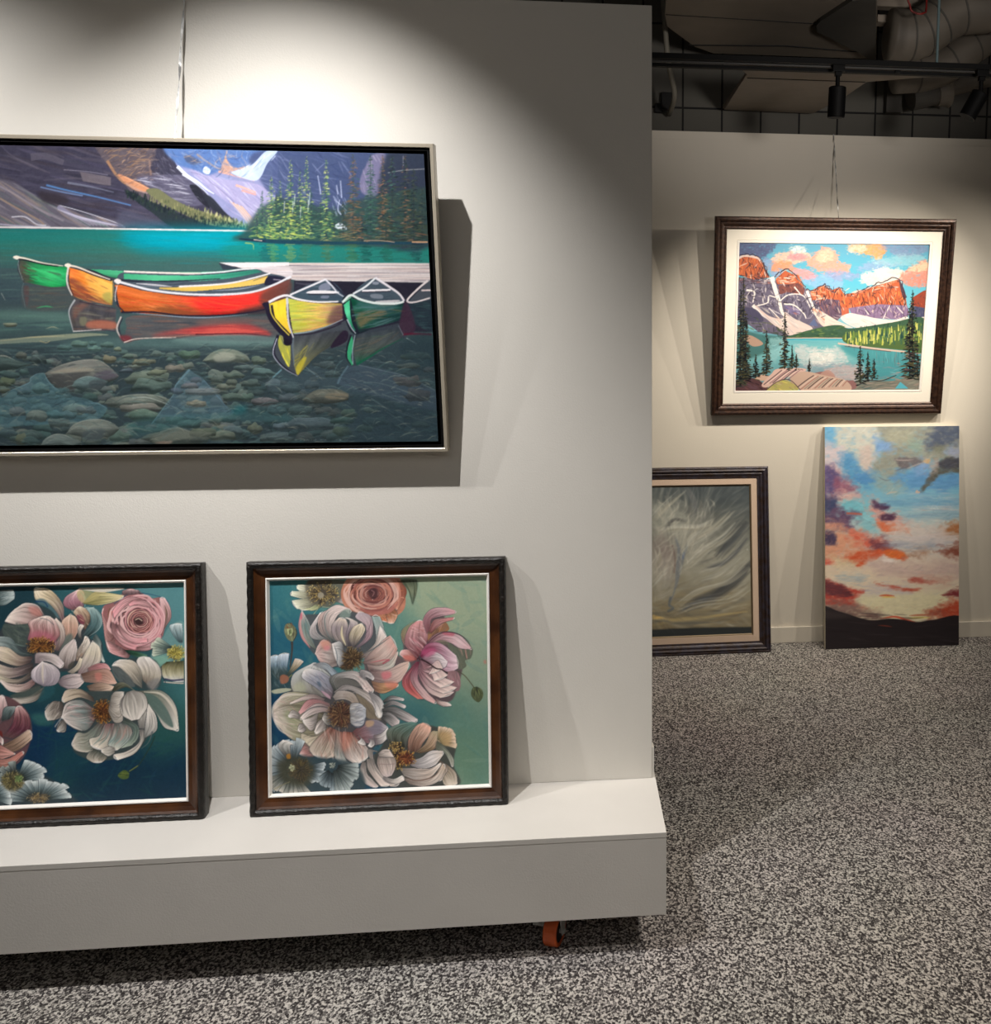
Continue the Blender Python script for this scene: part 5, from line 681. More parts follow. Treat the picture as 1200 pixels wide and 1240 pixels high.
    A.pet([(960, 560), (1010, 640), (1010, 720), (1050, 840)], [(930, 600), (940, 620), (990, 720), (1020, 830)], [(120, 140, 140), (170, 184, 180), (200, 206, 200)], hl=(206, 210, 206))
    A.pet([(780, 960), (800, 860), (860, 740), (920, 640)], [(840, 960), (940, 900), (1010, 820), (1000, 700), (940, 640)], [(222, 190, 196), (232, 216, 206), (234, 222, 200), (230, 222, 210)], amp=16, fq=8); A.pet([(680, 940), (760, 880), (800, 800)], [(730, 960), (800, 900), (825, 810)], [(214, 200, 184), (226, 214, 190)], hl=None)
    A.pet([(350, 850), (360, 760), (440, 750), (560, 770), (640, 850)], [(440, 860), (420, 830), (500, 840), (550, 870), (600, 905)], [(206, 180, 186), (222, 206, 206), (228, 214, 210), (214, 200, 200)], amp=16, fq=6); A.pet([(430, 1080), (330, 1020), (320, 930), (420, 840)], [(440, 1085), (560, 1060), (600, 960), (540, 880), (430, 840)], [(190, 180, 196), (214, 200, 210), (226, 214, 218), (232, 222, 216)], fq=9); A.st([(430, 860), (425, 960), (435, 1060)], 22, (226, 214, 190), .6, both=True)
    A.pet([(580, 1040), (640, 980), (760, 960), (865, 975)], [(610, 1080), (700, 1115), (780, 1100), (850, 1030)], [(190, 170, 180), (222, 206, 206), (230, 212, 206)], fq=6)
    # --- pink rose
    A.fr(110, 700, 8.27)
    A.poly([(120, 290), (250, 230), (360, 110), (480, 130), (600, 200), (740, 200), (800, 370), (740, 510), (710, 600), (600, 700), (480, 720), (400, 740), (370, 800), (200, 750), (150, 660), (125, 480)], (150, 100, 100), 1, mot=10)
    A.st([(230, 260), (380, 160), (520, 150), (700, 190), (770, 240), (800, 360)], 9, (40, 80, 110), .7)
    A.pet([(330, 170), (320, 130), (390, 110)], [(480, 150), (480, 125), (440, 120)], pk, hl=(232, 180, 176)); A.pet([(700, 520), (730, 400), (700, 280), (690, 205)], [(730, 510), (800, 400), (790, 290), (740, 200)], [(150, 116, 110), (206, 160, 156), (222, 176, 176), (226, 190, 190)], fq=5); A.st([(740, 270), (760, 350), (745, 440)], 16, (110, 90, 74), .8, both=True)
    A.pet([(200, 500), (160, 450), (120, 360), (130, 300)], [(240, 640), (200, 700), (150, 640), (130, 480), (110, 350)], [(206, 150, 146), (226, 170, 166), (222, 150, 150)], fq=6); A.pet([(200, 640), (160, 640), (150, 620)], [(380, 740), (370, 800), (250, 770), (190, 740)], [(160, 120, 120), (222, 160, 160), (226, 176, 176)], fq=7, amp=22)
    A.pet([(480, 150), (560, 180), (650, 220)], [(560, 220), (620, 260), (680, 330)], [(110, 80, 70), (150, 110, 96), (190, 140, 140)], hl=None); A.poly([(180, 340), (220, 330), (235, 400), (200, 440), (175, 400)], (170, 60, 52), .9); A.st([(190, 300), (175, 370), (195, 440)], 9, (96, 80, 56), .8)
    A.pet([(620, 700), (580, 660), (620, 600)], [(640, 690), (710, 620), (700, 570), (640, 580)], [(84, 84, 92), (130, 110, 116), (222, 170, 176)], fq=5)
    for k in range(12):
        f = 1-k/12.6; t0 = k*1.9+.4
        for j in range(4):
            ta = t0+j*q/2; th = np.linspace(ta, ta+q*.6, 7); w = 1+r.normal(size=7)*.03; cx, cy = 470+4*k-6, 430; rx, ry = 262*f+6, 245*f+6
            dk = [(96, 54, 56), (70, 40, 46), (80, 70, 76)][r.integers(3)]; c = [(226, 170, 174), (214, 150, 154), (232, 186, 184), (190, 120, 126)][r.integers(4)] if k < 7 else [(170, 104, 96), (214, 170, 150), (140, 80, 76)][r.integers(3)]
            A.st([(cx+rx*np.cos(t)*v, cy+ry*np.sin(t)*v) for t, v in zip(th, w)], 24*f+8, c, .9, both=True); A.st([(cx+rx*.9*np.cos(t)*v, cy+ry*.9*np.sin(t)*v) for t, v in zip(th, w)], 11*f+5, dk, .8, both=True)
            A.st([(cx+rx*1.02*np.cos(t)*v, cy+ry*1.02*np.sin(t)*v) for t, v in zip(th, w)], 6*f+3, (240, 206, 204), .7, both=True)
    for B_, C_ in (([(560, 230), (420, 190), (300, 230), (220, 330)], [(540, 215), (430, 240), (330, 290), (235, 400)]), ([(640, 330), (560, 240), (440, 225), (380, 260)], [(630, 300), (540, 280), (450, 265), (390, 280)]), ([(210, 440), (220, 560), (330, 680), (470, 725)], [(250, 470), (270, 560), (370, 640), (480, 680)]), ([(460, 725), (580, 720), (690, 650), (700, 570)], [(460, 690), (560, 670), (640, 620), (680, 570)]), ([(260, 470), (330, 590), (450, 650), (560, 640)], [(290, 470), (360, 560), (450, 600), (560, 600)])): A.pet(B_, C_, [(206, 150, 152), (230, 176, 178), (226, 160, 166)], fq=4, tip=False, out=(90, 50, 56), ow=10)
    A.poly([(430, 420), (470, 390), (520, 410), (520, 460), (460, 470)], (50, 34, 36), .85, blur=4); A.st([(445, 420), (480, 405), (515, 430)], 8, (226, 200, 180)); A.st([(400, 430), (420, 480), (470, 500)], 10, (222, 190, 170), .9, both=True)
    A.pet([(-80, 250), (40, 140), (180, 150), (330, 175)], [(-60, 260), (60, 270), (180, 250), (280, 220)], [(176, 176, 110), (214, 206, 140), (226, 214, 160), (206, 190, 150)], fq=10, amp=22, out=(50, 90, 104)); A.poly([(-120, 100), (330, 100), (200, 135), (60, 140)], (226, 214, 196), .9); A.poly([(-120, 120), (60, 150), (80, 190), (-60, 250), (-130, 200)], (190, 176, 120), .7, blur=6)
    # --- bluish poppy at the right edge
    A.poly([(600, 780), (720, 590), (800, 470), (930, 450), (930, 800), (700, 860)], (110, 150, 150), .9, blur=6); A.pet([(880, 640), (820, 560), (790, 480), (830, 460)], [(920, 640), (920, 540), (910, 460)], [(90, 120, 126), (150, 176, 180), (206, 216, 216)], fq=4); A.ruff(850, 720, 240, 150, 2.7, 4.0, 7, [(80, 104, 104), (140, 160, 150), (200, 206, 186)], (50, 70, 76), 7, .25)
    A.poly([(620, 800), (760, 780), (800, 900), (700, 900)], (130, 176, 156), .8, blur=10); A.pet([(760, 840), (700, 900), (720, 980), (760, 1020)], [(930, 830), (930, 930), (930, 1040)], [(110, 110, 76), (176, 170, 126), (206, 200, 170), (190, 190, 190)], fq=8); A.st([(740, 1010), (820, 1025), (930, 1015)], 16, (40, 44, 76), .85); A.st([(730, 1040), (830, 1050), (930, 1055)], 11, (226, 206, 190), .9); A.st([(705, 880), (715, 980), (750, 1050)], 9, (40, 44, 66), .7)
    A.stamens(850, 750, 100, 85, 150, [(150, 140, 60), (96, 86, 40), (190, 176, 90)], (110, 100, 56), 8, (214, 200, 120), .5)
    A.pet([(340, 720), (430, 730), (560, 770)], [(380, 760), (470, 790), (560, 790)], [(40, 76, 66), (60, 104, 80), (90, 130, 110)], hl=None)
    # --- lower white peony
    A.poly([(300, 940), (220, 870), (320, 810), (460, 800), (640, 820), (700, 950), (690, 1080), (560, 1120), (420, 1080)], (58, 70, 72), .9, blur=8)
    A.pet([(510, 1100), (400, 1020), (300, 900), (210, 880)], [(510, 1040), (500, 920), (420, 830), (290, 815)], [(160, 160, 150), (196, 186, 170), (226, 214, 196), (222, 214, 206)], fq=8); A.pet([(520, 1020), (500, 920), (460, 840), (480, 795)], [(620, 1120), (700, 1000), (680, 880), (590, 795)], [(196, 176, 160), (232, 220, 200), (234, 224, 214), (222, 216, 210)], fq=8, amp=18); A.poly([(560, 1050), (690, 1000), (660, 1110), (600, 1120)], (130, 130, 130), .7, blur=10)
    A.poly([(210, 890), (290, 900), (400, 1000), (440, 1090), (330, 1070), (240, 990)], (92, 98, 98), .95, blur=3); A.dabs([(210, 890), (290, 900), (400, 1000), (420, 1080), (260, 1000)], 26, .8, 70, 10, [(120, 124, 120), (66, 70, 72)], .6)
    A.pet([(-30, 900), (60, 860), (150, 860), (200, 915)], [(-20, 940), (60, 920), (130, 920), (190, 920)], [(206, 150, 150), (222, 150, 154), (226, 180, 176)], hl=None); A.pet([(-100, 960), (60, 920), (180, 920), (260, 1050)], [(-60, 1040), (60, 1050), (150, 1060), (240, 1060)], [(176, 140, 124), (206, 160, 144), (222, 184, 166)], fq=6, hl=None); A.poly([(40, 960), (100, 950), (110, 1010), (60, 1030)], (214, 130, 120), .6, blur=9)
    A.pet([(-40, 1080), (80, 1050), (190, 1070), (240, 1090)], [(20, 1170), (90, 1220), (140, 1220), (220, 1110)], [(170, 140, 124), (206, 176, 156), (222, 196, 176)], amp=24, fq=7); A.pet([(210, 1130), (260, 1060), (340, 1050), (430, 1120)], [(220, 1150), (290, 1110), (360, 1090), (440, 1130)], [(84, 90, 76), (120, 120, 100), (96, 100, 92)], hl=(176, 170, 130), fq=3)
    A.fr(0, 820, 5.333)
    A.poly([(410, 110), (560, 90), (780, 90), (950, 100), (1000, 250), (960, 380), (860, 500), (740, 530), (600, 540), (470, 470), (500, 330), (400, 260)], (62, 74, 74), .97, blur=4)
    A.pet([(900, 90), (1040, 90), (1130, 180), (1155, 330)], [(900, 130), (1000, 220), (1060, 320), (1130, 345)], [(150, 150, 130), (170, 176, 160), (206, 200, 190), (222, 216, 206)], fq=6, amp=24); A.poly([(920, 110), (1000, 120), (1080, 210), (1120, 320), (1070, 300), (1000, 220)], (86, 110, 104), .85, blur=4); A.st([(930, 95), (1040, 110), (1120, 200), (1150, 310)], 15, (222, 212, 196), .85, both=True)
    A.pet([(400, 160), (340, 160), (290, 220)], [(420, 240), (370, 270), (310, 280)], [(120, 110, 104), (170, 160, 150), (190, 180, 170)], fq=4); A.pet([(420, 260), (380, 300), (365, 340)], [(430, 300), (420, 350), (385, 355)], [(120, 114, 110), (190, 184, 176)]); A.dabs([(290, 200), (400, 160), (430, 280), (380, 350)], 22, 2.1, 60, 8, [(90, 84, 84), (196, 186, 176)], .7)
    A.pet([(600, 130), (520, 80), (430, 85), (402, 130)], [(610, 160), (520, 130), (450, 150), (415, 165)], [(120, 104, 96), (190, 172, 150), (206, 190, 170)], fq=4)
    A.pet([(600, 200), (520, 150), (430, 170), (400, 250)], [(620, 270), (560, 340), (480, 330), (410, 270)], [(190, 150, 146), (170, 180, 176), (206, 196, 190), (232, 222, 216)], fq=10, amp=26, hw=11); A.st([(400, 250), (440, 300), (530, 345)], 10, (232, 222, 214), .85, both=True); A.dabs([(430, 170), (600, 210), (590, 310), (500, 320)], 26, .1, 90, 7, [(130, 160, 160), (206, 160, 160), (226, 220, 214)], .6, .2)
    A.pet([(650, 280), (560, 360), (500, 360), (470, 410)], [(690, 300), (620, 420), (600, 480), (520, 480), (475, 455)], [(140, 120, 116), (150, 160, 150), (170, 170, 156), (206, 196, 184)], fq=7); A.pet([(600, 460), (580, 480), (560, 520), (600, 550)], [(690, 500), (690, 520), (660, 548)], [(120, 130, 120), (176, 170, 156), (214, 200, 184)]); A.st([(475, 410), (480, 460), (540, 480), (600, 470)], 9, (222, 210, 196), .8, both=True)
    A.pet([(680, 300), (640, 380), (580, 400), (585, 440)], [(760, 300), (760, 400), (720, 460), (660, 470)], [(190, 140, 140), (206, 190, 180), (214, 206, 190), (236, 224, 210)], amp=26, fq=10, hw=12)
    A.pet([(740, 300), (720, 380), (700, 430), (720, 460)], [(800, 280), (850, 340), (840, 400), (760, 470)], [(150, 160, 156), (196, 180, 170), (160, 176, 170), (206, 200, 186)], amp=24, fq=9); A.pet([(780, 290), (860, 330), (840, 400), (780, 460)], [(820, 270), (890, 320), (890, 390), (850, 440)], [(110, 124, 116), (130, 150, 140), (160, 170, 156)], fq=6, hl=None)
    for x0 in (650, 690, 740, 790): A.st([(x0+30, 310), (x0, 390), (x0-50, 440)], 9, [(110, 140, 136), (196, 150, 140)][x0 % 3 % 2], .6, both=True)
    A.pet([(900, 340), (900, 420), (820, 480), (735, 500)], [(930, 330), (930, 400), (870, 490), (760, 535)], [(196, 190, 184), (226, 218, 208), (222, 212, 200), (236, 226, 214)], fq=4); A.pet([(740, 455), (700, 450), (655, 470)], [(740, 490), (700, 508), (665, 490)], [(206, 200, 190), (234, 226, 214)])
    A.pet([(900, 330), (890, 260), (910, 200)], [(940, 330), (950, 250), (945, 190)], [(190, 186, 180), (222, 216, 208), (206, 200, 190)], fq=4); A.pet([(930, 390), (940, 310), (950, 220), (950, 180)], [(940, 390), (1010, 340), (1005, 250), (965, 185)], [(190, 190, 186), (228, 222, 214), (226, 218, 208)], fq=6)
    A.st([(985, 350), (960, 420), (910, 465)], 10, (90, 100, 104), .9, 3); A.st([(1000, 380), (970, 450), (890, 575), (830, 610)], 8, (40, 60, 54), .9); A.st([(890, 572), (835, 608)], 6, (110, 120, 70)); A.poly([(765, 625), (800, 600), (830, 615), (830, 650), (795, 660), (765, 645)], (76, 96, 50)); A.dabs([(765, 625), (830, 610), (830, 650), (780, 655)], 12, .2, 30, 5, [(120, 130, 60), (40, 60, 40)], .8)
    A.stamens(665, 220, 72, 85, 240, [(110, 66, 36), (74, 42, 28), (150, 100, 50), (50, 32, 26)], (64, 38, 30), 5, (180, 130, 60), .5)
    A.pet([(720, 120), (745, 95), (800, 95)], [(700, 220), (740, 290), (790, 280), (790, 200)], [(190, 180, 170), (222, 212, 200), (206, 198, 190)], fq=6, hl=None); A.pet([(820, 100), (780, 160), (790, 240), (850, 280)], [(860, 85), (930, 110), (950, 190), (900, 270)], [(206, 198, 190), (228, 220, 210), (232, 224, 214), (214, 206, 198)], fq=8, hl=None, out=(60, 60, 60)); A.st([(805, 110), (785, 170), (795, 240)], 9, (84, 80, 80), .8, both=True)
    # --- dusky rose at left edge, pale blue ruffles below
    A.poly([(-150, 130), (30, 120), (150, 190), (200, 280), (200, 400), (150, 520), (60, 580), (-150, 580)], (104, 74, 78), .97, blur=4)
    A.pet([(-60, 300), (-30, 180), (0, 120)], [(0, 300), (50, 220), (30, 130)], pk, fq=4); A.pet([(10, 280), (30, 200), (90, 190)], [(60, 270), (90, 220), (100, 190)], gr, hl=None); A.pet([(20, 380), (80, 300), (100, 200)], [(100, 400), (190, 340), (185, 250), (140, 190)], [(150, 110, 110), (120, 66, 84), (140, 90, 96), (206, 170, 166)], fq=7); A.pet([(0, 440), (90, 400), (180, 340)], [(80, 470), (150, 440), (195, 380)], [(150, 110, 100), (196, 150, 140), (206, 170, 156)], fq=5)
    A.pet([(-60, 460), (60, 420), (190, 340)], [(20, 500), (120, 470), (205, 400)], [(190, 150, 136), (150, 120, 100), (206, 180, 160)], fq=4); A.pet([(-80, 440), (-20, 430), (90, 490)], [(-80, 520), (0, 530), (90, 500)], [(196, 130, 124), (222, 160, 150), (226, 176, 166)]); A.pet([(-80, 520), (40, 530), (140, 480)], [(-60, 570), (60, 575), (150, 500)], [(206, 140, 130), (222, 160, 146), (196, 130, 120)], fq=4); A.poly([(-20, 350), (10, 350), (15, 390), (-20, 390)], (110, 40, 36), .9); A.pet([(-40, 340), (0, 380), (20, 400)], [(-40, 400), (0, 420), (15, 440)], pk)
    A.poly([(-200, 640), (30, 590), (140, 600), (300, 640), (460, 760), (480, 860), (-200, 860)], (54, 66, 72), .95, blur=8)
    bl = [(70, 86, 86), (136, 156, 160), (206, 214, 214)]
    A.ruff(110, 660, 190, 135, -1.3, .35, 7, bl, (44, 60, 70), 5, .25); A.ruff(110, 660, 130, 110, 3.0, 4.6, 5, [(60, 66, 64), (90, 100, 100), (150, 160, 156)], (44, 54, 60), 5, .3); A.ruff(250, 800, 225, 140, 3.1, 6.1, 13, bl, (44, 60, 70), 5, .3); A.ruff(-60, 780, 130, 130, 4.2, 6.6, 8, bl, (44, 60, 70), 5, .3)
    A.poly([(20, 640), (130, 620), (150, 700), (80, 740), (20, 700)], (84, 80, 56), .8, blur=9); A.stamens(80, 670, 80, 70, 110, [(120, 110, 60), (76, 70, 44), (170, 156, 100)], (70, 66, 50), 4, (190, 176, 130), .4); A.stamens(250, 780, 80, 40, 80, [(110, 90, 60), (150, 130, 90)], (90, 80, 70), 4, (180, 160, 120), .5); A.stamens(120, 655, 30, 30, 30, [(120, 150, 90)], (90, 110, 70), 5, (150, 170, 110))
    A.grain(3)
    return A
def paint_peaks():
    A = Art(893, 290, 1128, 476, 4., (120, 190, 210), 11); r = A.r
    A.fr(890, 285, 6.36)
    C0 = A.cloud; A.cloud = lambda q, c, a=1., **k: (C0(q, c, a, **{'edge': .7, 'rag': .9, 'ch': 12, 'cw': 20, **k}), A.dabs(q, 16, -.3, 36, 7, [np.array(c)*1.12, np.array(c)*.86], .6, .7, bend=.4))
    sky = [(0, 30), (1560, 30), (1560, 760), (0, 700)]
    A.poly(sky, (104, 180, 204), sm=False, grad=([(96, 160, 190), (90, 180, 206), (130, 190, 206)], (0, 60), (0, 650)))
    A.cloud([(20, 40), (330, 50), (270, 150), (240, 190), (40, 200)], (84, 92, 130), .95); A.cloud([(230, 190), (340, 200), (380, 270), (360, 330), (280, 300)], (140, 160, 200), .8); A.cloud([(540, 330), (800, 300), (820, 420), (600, 400)], (150, 180, 220), .7)
    A.cloud([(300, 170), (420, 130), (560, 130), (600, 180), (480, 220), (330, 220)], (236, 190, 170), .95); A.cloud([(300, 230), (420, 200), (470, 250), (600, 300), (520, 330), (420, 270), (310, 280)], (236, 150, 110), .9); A.cloud([(430, 150), (560, 160), (570, 190), (450, 200)], (222, 140, 150), .8); A.cloud([(440, 250), (600, 280), (640, 320), (540, 340)], (224, 156, 170), .8)
    A.cloud([(560, 200), (640, 140), (700, 100), (800, 150), (800, 210), (880, 230), (860, 290), (700, 290), (600, 250)], (236, 160, 140), .95); A.cloud([(640, 150), (740, 110), (770, 180), (660, 220)], (240, 196, 170), .8); A.cloud([(430, 100), (520, 90), (560, 130), (460, 140)], (226, 226, 220), .7)
    A.fr(1000, 285, 6.36)
    A.cloud([(180, 80), (420, 70), (460, 130), (400, 190), (330, 160), (230, 130)], (232, 160, 106), .95); A.cloud([(180, 90), (300, 80), (300, 130), (190, 140)], (240, 200, 180), .8); A.cloud([(440, 70), (740, 70), (760, 140), (600, 170), (480, 130)], (130, 140, 176), .7); A.cloud([(230, 260), (380, 200), (500, 220), (600, 210), (500, 250), (300, 280)], (150, 166, 204), .7); A.cloud([(330, 200), (700, 150), (740, 210), (500, 240)], (160, 200, 210), .6)
    A.cloud([(0, 280), (200, 290), (300, 320), (100, 350)], (150, 156, 196), .7)
    A.cloud([(270, 320), (430, 260), (600, 280), (620, 330), (480, 380), (320, 380)], (236, 220, 206), .95); A.cloud([(560, 320), (640, 260), (770, 200), (780, 370), (640, 390)], (226, 140, 124), .95); A.cloud([(640, 260), (770, 200), (770, 270), (660, 290)], (240, 200, 170), .85); A.cloud([(380, 270), (480, 260), (470, 310), (400, 330)], (240, 236, 224), .8)
    A.fr(890, 285, 6.36)
    def ridge(p, w, c, jag=9):
        q = resamp(crv(p), 30); q[1:-1] += r.normal(size=(28, 2))*jag*.6; A.st([tuple(v) for v in q], w, c, .9, sm=False); q += [4, w*.9]; A.st([tuple(v) for v in q[::2]], w*.5, (236, 216, 206), .5, sm=False)
    def cliff(pts, cols, n=200, w=6, ln=40):
        A.poly(pts, cols[0], 1, sm=False); A.dabs(pts, n, 1.45, ln, w, cols, .85, .35, sm=False)
    dk = (54, 44, 60); O = [(190, 98, 66), (216, 126, 82), (112, 56, 48), (232, 164, 116), (70, 44, 50), (232, 130, 70)]; Pp = [(106, 100, 122), (78, 74, 96), (146, 140, 156), (58, 52, 70), (190, 184, 192)]
    # main mass
    cliff([(40, 330), (280, 340), (330, 350), (410, 290), (550, 410), (600, 430), (760, 470), (760, 720), (500, 790), (200, 740), (40, 620)], Pp, 420, 6, 44)
    cliff([(45, 190), (90, 160), (200, 170), (240, 240), (285, 330), (160, 345), (45, 310)], O, 170, 7, 40); A.st([(50, 185), (100, 165), (190, 180), (215, 200)], 16, (226, 206, 200), .9); ridge([(45, 165), (120, 155), (215, 185), (285, 330)], 7, dk)
    A.dabs([(45, 310), (290, 320), (290, 380), (45, 370)], 60, .1, 46, 7, [(226, 210, 206), (90, 60, 66), (200, 110, 80), (60, 54, 70)], .8); A.st([(235, 215), (250, 270), (285, 330)], 14, (70, 50, 60), .8)
    cliff([(330, 340), (400, 275), (450, 300), (500, 310), (550, 400), (480, 380), (340, 380)], O, 110, 7, 30); ridge([(320, 325), (400, 268), (460, 300), (555, 405)], 9, dk); A.dabs([(340, 330), (480, 320), (470, 370), (350, 365)], 22, .0, 46, 6, [(240, 206, 190), (226, 226, 226)], .9)
    cliff([(350, 390), (500, 370), (550, 410), (540, 460), (420, 440), (360, 460)], [(120, 74, 72), (150, 96, 84), (84, 62, 76), (176, 110, 90)], 60, 7, 34)
    cliff([(590, 430), (690, 385), (763, 430), (763, 500), (600, 500)], O, 80, 7, 26); ridge([(560, 415), (620, 430), (690, 383), (763, 430)], 8, dk); A.dabs([(600, 430), (763, 440), (763, 500), (600, 500)], 24, 0, 50, 6, [(240, 220, 206), (226, 150, 120)], .85); cliff([(620, 510), (763, 490), (763, 610), (700, 600)], [(104, 84, 104), (70, 62, 86), (140, 110, 116), (180, 110, 90)], 60, 6, 50)
    # snow fields and gullies
    W = (240, 234, 230)
    for q, w0, w1 in (([(300, 325), (330, 430), (360, 520), (385, 600), (470, 680), (600, 720)], 34, 16), ([(160, 540), (220, 600), (320, 670), (420, 740), (520, 770)], 26, 10), ([(565, 430), (600, 520), (640, 620), (700, 700)], 22, 10), ([(190, 545), (270, 520), (280, 470), (330, 480)], 9, 8), ([(390, 530), (470, 540), (540, 600), (560, 640)], 12, 8), ([(110, 425), (170, 440), (160, 520)], 16, 8), ([(360, 510), (430, 460), (540, 470), (610, 600)], 9, 7), ([(470, 400), (520, 460)], 11, 6), ([(280, 560), (320, 600), (360, 640)], 8, 6)): A.st(q, w0, W, .97, w1)
    A.poly([(180, 540), (260, 640), (420, 760), (500, 772), (610, 715), (470, 640), (400, 590), (380, 640), (280, 620)], (226, 206, 200), .97); A.dabs([(180, 540), (260, 640), (500, 770), (600, 715), (400, 600)], 90, .72, 70, 7, [(240, 236, 236), (206, 160, 140), (190, 180, 190), (220, 214, 200), (170, 176, 184)], .8, .12)
    A.poly([(610, 560), (700, 600), (763, 640), (763, 690), (690, 700), (640, 640)], (226, 206, 196), .97); A.dabs([(610, 560), (763, 640), (763, 690), (660, 690)], 40, .75, 60, 7, [(240, 234, 230), (214, 120, 84), (190, 170, 170)], .8, .12); A.poly([(400, 540), (500, 570), (510, 610), (440, 600)], (120, 110, 150), .9); A.dabs([(400, 535), (500, 570), (510, 610), (430, 600)], 18, .5, 40, 6, [(170, 110, 100), (90, 84, 130), (190, 180, 200)], .8); A.poly([(580, 690), (620, 640), (650, 700)], (96, 110, 150), .9, sm=False)
    A.dabs([(50, 390), (600, 440), (620, 640), (200, 560)], 90, .4, 34, 5, [(226, 222, 226), (60, 54, 74), (190, 180, 196)], .75, 1.2)
    A.poly([(45, 560), (180, 570), (240, 660), (130, 660), (45, 640)], (76, 74, 100), .9); A.dabs([(45, 600), (250, 660), (420, 740), (300, 790), (45, 760)], 90, .45, 44, 9, [(44, 60, 54), (84, 100, 60), (60, 70, 60), (120, 120, 70), (36, 46, 48)], .8, .3)
    A.fr(1000, 285, 6.36)
    cliff([(0, 390), (40, 430), (110, 400), (150, 460), (300, 420), (420, 380), (560, 340), (610, 470), (620, 560), (300, 560), (60, 570), (0, 500)], O, 330, 6, 34)
    ridge([(0, 392), (60, 440), (115, 402), (155, 465)], 8, dk); ridge([(230, 450), (350, 395), (450, 350), (560, 335), (600, 430), (615, 480)], 8, dk); A.poly([(560, 340), (600, 420), (612, 480), (590, 480), (570, 410)], (70, 60, 76), .9)
    A.dabs([(150, 455), (330, 400), (450, 350), (560, 345), (560, 400), (400, 430), (200, 480)], 60, -.2, 46, 7, [(232, 214, 210), (60, 50, 64), (240, 190, 170)], .85); A.dabs([(140, 490), (600, 430), (600, 500), (150, 540)], 80, 1.5, 30, 6, [(250, 150, 60), (236, 110, 60), (110, 50, 50), (250, 190, 110)], .8)
    cliff([(0, 490), (110, 500), (130, 620), (90, 660), (0, 620)], [(104, 84, 104), (70, 62, 86), (140, 110, 116), (180, 110, 90)], 60, 6, 50); cliff([(120, 545), (180, 560), (190, 670), (130, 630)], [(190, 100, 76), (140, 76, 70), (206, 130, 100)], 26, 6, 40)
    cliff([(180, 560), (400, 530), (620, 540), (640, 600), (600, 650), (420, 640), (300, 630), (200, 600)], [(140, 116, 150), (110, 90, 126), (170, 150, 176), (84, 74, 104)], 120, 6, 36); cliff([(640, 550), (760, 540), (755, 640), (650, 640)], [(76, 80, 110), (60, 62, 90), (110, 104, 130)], 40); cliff([(660, 480), (740, 430), (770, 420), (765, 560), (650, 540)], [(150, 70, 54), (206, 96, 56), (70, 50, 60)], 50, 6, 24)
    A.poly([(0, 600), (100, 660), (220, 712), (0, 700)], (230, 214, 204), sm=False); A.poly([(180, 600), (260, 610), (400, 640), (520, 650), (620, 620), (640, 640), (755, 625), (750, 650), (420, 690), (240, 710), (120, 640)], (232, 224, 220)); A.dabs([(0, 610), (180, 610), (640, 640), (300, 700), (0, 690)], 60, .35, 70, 6, [(240, 236, 236), (190, 180, 190), (210, 190, 180)], .7); A.st([(490, 540), (460, 600), (440, 640)], 8, W, .8); A.st([(300, 560), (330, 610)], 9, W, .8); A.st([(540, 545), (590, 600)], 9, W, .8)
    A.dabs([(0, 390), (300, 420), (560, 345), (615, 480), (620, 640), (200, 600), (0, 600)], 170, 1.4, 40, 8, [(40, 32, 44), (236, 214, 200), (60, 44, 56)], .75, .5, sm=False)
    A.fr(890, 285, 6.36); A.dabs([(45, 190), (240, 200), (300, 340), (550, 410), (760, 480), (700, 640), (400, 560), (50, 560)], 260, 1.3, 42, 8, [(38, 32, 44), (240, 230, 224), (52, 44, 58)], .75, .7, sm=False); A.fr(1000, 285, 6.36)
    # forest belts, lake
    A.poly([(-220, 760), (0, 700), (120, 690), (200, 715), (500, 670), (755, 640), (745, 900), (-250, 800)], (64, 96, 74)); A.dabs([(-200, 740), (0, 700), (180, 700), (180, 790), (-220, 790)], 80, 0, 34, 8, [(104, 130, 80), (50, 80, 60), (130, 150, 84), (70, 100, 84)], .8); A.dabs([(200, 710), (755, 645), (750, 690), (300, 740)], 80, 1.5, 24, 8, [(44, 70, 60), (60, 90, 66), (36, 56, 54)], .8)
    A.fr(890, 285, 6.36)
    A.poly([(30, 790), (1500, 790), (1500, 1170), (30, 1170)], (120, 184, 194), sm=False, grad=([(110, 184, 196), (130, 196, 200), (110, 170, 180), (120, 160, 170)], (0, 790), (0, 1120)))
    A.poly([(30, 740), (240, 760), (420, 790), (300, 880), (30, 960)], (70, 116, 116), .9, blur=8); A.st([(380, 790), (600, 788), (980, 790)], 8, (214, 186, 170), .9); A.st([(420, 800), (700, 798), (950, 802)], 9, (40, 170, 200), .9); A.poly([(90, 780), (150, 770), (240, 830), (160, 850)], (200, 160, 140), .9); 
    A.cloud([(480, 850), (660, 870), (820, 860), (860, 980), (640, 1000), (560, 1020), (500, 940)], (206, 214, 216), .9); A.cloud([(600, 900), (760, 880), (740, 990), (620, 1000)], (236, 236, 232), .8); A.cloud([(480, 1000), (900, 990), (960, 1080), (500, 1090)], (150, 166, 180), .7); A.cloud([(700, 1020), (960, 1000), (960, 1100), (760, 1100)], (206, 180, 180), .7); A.cloud([(290, 800), (420, 810), (380, 900), (300, 980)], (150, 200, 206), .7)
    A.dabs([(300, 800), (1400, 830), (1400, 1080), (300, 1080)], 110, 0, 90, 7, [(140, 200, 206), (90, 160, 176), (190, 206, 206), (110, 180, 190)], .4, .05)
    A.fr(1000, 285, 6.36)
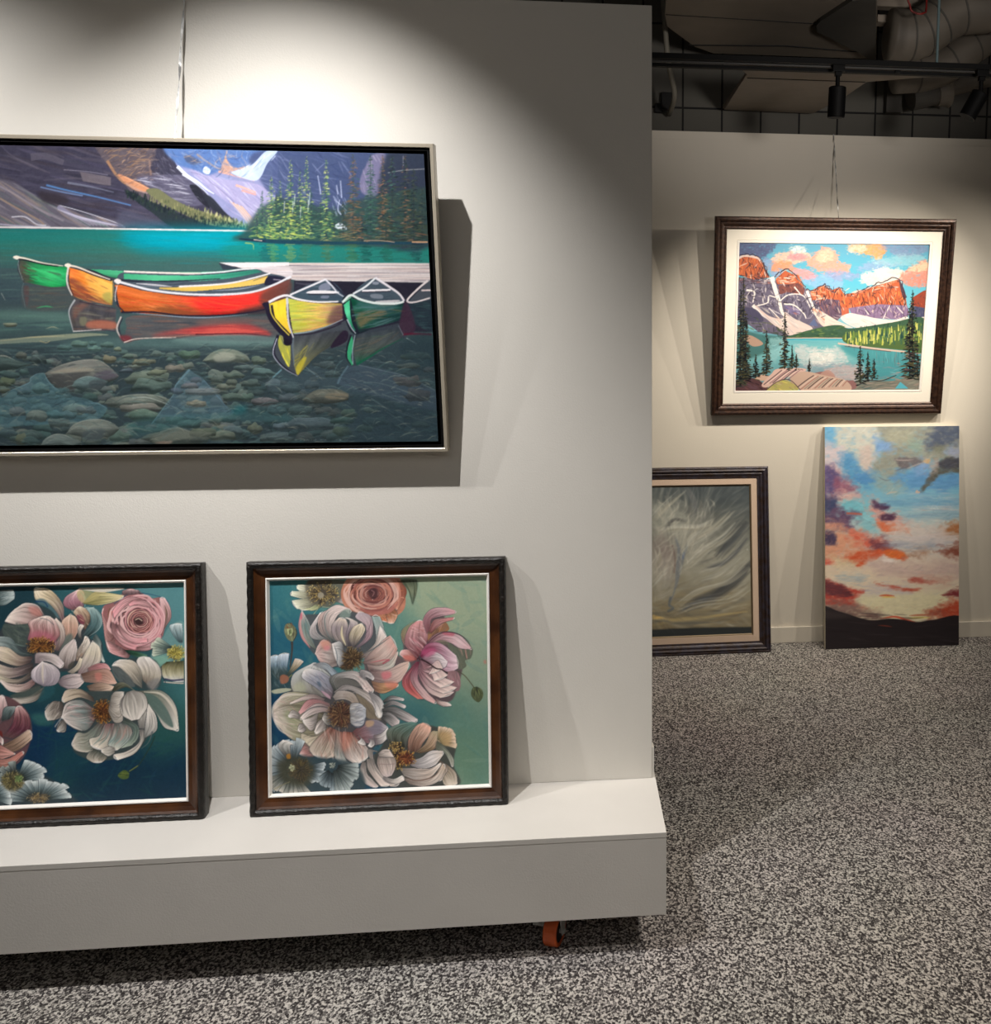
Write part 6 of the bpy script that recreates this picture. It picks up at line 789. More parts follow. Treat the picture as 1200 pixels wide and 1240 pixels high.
    A.poly([(150, 840), (760, 860), (740, 1100), (380, 1100), (300, 980), (160, 900)], (70, 150, 160), .8, blur=14); A.dabs([(160, 860), (600, 890), (560, 1000), (300, 960)], 60, 1.55, 60, 6, [(60, 130, 140), (110, 180, 190), (90, 90, 100), (150, 110, 110)], .55, .05); A.dabs([(380, 960), (560, 960), (540, 1090), (400, 1090)], 26, 0, 60, 6, [(120, 180, 190), (150, 140, 150)], .6)
    A.poly([(150, 760), (300, 735), (500, 710), (750, 680), (745, 890), (600, 880), (300, 850), (150, 820)], (84, 110, 66))
    for i in range(240):
        x = 155+595*r.random(); t = 760-(x-150)*.13; y = t+r.random()*(70+(x-150)*.09); A.st([(x, y-24), (x+r.normal()*2, y+26)], 5, [(206, 206, 100), (226, 222, 120), (60, 100, 84), (110, 140, 70), (36, 70, 70), (160, 176, 84)][r.integers(6)], .85, 11)
    A.st([(100, 828), (250, 850), (420, 872), (610, 892)], 13, (226, 196, 180), .95); A.st([(150, 850), (300, 868), (500, 890)], 6, (110, 70, 70), .7)
    # rocks in front
    A.poly([(520, 1110), (760, 1050), (760, 1180), (200, 1180), (240, 1120)], (130, 130, 120)); A.dabs([(220, 1110), (750, 1080), (740, 1175), (220, 1175)], 60, -.1, 80, 10, [(150, 150, 136), (100, 104, 100), (170, 150, 140), (90, 110, 110)], .8); A.st([(240, 1150), (330, 1110), (430, 1110), (540, 1070)], 6, (44, 40, 46), .9); A.poly([(530, 1170), (570, 1120), (620, 1160), (630, 1170)], (90, 190, 214), .9, sm=False)
    A.poly([(-220, 1170), (-200, 1100), (0, 1040), (120, 1110), (220, 1110), (200, 1180)], (150, 110, 110)); A.poly([(-30, 1060), (30, 1030), (80, 1080), (20, 1100)], (190, 150, 140), .9)
    A.fr(890, 285, 6.36)
    A.poly([(30, 1110), (160, 1090), (240, 1130), (270, 1185), (20, 1185)], (96, 66, 70)); A.dabs([(30, 1110), (160, 1090), (240, 1130), (270, 1185), (20, 1185)], 30, .4, 60, 9, [(130, 90, 84), (60, 44, 54), (110, 84, 100)], .8); A.poly([(180, 1100), (220, 1065), (280, 1075), (250, 1110)], (214, 180, 160))
    A.poly([(230, 1140), (300, 1060), (350, 1020), (520, 1015), (560, 1035), (430, 1080), (380, 1110), (270, 1160)], (226, 190, 180)); A.poly([(440, 1090), (540, 1040), (700, 1070), (860, 1110), (880, 1190), (540, 1190)], (206, 176, 160))
    for i in range(9): A.st([(245+i*22, 1140-i*4), (320+i*24, 1080-i*6), (380+i*20, 1030)], 6, [(60, 44, 54), (240, 214, 204), (150, 110, 120)][i % 3], .85)
    for i in range(15): A.st([(470+i*26, 1180-i*2), (560+i*22, 1110), (620+i*18, 1070+i*3)], 7, [(70, 56, 60), (236, 210, 196), (170, 120, 110), (150, 150, 140)][i % 4], .85)
    A.poly([(270, 1185), (350, 1120), (430, 1110), (500, 1185)], (190, 180, 110)); A.dabs([(270, 1185), (350, 1120), (430, 1110), (500, 1185)], 30, .3, 34, 8, [(226, 210, 110), (130, 150, 90), (170, 130, 130), (206, 190, 150)], .8); A.st([(265, 1180), (350, 1115), (440, 1105), (520, 1180)], 6, (60, 44, 50), .8)
    Kf = [(26, 30, 34), (36, 44, 40), (60, 66, 54), (20, 22, 30), (90, 84, 60)]
    for x, yt, yb, w, n in ((90, 330, 1130, 150, 70), (70, 420, 1150, 190, 60), (400, 600, 1020, 130, 44), (265, 730, 1060, 110, 36), (455, 840, 1010, 60, 22), (488, 910, 1010, 50, 16), (185, 920, 1090, 90, 22), (585, 955, 1035, 50, 12), (110, 640, 1100, 130, 50)): A.fir(x, yt, yb, w, Kf, n, (26, 26, 30), .95, k=13, tw=12)
    A.fr(1000, 285, 6.36)
    for x, yt, yb, w, n in ((662, 430, 1090, 170, 64), (640, 560, 1095, 190, 54), (268, 850, 1130, 120, 34), (325, 900, 1100, 90, 24), (372, 950, 1090, 70, 20), (700, 880, 1080, 80, 20)): A.fir(x, yt, yb, w, Kf, n, (26, 26, 30), .95, k=13, tw=12)
    A.a = A.a*.93
    A.dabs([(560, 930), (740, 900), (740, 1090), (540, 1080)], 30, .1, 40, 8, [(190, 140, 130), (84, 84, 90), (150, 110, 110)], .6)
    return A
def paint_sunset():
    A = Art(985, 508, 1170, 792, 3.2, (190, 200, 206), 17)
    A.fr(990, 510, 6.857)
    A.poly([(0, 0), (1300, 0), (1300, 2000), (0, 2000)], (190, 190, 190), sm=False, grad=([(150, 180, 200), (120, 176, 206), (104, 170, 206), (150, 196, 210), (206, 204, 200), (226, 206, 190), (226, 214, 190), (230, 222, 190)], (0, 0), (0, 1700)))
    def C(p, c, a=1., **k):
        k = {'edge': .95, 'rag': .75, 'blur': 30, 'ch': 26, 'cw': 44, **k}; k['blur'] = max(k['blur'], 12)
        q = [(x-170 if x <= 62 else x+170 if x >= 1170 else x, y-120 if y <= 62 and A.f[1] < 600 else y) for x, y in p]
        A.cloud(q, c, a, **k); A.dabs(p, int(len(p)*5), -.25, 70, 9, [np.array(c)*1.1+8, np.array(c)*.88, np.array(c)], .35, .45, bend=.3)
    C([(40, 40), (260, 40), (330, 160), (120, 220), (40, 200)], (110, 176, 220), .9); C([(220, 60), (520, 60), (480, 250), (380, 420), (280, 300), (150, 180)], (206, 206, 196), .95); C([(50, 200), (200, 220), (220, 360), (180, 460), (50, 400)], (214, 200, 206), .95)
    C([(200, 270), (350, 300), (340, 420), (220, 420)], (90, 150, 200), .85); C([(360, 200), (480, 250), (460, 420), (360, 400)], (206, 190, 184), .9); C([(480, 60), (860, 50), (1180, 40), (1180, 400), (960, 330), (700, 420), (560, 480), (470, 360), (560, 200)], (150, 152, 142), .97, blur=26); C([(560, 90), (760, 70), (800, 150), (620, 200)], (176, 176, 156), .7); C([(740, 160), (860, 160), (880, 230), (780, 240)], (140, 170, 160), .6)
    C([(480, 130), (560, 170), (620, 200), (600, 240), (490, 240)], (130, 166, 214), .9); C([(300, 430), (460, 430), (500, 520), (320, 510)], (84, 140, 196), .85); C([(640, 430), (1160, 430), (1160, 560), (700, 560)], (96, 146, 196), .85, cw=60); C([(800, 350), (920, 340), (920, 430), (820, 440)], (130, 160, 206), .8); C([(1090, 220), (1180, 230), (1180, 310), (1110, 300)], (150, 160, 190), .8)
    C([(450, 420), (600, 480), (700, 500), (700, 600), (600, 600), (480, 520)], (150, 170, 170), .8); C([(930, 150), (1050, 60), (1180, 50), (1180, 110), (1080, 200), (930, 220)], (84, 94, 116), .95); C([(960, 200), (1050, 190), (1040, 260), (980, 270)], (120, 124, 110), .7)
    C([(870, 560), (930, 440), (1020, 340), (1120, 300), (1180, 320), (1180, 420), (1060, 430), (960, 500), (860, 590)], (92, 92, 86), .97, blur=8); C([(980, 350), (1100, 310), (1170, 340), (1100, 400)], (70, 72, 84), .9, blur=8); A.st([(850, 590), (820, 590), (830, 575)], 14, (226, 180, 150), .9)
    C([(640, 310), (760, 300), (880, 330), (800, 370), (700, 390), (640, 330)], (110, 104, 110), .9, blur=6); A.st([(640, 320), (700, 325), (800, 320)], 10, (226, 206, 200), .45, both=True); A.st([(740, 395), (800, 370), (880, 340)], 10, (214, 180, 160), .45, both=True); A.st([(640, 412), (700, 395), (770, 370)], 10, (90, 84, 96), .45, both=True); C([(880, 320), (930, 310), (930, 350), (890, 345)], (214, 176, 130), .9, blur=5); A.st([(500, 460), (560, 490), (610, 488)], 9, (90, 92, 104), .45, both=True); A.st([(565, 608), (600, 595), (660, 584)], 13, (232, 190, 164), .45, both=True)
    C([(940, 340), (1010, 320), (980, 420), (930, 430)], (170, 156, 150), .8)
    # left violet banks
    C([(50, 400), (140, 380), (200, 460), (320, 560), (380, 660), (200, 650), (50, 640)], (206, 170, 170), .9); C([(50, 400), (120, 380), (180, 470), (150, 600), (60, 620)], (96, 84, 130), .95); C([(140, 470), (260, 500), (320, 560), (220, 600), (130, 560)], (150, 96, 120), .9); C([(160, 610), (270, 610), (280, 660), (170, 665)], (232, 190, 180), .9); C([(190, 660), (440, 680), (450, 780), (260, 760)], (120, 196, 214), .9)
    C([(50, 640), (150, 640), (170, 720), (250, 760), (370, 770), (280, 830), (290, 900), (200, 900), (60, 830)], (104, 80, 110), .97); C([(50, 650), (140, 650), (120, 740), (50, 740)], (70, 80, 116), .95); A.st([(240, 765), (310, 768), (372, 775)], 18, (190, 96, 84), .8); C([(60, 840), (200, 850), (200, 900), (70, 900)], (220, 160, 140), .8)
    C([(370, 780), (480, 780), (480, 920), (370, 920)], (140, 200, 214), .85, cw=60); C([(420, 660), (470, 650), (520, 740), (660, 770), (760, 850), (620, 860), (500, 840), (440, 730)], (226, 160, 150), .9); C([(450, 655), (520, 680), (610, 690), (550, 740), (480, 720)], (84, 60, 90), .95, blur=6); C([(520, 770), (640, 775), (640, 820), (540, 820)], (80, 50, 76), .95, blur=6); C([(490, 830), (620, 850), (740, 870), (760, 920), (560, 920), (500, 880)], (226, 120, 84), .95, blur=8); A.st([(700, 890), (750, 920), (785, 955)], 15, (222, 130, 96), .9, 4); A.st([(570, 925), (680, 915)], 6, (240, 230, 222), .8)
    C([(820, 700), (1180, 690), (1180, 730), (840, 740)], (214, 206, 206), .9, cw=90, ch=10); C([(740, 610), (1180, 620), (1180, 650), (740, 630)], (190, 200, 210), .8, cw=90, ch=10); C([(800, 815), (1180, 800), (1180, 850), (800, 835)], (206, 210, 206), .8, cw=90, ch=10); C([(620, 640), (1180, 650), (1180, 700), (640, 700)], (110, 160, 196), .8, cw=90, ch=10); C([(700, 760), (1180, 750), (1180, 800), (720, 800)], (130, 164, 190), .7, cw=90, ch=10)
    C([(1000, 940), (1080, 870), (1180, 830), (1180, 960)], (176, 116, 76), .95); C([(600, 880), (1000, 860), (1100, 960), (1150, 1020), (700, 1000)], (214, 200, 194), .8)
    A.fr(990, 650, 6.857)
    C([(50, 0), (300, -60), (400, 60), (300, 200), (50, 150)], (226, 160, 130), .9); C([(270, 10), (280, -60), (420, 0), (600, 40), (560, 100), (420, 80)], (222, 110, 90), .95); C([(50, -50), (130, -30), (150, 60), (110, 70), (50, 20)], (76, 66, 96), .95, blur=8)
    C([(430, 40), (560, 20), (620, 80), (700, 110), (560, 120), (440, 100)], (120, 70, 84), .9); C([(600, 40), (1100, 50), (1000, 100), (620, 90)], (150, 160, 180), .8, cw=80, ch=12); C([(620, -10), (1180, 0), (1180, 40), (640, 30)], (214, 204, 204), .9, cw=80, ch=12)
    C([(240, 160), (420, 110), (620, 100), (740, 150), (700, 190), (560, 160), (420, 200), (340, 260), (260, 200)], (214, 96, 62), .97, blur=9); C([(560, 110), (720, 130), (700, 180), (580, 160)], (226, 120, 60), .8, blur=8); C([(50, 160), (120, 190), (120, 230), (50, 230)], (222, 90, 76), .95, blur=7); C([(740, 140), (900, 110), (900, 160), (760, 170)], (176, 140, 120), .8); C([(1000, 110), (1180, 30), (1180, 170), (1100, 150)], (140, 80, 66), .95)
    C([(120, 180), (300, 200), (300, 260), (130, 250)], (226, 206, 170), .8); C([(430, 200), (620, 200), (800, 240), (1100, 220), (1180, 300), (860, 340), (560, 310), (440, 260)], (206, 182, 176), .9, cw=60); C([(540, 150), (640, 190), (620, 210), (540, 200)], (240, 230, 226), .8, blur=5); C([(60, 240), (300, 270), (500, 320), (300, 400), (60, 300)], (232, 214, 190), .9)
    C([(150, 320), (360, 320), (400, 370), (220, 370)], (176, 190, 196), .85, cw=60, ch=10); C([(380, 430), (700, 420), (820, 480), (440, 480)], (196, 186, 196), .85, cw=80, ch=10)
    C([(760, 360), (830, 340), (900, 360), (1000, 375), (840, 385), (780, 370)], (176, 64, 54), .97, blur=5); C([(470, 380), (560, 400), (700, 420), (860, 440), (760, 455), (640, 430), (520, 400)], (196, 84, 62), .97, blur=5, ch=8); C([(700, 340), (1100, 340), (1060, 400), (760, 360)], (206, 160, 146), .7, cw=80, ch=12)
    C([(50, 320), (130, 370), (280, 430), (400, 460), (320, 500), (350, 570), (500, 600), (360, 600), (200, 570), (50, 540)], (196, 76, 66), .97, blur=9); C([(50, 320), (180, 400), (260, 440), (300, 490), (200, 500), (60, 430)], (96, 56, 66), .85, blur=8, ch=8); C([(50, 540), (340, 560), (560, 650), (400, 690), (60, 640)], (140, 110, 104), .95); A.st([(480, 590), (520, 580), (550, 590)], 11, (190, 80, 66), .8)
    C([(340, 500), (1040, 470), (1080, 540), (900, 640), (760, 660), (480, 620), (360, 560)], (230, 222, 186), .95, rag=.4); A.st([(510, 490), (570, 486), (640, 492)], 15, (214, 100, 60), .9, both=True); A.st([(530, 503), (580, 500), (650, 504)], 11, (240, 206, 110), .9, both=True); C([(1040, 480), (1180, 400), (1180, 500), (1080, 490)], (130, 50, 56), .95, blur=8, ch=8); C([(900, 650), (1000, 580), (1180, 500), (1180, 670), (960, 680)], (190, 74, 50), .97); C([(900, 640), (1000, 590), (1060, 620), (960, 650)], (150, 96, 84), .8)
    A.st([(760, 655), (850, 650), (940, 650)], 15, (196, 110, 80), .8, both=True); A.st([(740, 676), (840, 672), (940, 670)], 16, (226, 206, 120), .9, both=True); A.st([(520, 680), (640, 664), (740, 690), (820, 710)], 16, (214, 84, 60), .9, both=True)
    A.poly([(30, 600), (180, 620), (420, 690), (600, 680), (720, 690), (820, 708), (960, 690), (1200, 672), (1200, 1000), (30, 1000)], (40, 34, 38)); A.poly([(30, 600), (180, 625), (300, 660), (60, 680)], (62, 54, 56), .8, blur=14); A.dabs([(30, 640), (1200, 700), (1200, 960), (30, 960)], 80, .04, 200, 12, [(52, 44, 48), (30, 24, 28), (66, 56, 60), (44, 36, 44)], .5, .08); A.st([(500, 735), (570, 740), (620, 748)], 7, (170, 70, 50), .8, both=True)
    A.dabs([(40, -980), (1200, -980), (1200, 600), (40, 600)], 900, -.1, 46, 8, [(240, 236, 230), (120, 150, 190), (214, 150, 130), (170, 180, 190), (110, 110, 130)], .1, .5, bend=.3)
    A.a = np.stack([A.soft(A.a[..., i], 1) for i in range(3)], -1)
    return A
def paint_storm():
    A = Art(660, 580, 915, 780, 3.2, (112, 116, 112), 23); r = A.r
    A.fr(780, 555, 4.96)
    A.poly([(-600, 120), (700, 120), (700, 1100), (-600, 1100)], (120, 120, 112), sm=False, grad=([(72, 80, 82), (88, 92, 90), (116, 118, 110), (136, 134, 120), (134, 126, 104), (112, 102, 80)], (0, 150), (0, 1020)))
    C = lambda p, c, a=1., blur=20: A.cloud(p, c, a*.8, edge=1.2, rag=.5, blur=blur*1.4, ch=30, cw=40)
    C([(50, 160), (640, 150), (640, 330), (480, 300), (300, 230), (50, 260)], (66, 74, 78), .9, blur=40); C([(250, 150), (620, 150), (620, 260), (300, 240)], (58, 66, 72), .7, blur=30)
    def ang(x, y): return np.arctan2(y-900, x-40)  # strokes fan out from the low horizon
    pal = [(176, 178, 170), (140, 142, 136), (100, 104, 104), (70, 74, 78), (196, 196, 186), (84, 88, 90)]
    A.dabs([(-600, 150), (640, 150), (640, 1010), (-600, 1010)], 900, lambda x, y: ang(x, y)+.35*np.sin(x*.01+y*.008), 150, 15, pal, .2, .12, bend=.25); A.a = np.stack([A.soft(A.a[..., i], 3) for i in range(3)], -1)
    C([(40, 300), (180, 280), (260, 380), (200, 500), (60, 440)], (176, 178, 168), .85, blur=22); C([(180, 470), (330, 380), (420, 470), (300, 640), (220, 600)], (168, 168, 160), .75, blur=30); C([(50, 480), (150, 480), (190, 600), (160, 720), (50, 640)], (138, 128, 126), .9, blur=20); C([(50, 640), (150, 620), (150, 800), (60, 820)], (170, 168, 160), .8, blur=20)
    C([(280, 640), (620, 560), (620, 740), (300, 760)], (150, 150, 140), .7, blur=30)
    for q, w, c in (([(620, 380), (520, 490), (430, 590)], 60, (62, 66, 70)), ([(640, 640), (540, 740), (400, 840), (240, 900)], 70, (66, 68, 70)), ([(400, 830), (300, 870), (220, 920)], 40, (70, 74, 80)), ([(260, 180), (300, 260), (310, 330)], 30, (90, 94, 96)), ([(120, 430), (180, 370), (250, 380)], 22, (84, 86, 86)), ([(640, 900), (520, 950), (380, 990)], 26, (110, 100, 80)), ([(620, 480), (500, 620), (380, 660)], 26, (80, 84, 88))): 
        A.st(q, w, c, .6, w*.25, both=True)
        for j in range(7): o = r.normal(size=2)*w*.35; A.st([tuple(np.array(p)+o) for p in q], w*.3, np.array(c)*r.uniform(.85, 1.25), .4, both=True)
    for q in ([(60, 380), (130, 300), (240, 200)], [(90, 440), (200, 420), (330, 420), (420, 380)], [(300, 500), (420, 420), (520, 330)], [(250, 660), (360, 560), (480, 480), (560, 400)], [(340, 700), (460, 660), (580, 560)], [(200, 880), (330, 790), (500, 740), (620, 650)], [(160, 940), (330, 880), (520, 850), (630, 780)], [(230, 560), (290, 470), (330, 440)], [(60, 760), (110, 700), (150, 640)], [(60, 640), (100, 580), (90, 540)]):
        for j in range(6): o = r.normal(size=2)*12; A.st([tuple(np.array(p)+o) for p in q], r.uniform(4, 14), [(196, 196, 186), (170, 172, 164), (150, 146, 130)][j % 3], .42, both=True)
    for q, w in (([(190, 480), (210, 560), (200, 660), (190, 760), (150, 900)], 30), ([(262, 520), (240, 580), (215, 680), (195, 780)], 22)): A.st(q, w, (96, 108, 124), .5, w*.4, both=True)
    A.st([(240, 560), (228, 610)], 14, (84, 104, 144), .6, both=True); A.st([(160, 830), (150, 880), (175, 900), (140, 920)], 12, (84, 94, 104), .8); A.st([(170, 520), (185, 600), (180, 690)], 8, (100, 80, 80), .6)
    A.st([(-600, 980), (50, 960), (120, 975), (300, 960), (620, 920)], 26, (176, 158, 110), .6, both=True); A.st([(50, 945), (130, 970), (60, 965)], 14, (206, 176, 110), .8); A.st([(-400, 1000), (60, 975), (200, 990), (460, 985)], 14, (90, 90, 84), .8, both=True)
    A.dabs([(-600, 860), (640, 860), (640, 1020), (-600, 1020)], 130, -.06, 140, 9, [(150, 136, 100), (110, 104, 84), (130, 124, 104), (84, 84, 78)], .45, .08)
    A.poly([(-600, 1040), (50, 1030), (300, 1018), (660, 1012), (660, 1100), (-600, 1100)], (40, 44, 46), sm=False); A.dabs([(-600, 1040), (660, 1015), (660, 1090), (-600, 1090)], 30, 0, 160, 8, [(56, 60, 60), (30, 32, 36)], .6, .03)
    A.dabs([(-600, 150), (640, 150), (640, 1000), (-600, 1000)], 700, lambda x, y: ang(x, y)+.3*np.sin(x*.012+y*.006), 110, 4, [(196, 196, 188), (60, 64, 66), (150, 150, 142), (84, 86, 84)], .3, .12, bend=.15)
    A.dabs([(60, 260), (420, 260), (330, 620), (60, 700)], 260, lambda x, y: ang(x, y)+.5*np.sin(x*.02+y*.01), 70, 5, [(206, 204, 192), (176, 172, 160), (120, 118, 112), (220, 216, 200)], .4, .4, bend=.3)
    A.a = A.a*1.18; A.st([(618, 550), (622, 546)], 7, (220, 220, 214))
    A.a = np.stack([A.soft(A.a[..., i], 2) for i in range(3)], -1)
    return A
# corners of each picture in the sketch it was drawn from (bottom left, bottom right, top right, top left)
Q1 = [[-43.0, 540.0], [530.6, 534.4], [513.1, 186.6], [-109.0, 173.4]]
Q2 = [[329.8, 961.2], [592.1, 948.9], [588.9, 697.3], [326.4, 703.4]]
Q3 = [[-54.0, 978.1], [225.7, 965.7], [222.6, 705.5], [-57.3, 711.7]]
Q4 = [[895.5, 471.5], [1111.3, 470.3], [1124.3, 297], [899, 295.5]]
Q5 = [[999.6, 786.3], [1161.0, 781.1], [1161.5, 515.7], [998.7, 517.0]]
Q6 = [[715.1, 774.2], [910.0, 766.7], [907.0, 588.1], [712.2, 591.5]]
# ---------------------------------------------------------------- materials
def lin(c): 
    return tuple(((v/255)/12.92 if v/255 <= .04045 else ((v/255+.055)/1.055)**2.4) for v in c)
def mat(name, c, rough=.6, metal=0., bump=0., bs=60., vary=0., vs=8., spec=.5, c2=None):
    m = bpy.data.materials.new(name); m.use_nodes = True; N = m.node_tree.nodes; L = m.node_tree.links; b = N['Principled BSDF']
    b.inputs['Base Color'].default_value = (*lin(c), 1); b.inputs['Roughness'].default_value = rough; b.inputs['Metallic'].default_value = metal; b.inputs['Specular IOR Level'].default_value = spec
    tc = N.new('ShaderNodeTexCoord')
    if vary or c2:
        n = N.new('ShaderNodeTexNoise'); n.inputs['Scale'].default_value = vs; n.inputs['Detail'].default_value = 5; L.new(tc.outputs['Object'], n.inputs['Vector'])
        r = N.new('ShaderNodeValToRGB'); r.color_ramp.elements[0].position = .35; r.color_ramp.elements[1].position = .65
        a = c2 if c2 else tuple(v*(1-vary) for v in c)
        r.color_ramp.elements[0].color = (*lin(a), 1); r.color_ramp.elements[1].color = (*lin(c), 1); L.new(n.outputs['Fac'], r.inputs['Fac']); L.new(r.outputs['Color'], b.inputs['Base Color'])
    if bump:
        n = N.new('ShaderNodeTexNoise'); n.inputs['Scale'].default_value = bs; n.inputs['Detail'].default_value = 4; L.new(tc.outputs['Object'], n.inputs['Vector'])
        q = N.new('ShaderNodeBump'); q.inputs['Strength'].default_value = bump; q.inputs['Distance'].default_value = .004; L.new(n.outputs['Fac'], q.inputs['Height']); L.new(q.outputs['Normal'], b.inputs['Normal'])
    return m
M = {}
M['wall'] = mat('wall_paint', (222, 218, 210), .62, bump=.12, bs=240, vary=.015, vs=3)
M['far'] = mat('far_wall_paint', (224, 217, 204), .6, bump=.1, bs=240, vary=.015, vs=3)
M['bench'] = mat('bench_paint', (206, 202, 196), .5, bump=.1, bs=200, vary=.02, vs=5)
M['black'] = mat('black_enamel', (7, 7, 8), .6, spec=.15); M['blackm'] = mat('matte_black', (12, 12, 13), .8)
M['silver'] = mat('brushed_silver', (196, 186, 168), .34, .45, bump=.05, bs=300); M['silverin'] = mat('polished_silver', (214, 214, 220), .2, .9)
M['wood'] = mat('walnut_veneer', (78, 45, 21), .3, bump=.08, bs=90, c2=(48, 25, 11), vs=14); M['carved'] = mat('carved_ebony', (26, 19, 14), .4, bump=.6, bs=160, c2=(8, 7, 6), vs=60)
M['liner'] = mat('white_liner', (232, 228, 222), .55); M['matboard'] = mat('cream_mat', (240, 234, 222), .8, bump=.1, bs=300)
M['bronze'] = mat('bronze_moulding', (74, 50, 38), .36, .35, bump=.25, bs=140, c2=(38, 24, 20), vs=70); M['linen'] = mat('linen_liner', (206, 182, 162), .85, bump=.4, bs=400)
M['blue'] = mat('blue_brown_moulding', (58, 54, 66), .4, .2, bump=.4, bs=120, c2=(52, 36, 26), vs=34); M['fillet'] = mat('taupe_fillet', (128, 112, 88), .5, .3); M['edge'] = mat('raw_canvas_edge', (206, 198, 180), .9)
M['duct'] = mat('duct_wrap', (128, 118, 106), .7, bump=.3, bs=20, vary=.08, vs=4); M['ductd'] = mat('duct_shade_grey', (70, 67, 62), .7, bump=.2, bs=20, vary=.08); M['tube'] = mat('spiral_duct', (104, 97, 88), .6, .1, bump=.2, bs=16, vary=.1)  # the darker grey serves metal parts and the shade painted on the wrapped duct
M['steel'] = mat('zinc_steel', (176, 176, 172), .35, .45); M['orange'] = mat('orange_polyurethane', (206, 92, 40), .4, vary=.08, vs=40); M['tread'] = mat('wheel_tread', (150, 92, 66), .6)
M['conduit'] = mat('grey_conduit', (120, 116, 106), .6); M['rod'] = mat('galvanised_rod', (110, 130, 134), .4, .5); M['red'] = mat('red_wire', (120, 30, 26), .5); M['cord'] = mat('picture_cord', (224, 224, 222), .35, vary=.5, vs=30)
M['lens'] = mat('lamp_lens', (60, 58, 54), .2); M['trackl'] = mat('track_lip', (60, 59, 58), .4, .3)
# block wall: stack-bonded painted blocks
m = bpy.data.materials.new('painted_block'); m.use_nodes = True; N = m.node_tree.nodes; L = m.node_tree.links; b = N['Principled BSDF']; b.inputs['Roughness'].default_value = .85
tc = N.new('ShaderNodeTexCoord'); mp = N.new('ShaderNodeMapping'); br = N.new('ShaderNodeTexBrick'); L.new(tc.outputs['Object'], mp.inputs['Vector']); L.new(mp.outputs['Vector'], br.inputs['Vector'])
mp.inputs['Rotation'].default_value = (R(-90), 0, 0); mp.inputs['Location'].default_value = (-.7475+.191*8, -(2.659-.191*14), 0)
br.offset = 0; br.inputs['Scale'].default_value = 1; br.inputs['Brick Width'].default_value = .191; br.inputs['Row Height'].default_value = .191; br.inputs['Mortar Size'].default_value = .005; br.inputs['Mortar Smooth'].default_value = .2
br.inputs['Color1'].default_value = (*lin((88, 86, 80)), 1); br.inputs['Color2'].default_value = (*lin((80, 78, 74)), 1); br.inputs['Mortar'].default_value = (*lin((14, 14, 15)), 1); L.new(br.outputs['Color'], b.inputs['Base Color'])
q = N.new('ShaderNodeBump'); q.inputs['Strength'].default_value = .6; q.inputs['Distance'].default_value = .01; q.invert = True; L.new(br.outputs['Fac'], q.inputs['Height']); L.new(q.outputs['Normal'], b.inputs['Normal']); M['block'] = m
# speckled loop-pile carpet
m = bpy.data.materials.new('speckled_carpet'); m.use_nodes = True; N = m.node_tree.nodes; L = m.node_tree.links; b = N['Principled BSDF']; b.inputs['Roughness'].default_value = .95; b.inputs['Specular IOR Level'].default_value = .15
tc = N.new('ShaderNodeTexCoord'); mp = N.new('ShaderNodeMapping'); mp.inputs['Scale'].default_value = (1, .8, 1); mp.inputs['Rotation'].default_value = (0, 0, .35); L.new(tc.outputs['Object'], mp.inputs['Vector'])
vo = N.new('ShaderNodeTexVoronoi'); vo.inputs['Scale'].default_value = 190; L.new(mp.outputs['Vector'], vo.inputs['Vector']); sp = N.new('ShaderNodeSeparateColor'); L.new(vo.outputs['Color'], sp.inputs['Color'])
ns = N.new('ShaderNodeTexNoise'); ns.inputs['Scale'].default_value = 170; ns.inputs['Detail'].default_value = 3; L.new(mp.outputs['Vector'], ns.inputs['Vector'])
n1 = N.new('ShaderNodeMath'); n1.operation = 'MULTIPLY_ADD'; L.new(sp.outputs['Red'], n1.inputs[0]); n1.inputs[1].default_value = .42; nm = N.new('ShaderNodeMath'); nm.operation = 'MULTIPLY_ADD'; L.new(ns.outputs['Fac'], nm.inputs[0]); nm.inputs[1].default_value = 1.0; nm.inputs[2].default_value = -.21; L.new(nm.outputs[0], n1.inputs[2])
rr = N.new('ShaderNodeValToRGB'); e = rr.color_ramp.elements; e[0].position = .34; e[0].color = (*lin((52, 48, 48)), 1); e[1].position = .68; e[1].color = (*lin((196, 190, 184)), 1); k = rr.color_ramp.elements.new(.46); k.color = (*lin((94, 90, 89)), 1); k = rr.color_ramp.elements.new(.56); k.color = (*lin((146, 141, 137)), 1)
L.new(n1.outputs[0], rr.inputs['Fac']); n2 = N.new('ShaderNodeTexNoise'); n2.inputs['Scale'].default_value = 1.6; n2.inputs['Detail'].default_value = 3; L.new(tc.outputs['Object'], n2.inputs['Vector'])
mx = N.new('ShaderNodeMix'); mx.data_type = 'RGBA'; mx.blend_type = 'MULTIPLY'; mx.inputs[0].default_value = .12; L.new(rr.outputs['Color'], mx.inputs[6]); L.new(n2.outputs['Color'], mx.inputs[7]); L.new(mx.outputs[2], b.inputs['Base Color'])
q = N.new('ShaderNodeBump'); q.inputs['Strength'].default_value = .8; q.inputs['Distance'].default_value = .004; L.new(n1.outputs[0], q.inputs['Height']); L.new(q.outputs['Normal'], b.inputs['Normal']); M['carpet'] = m
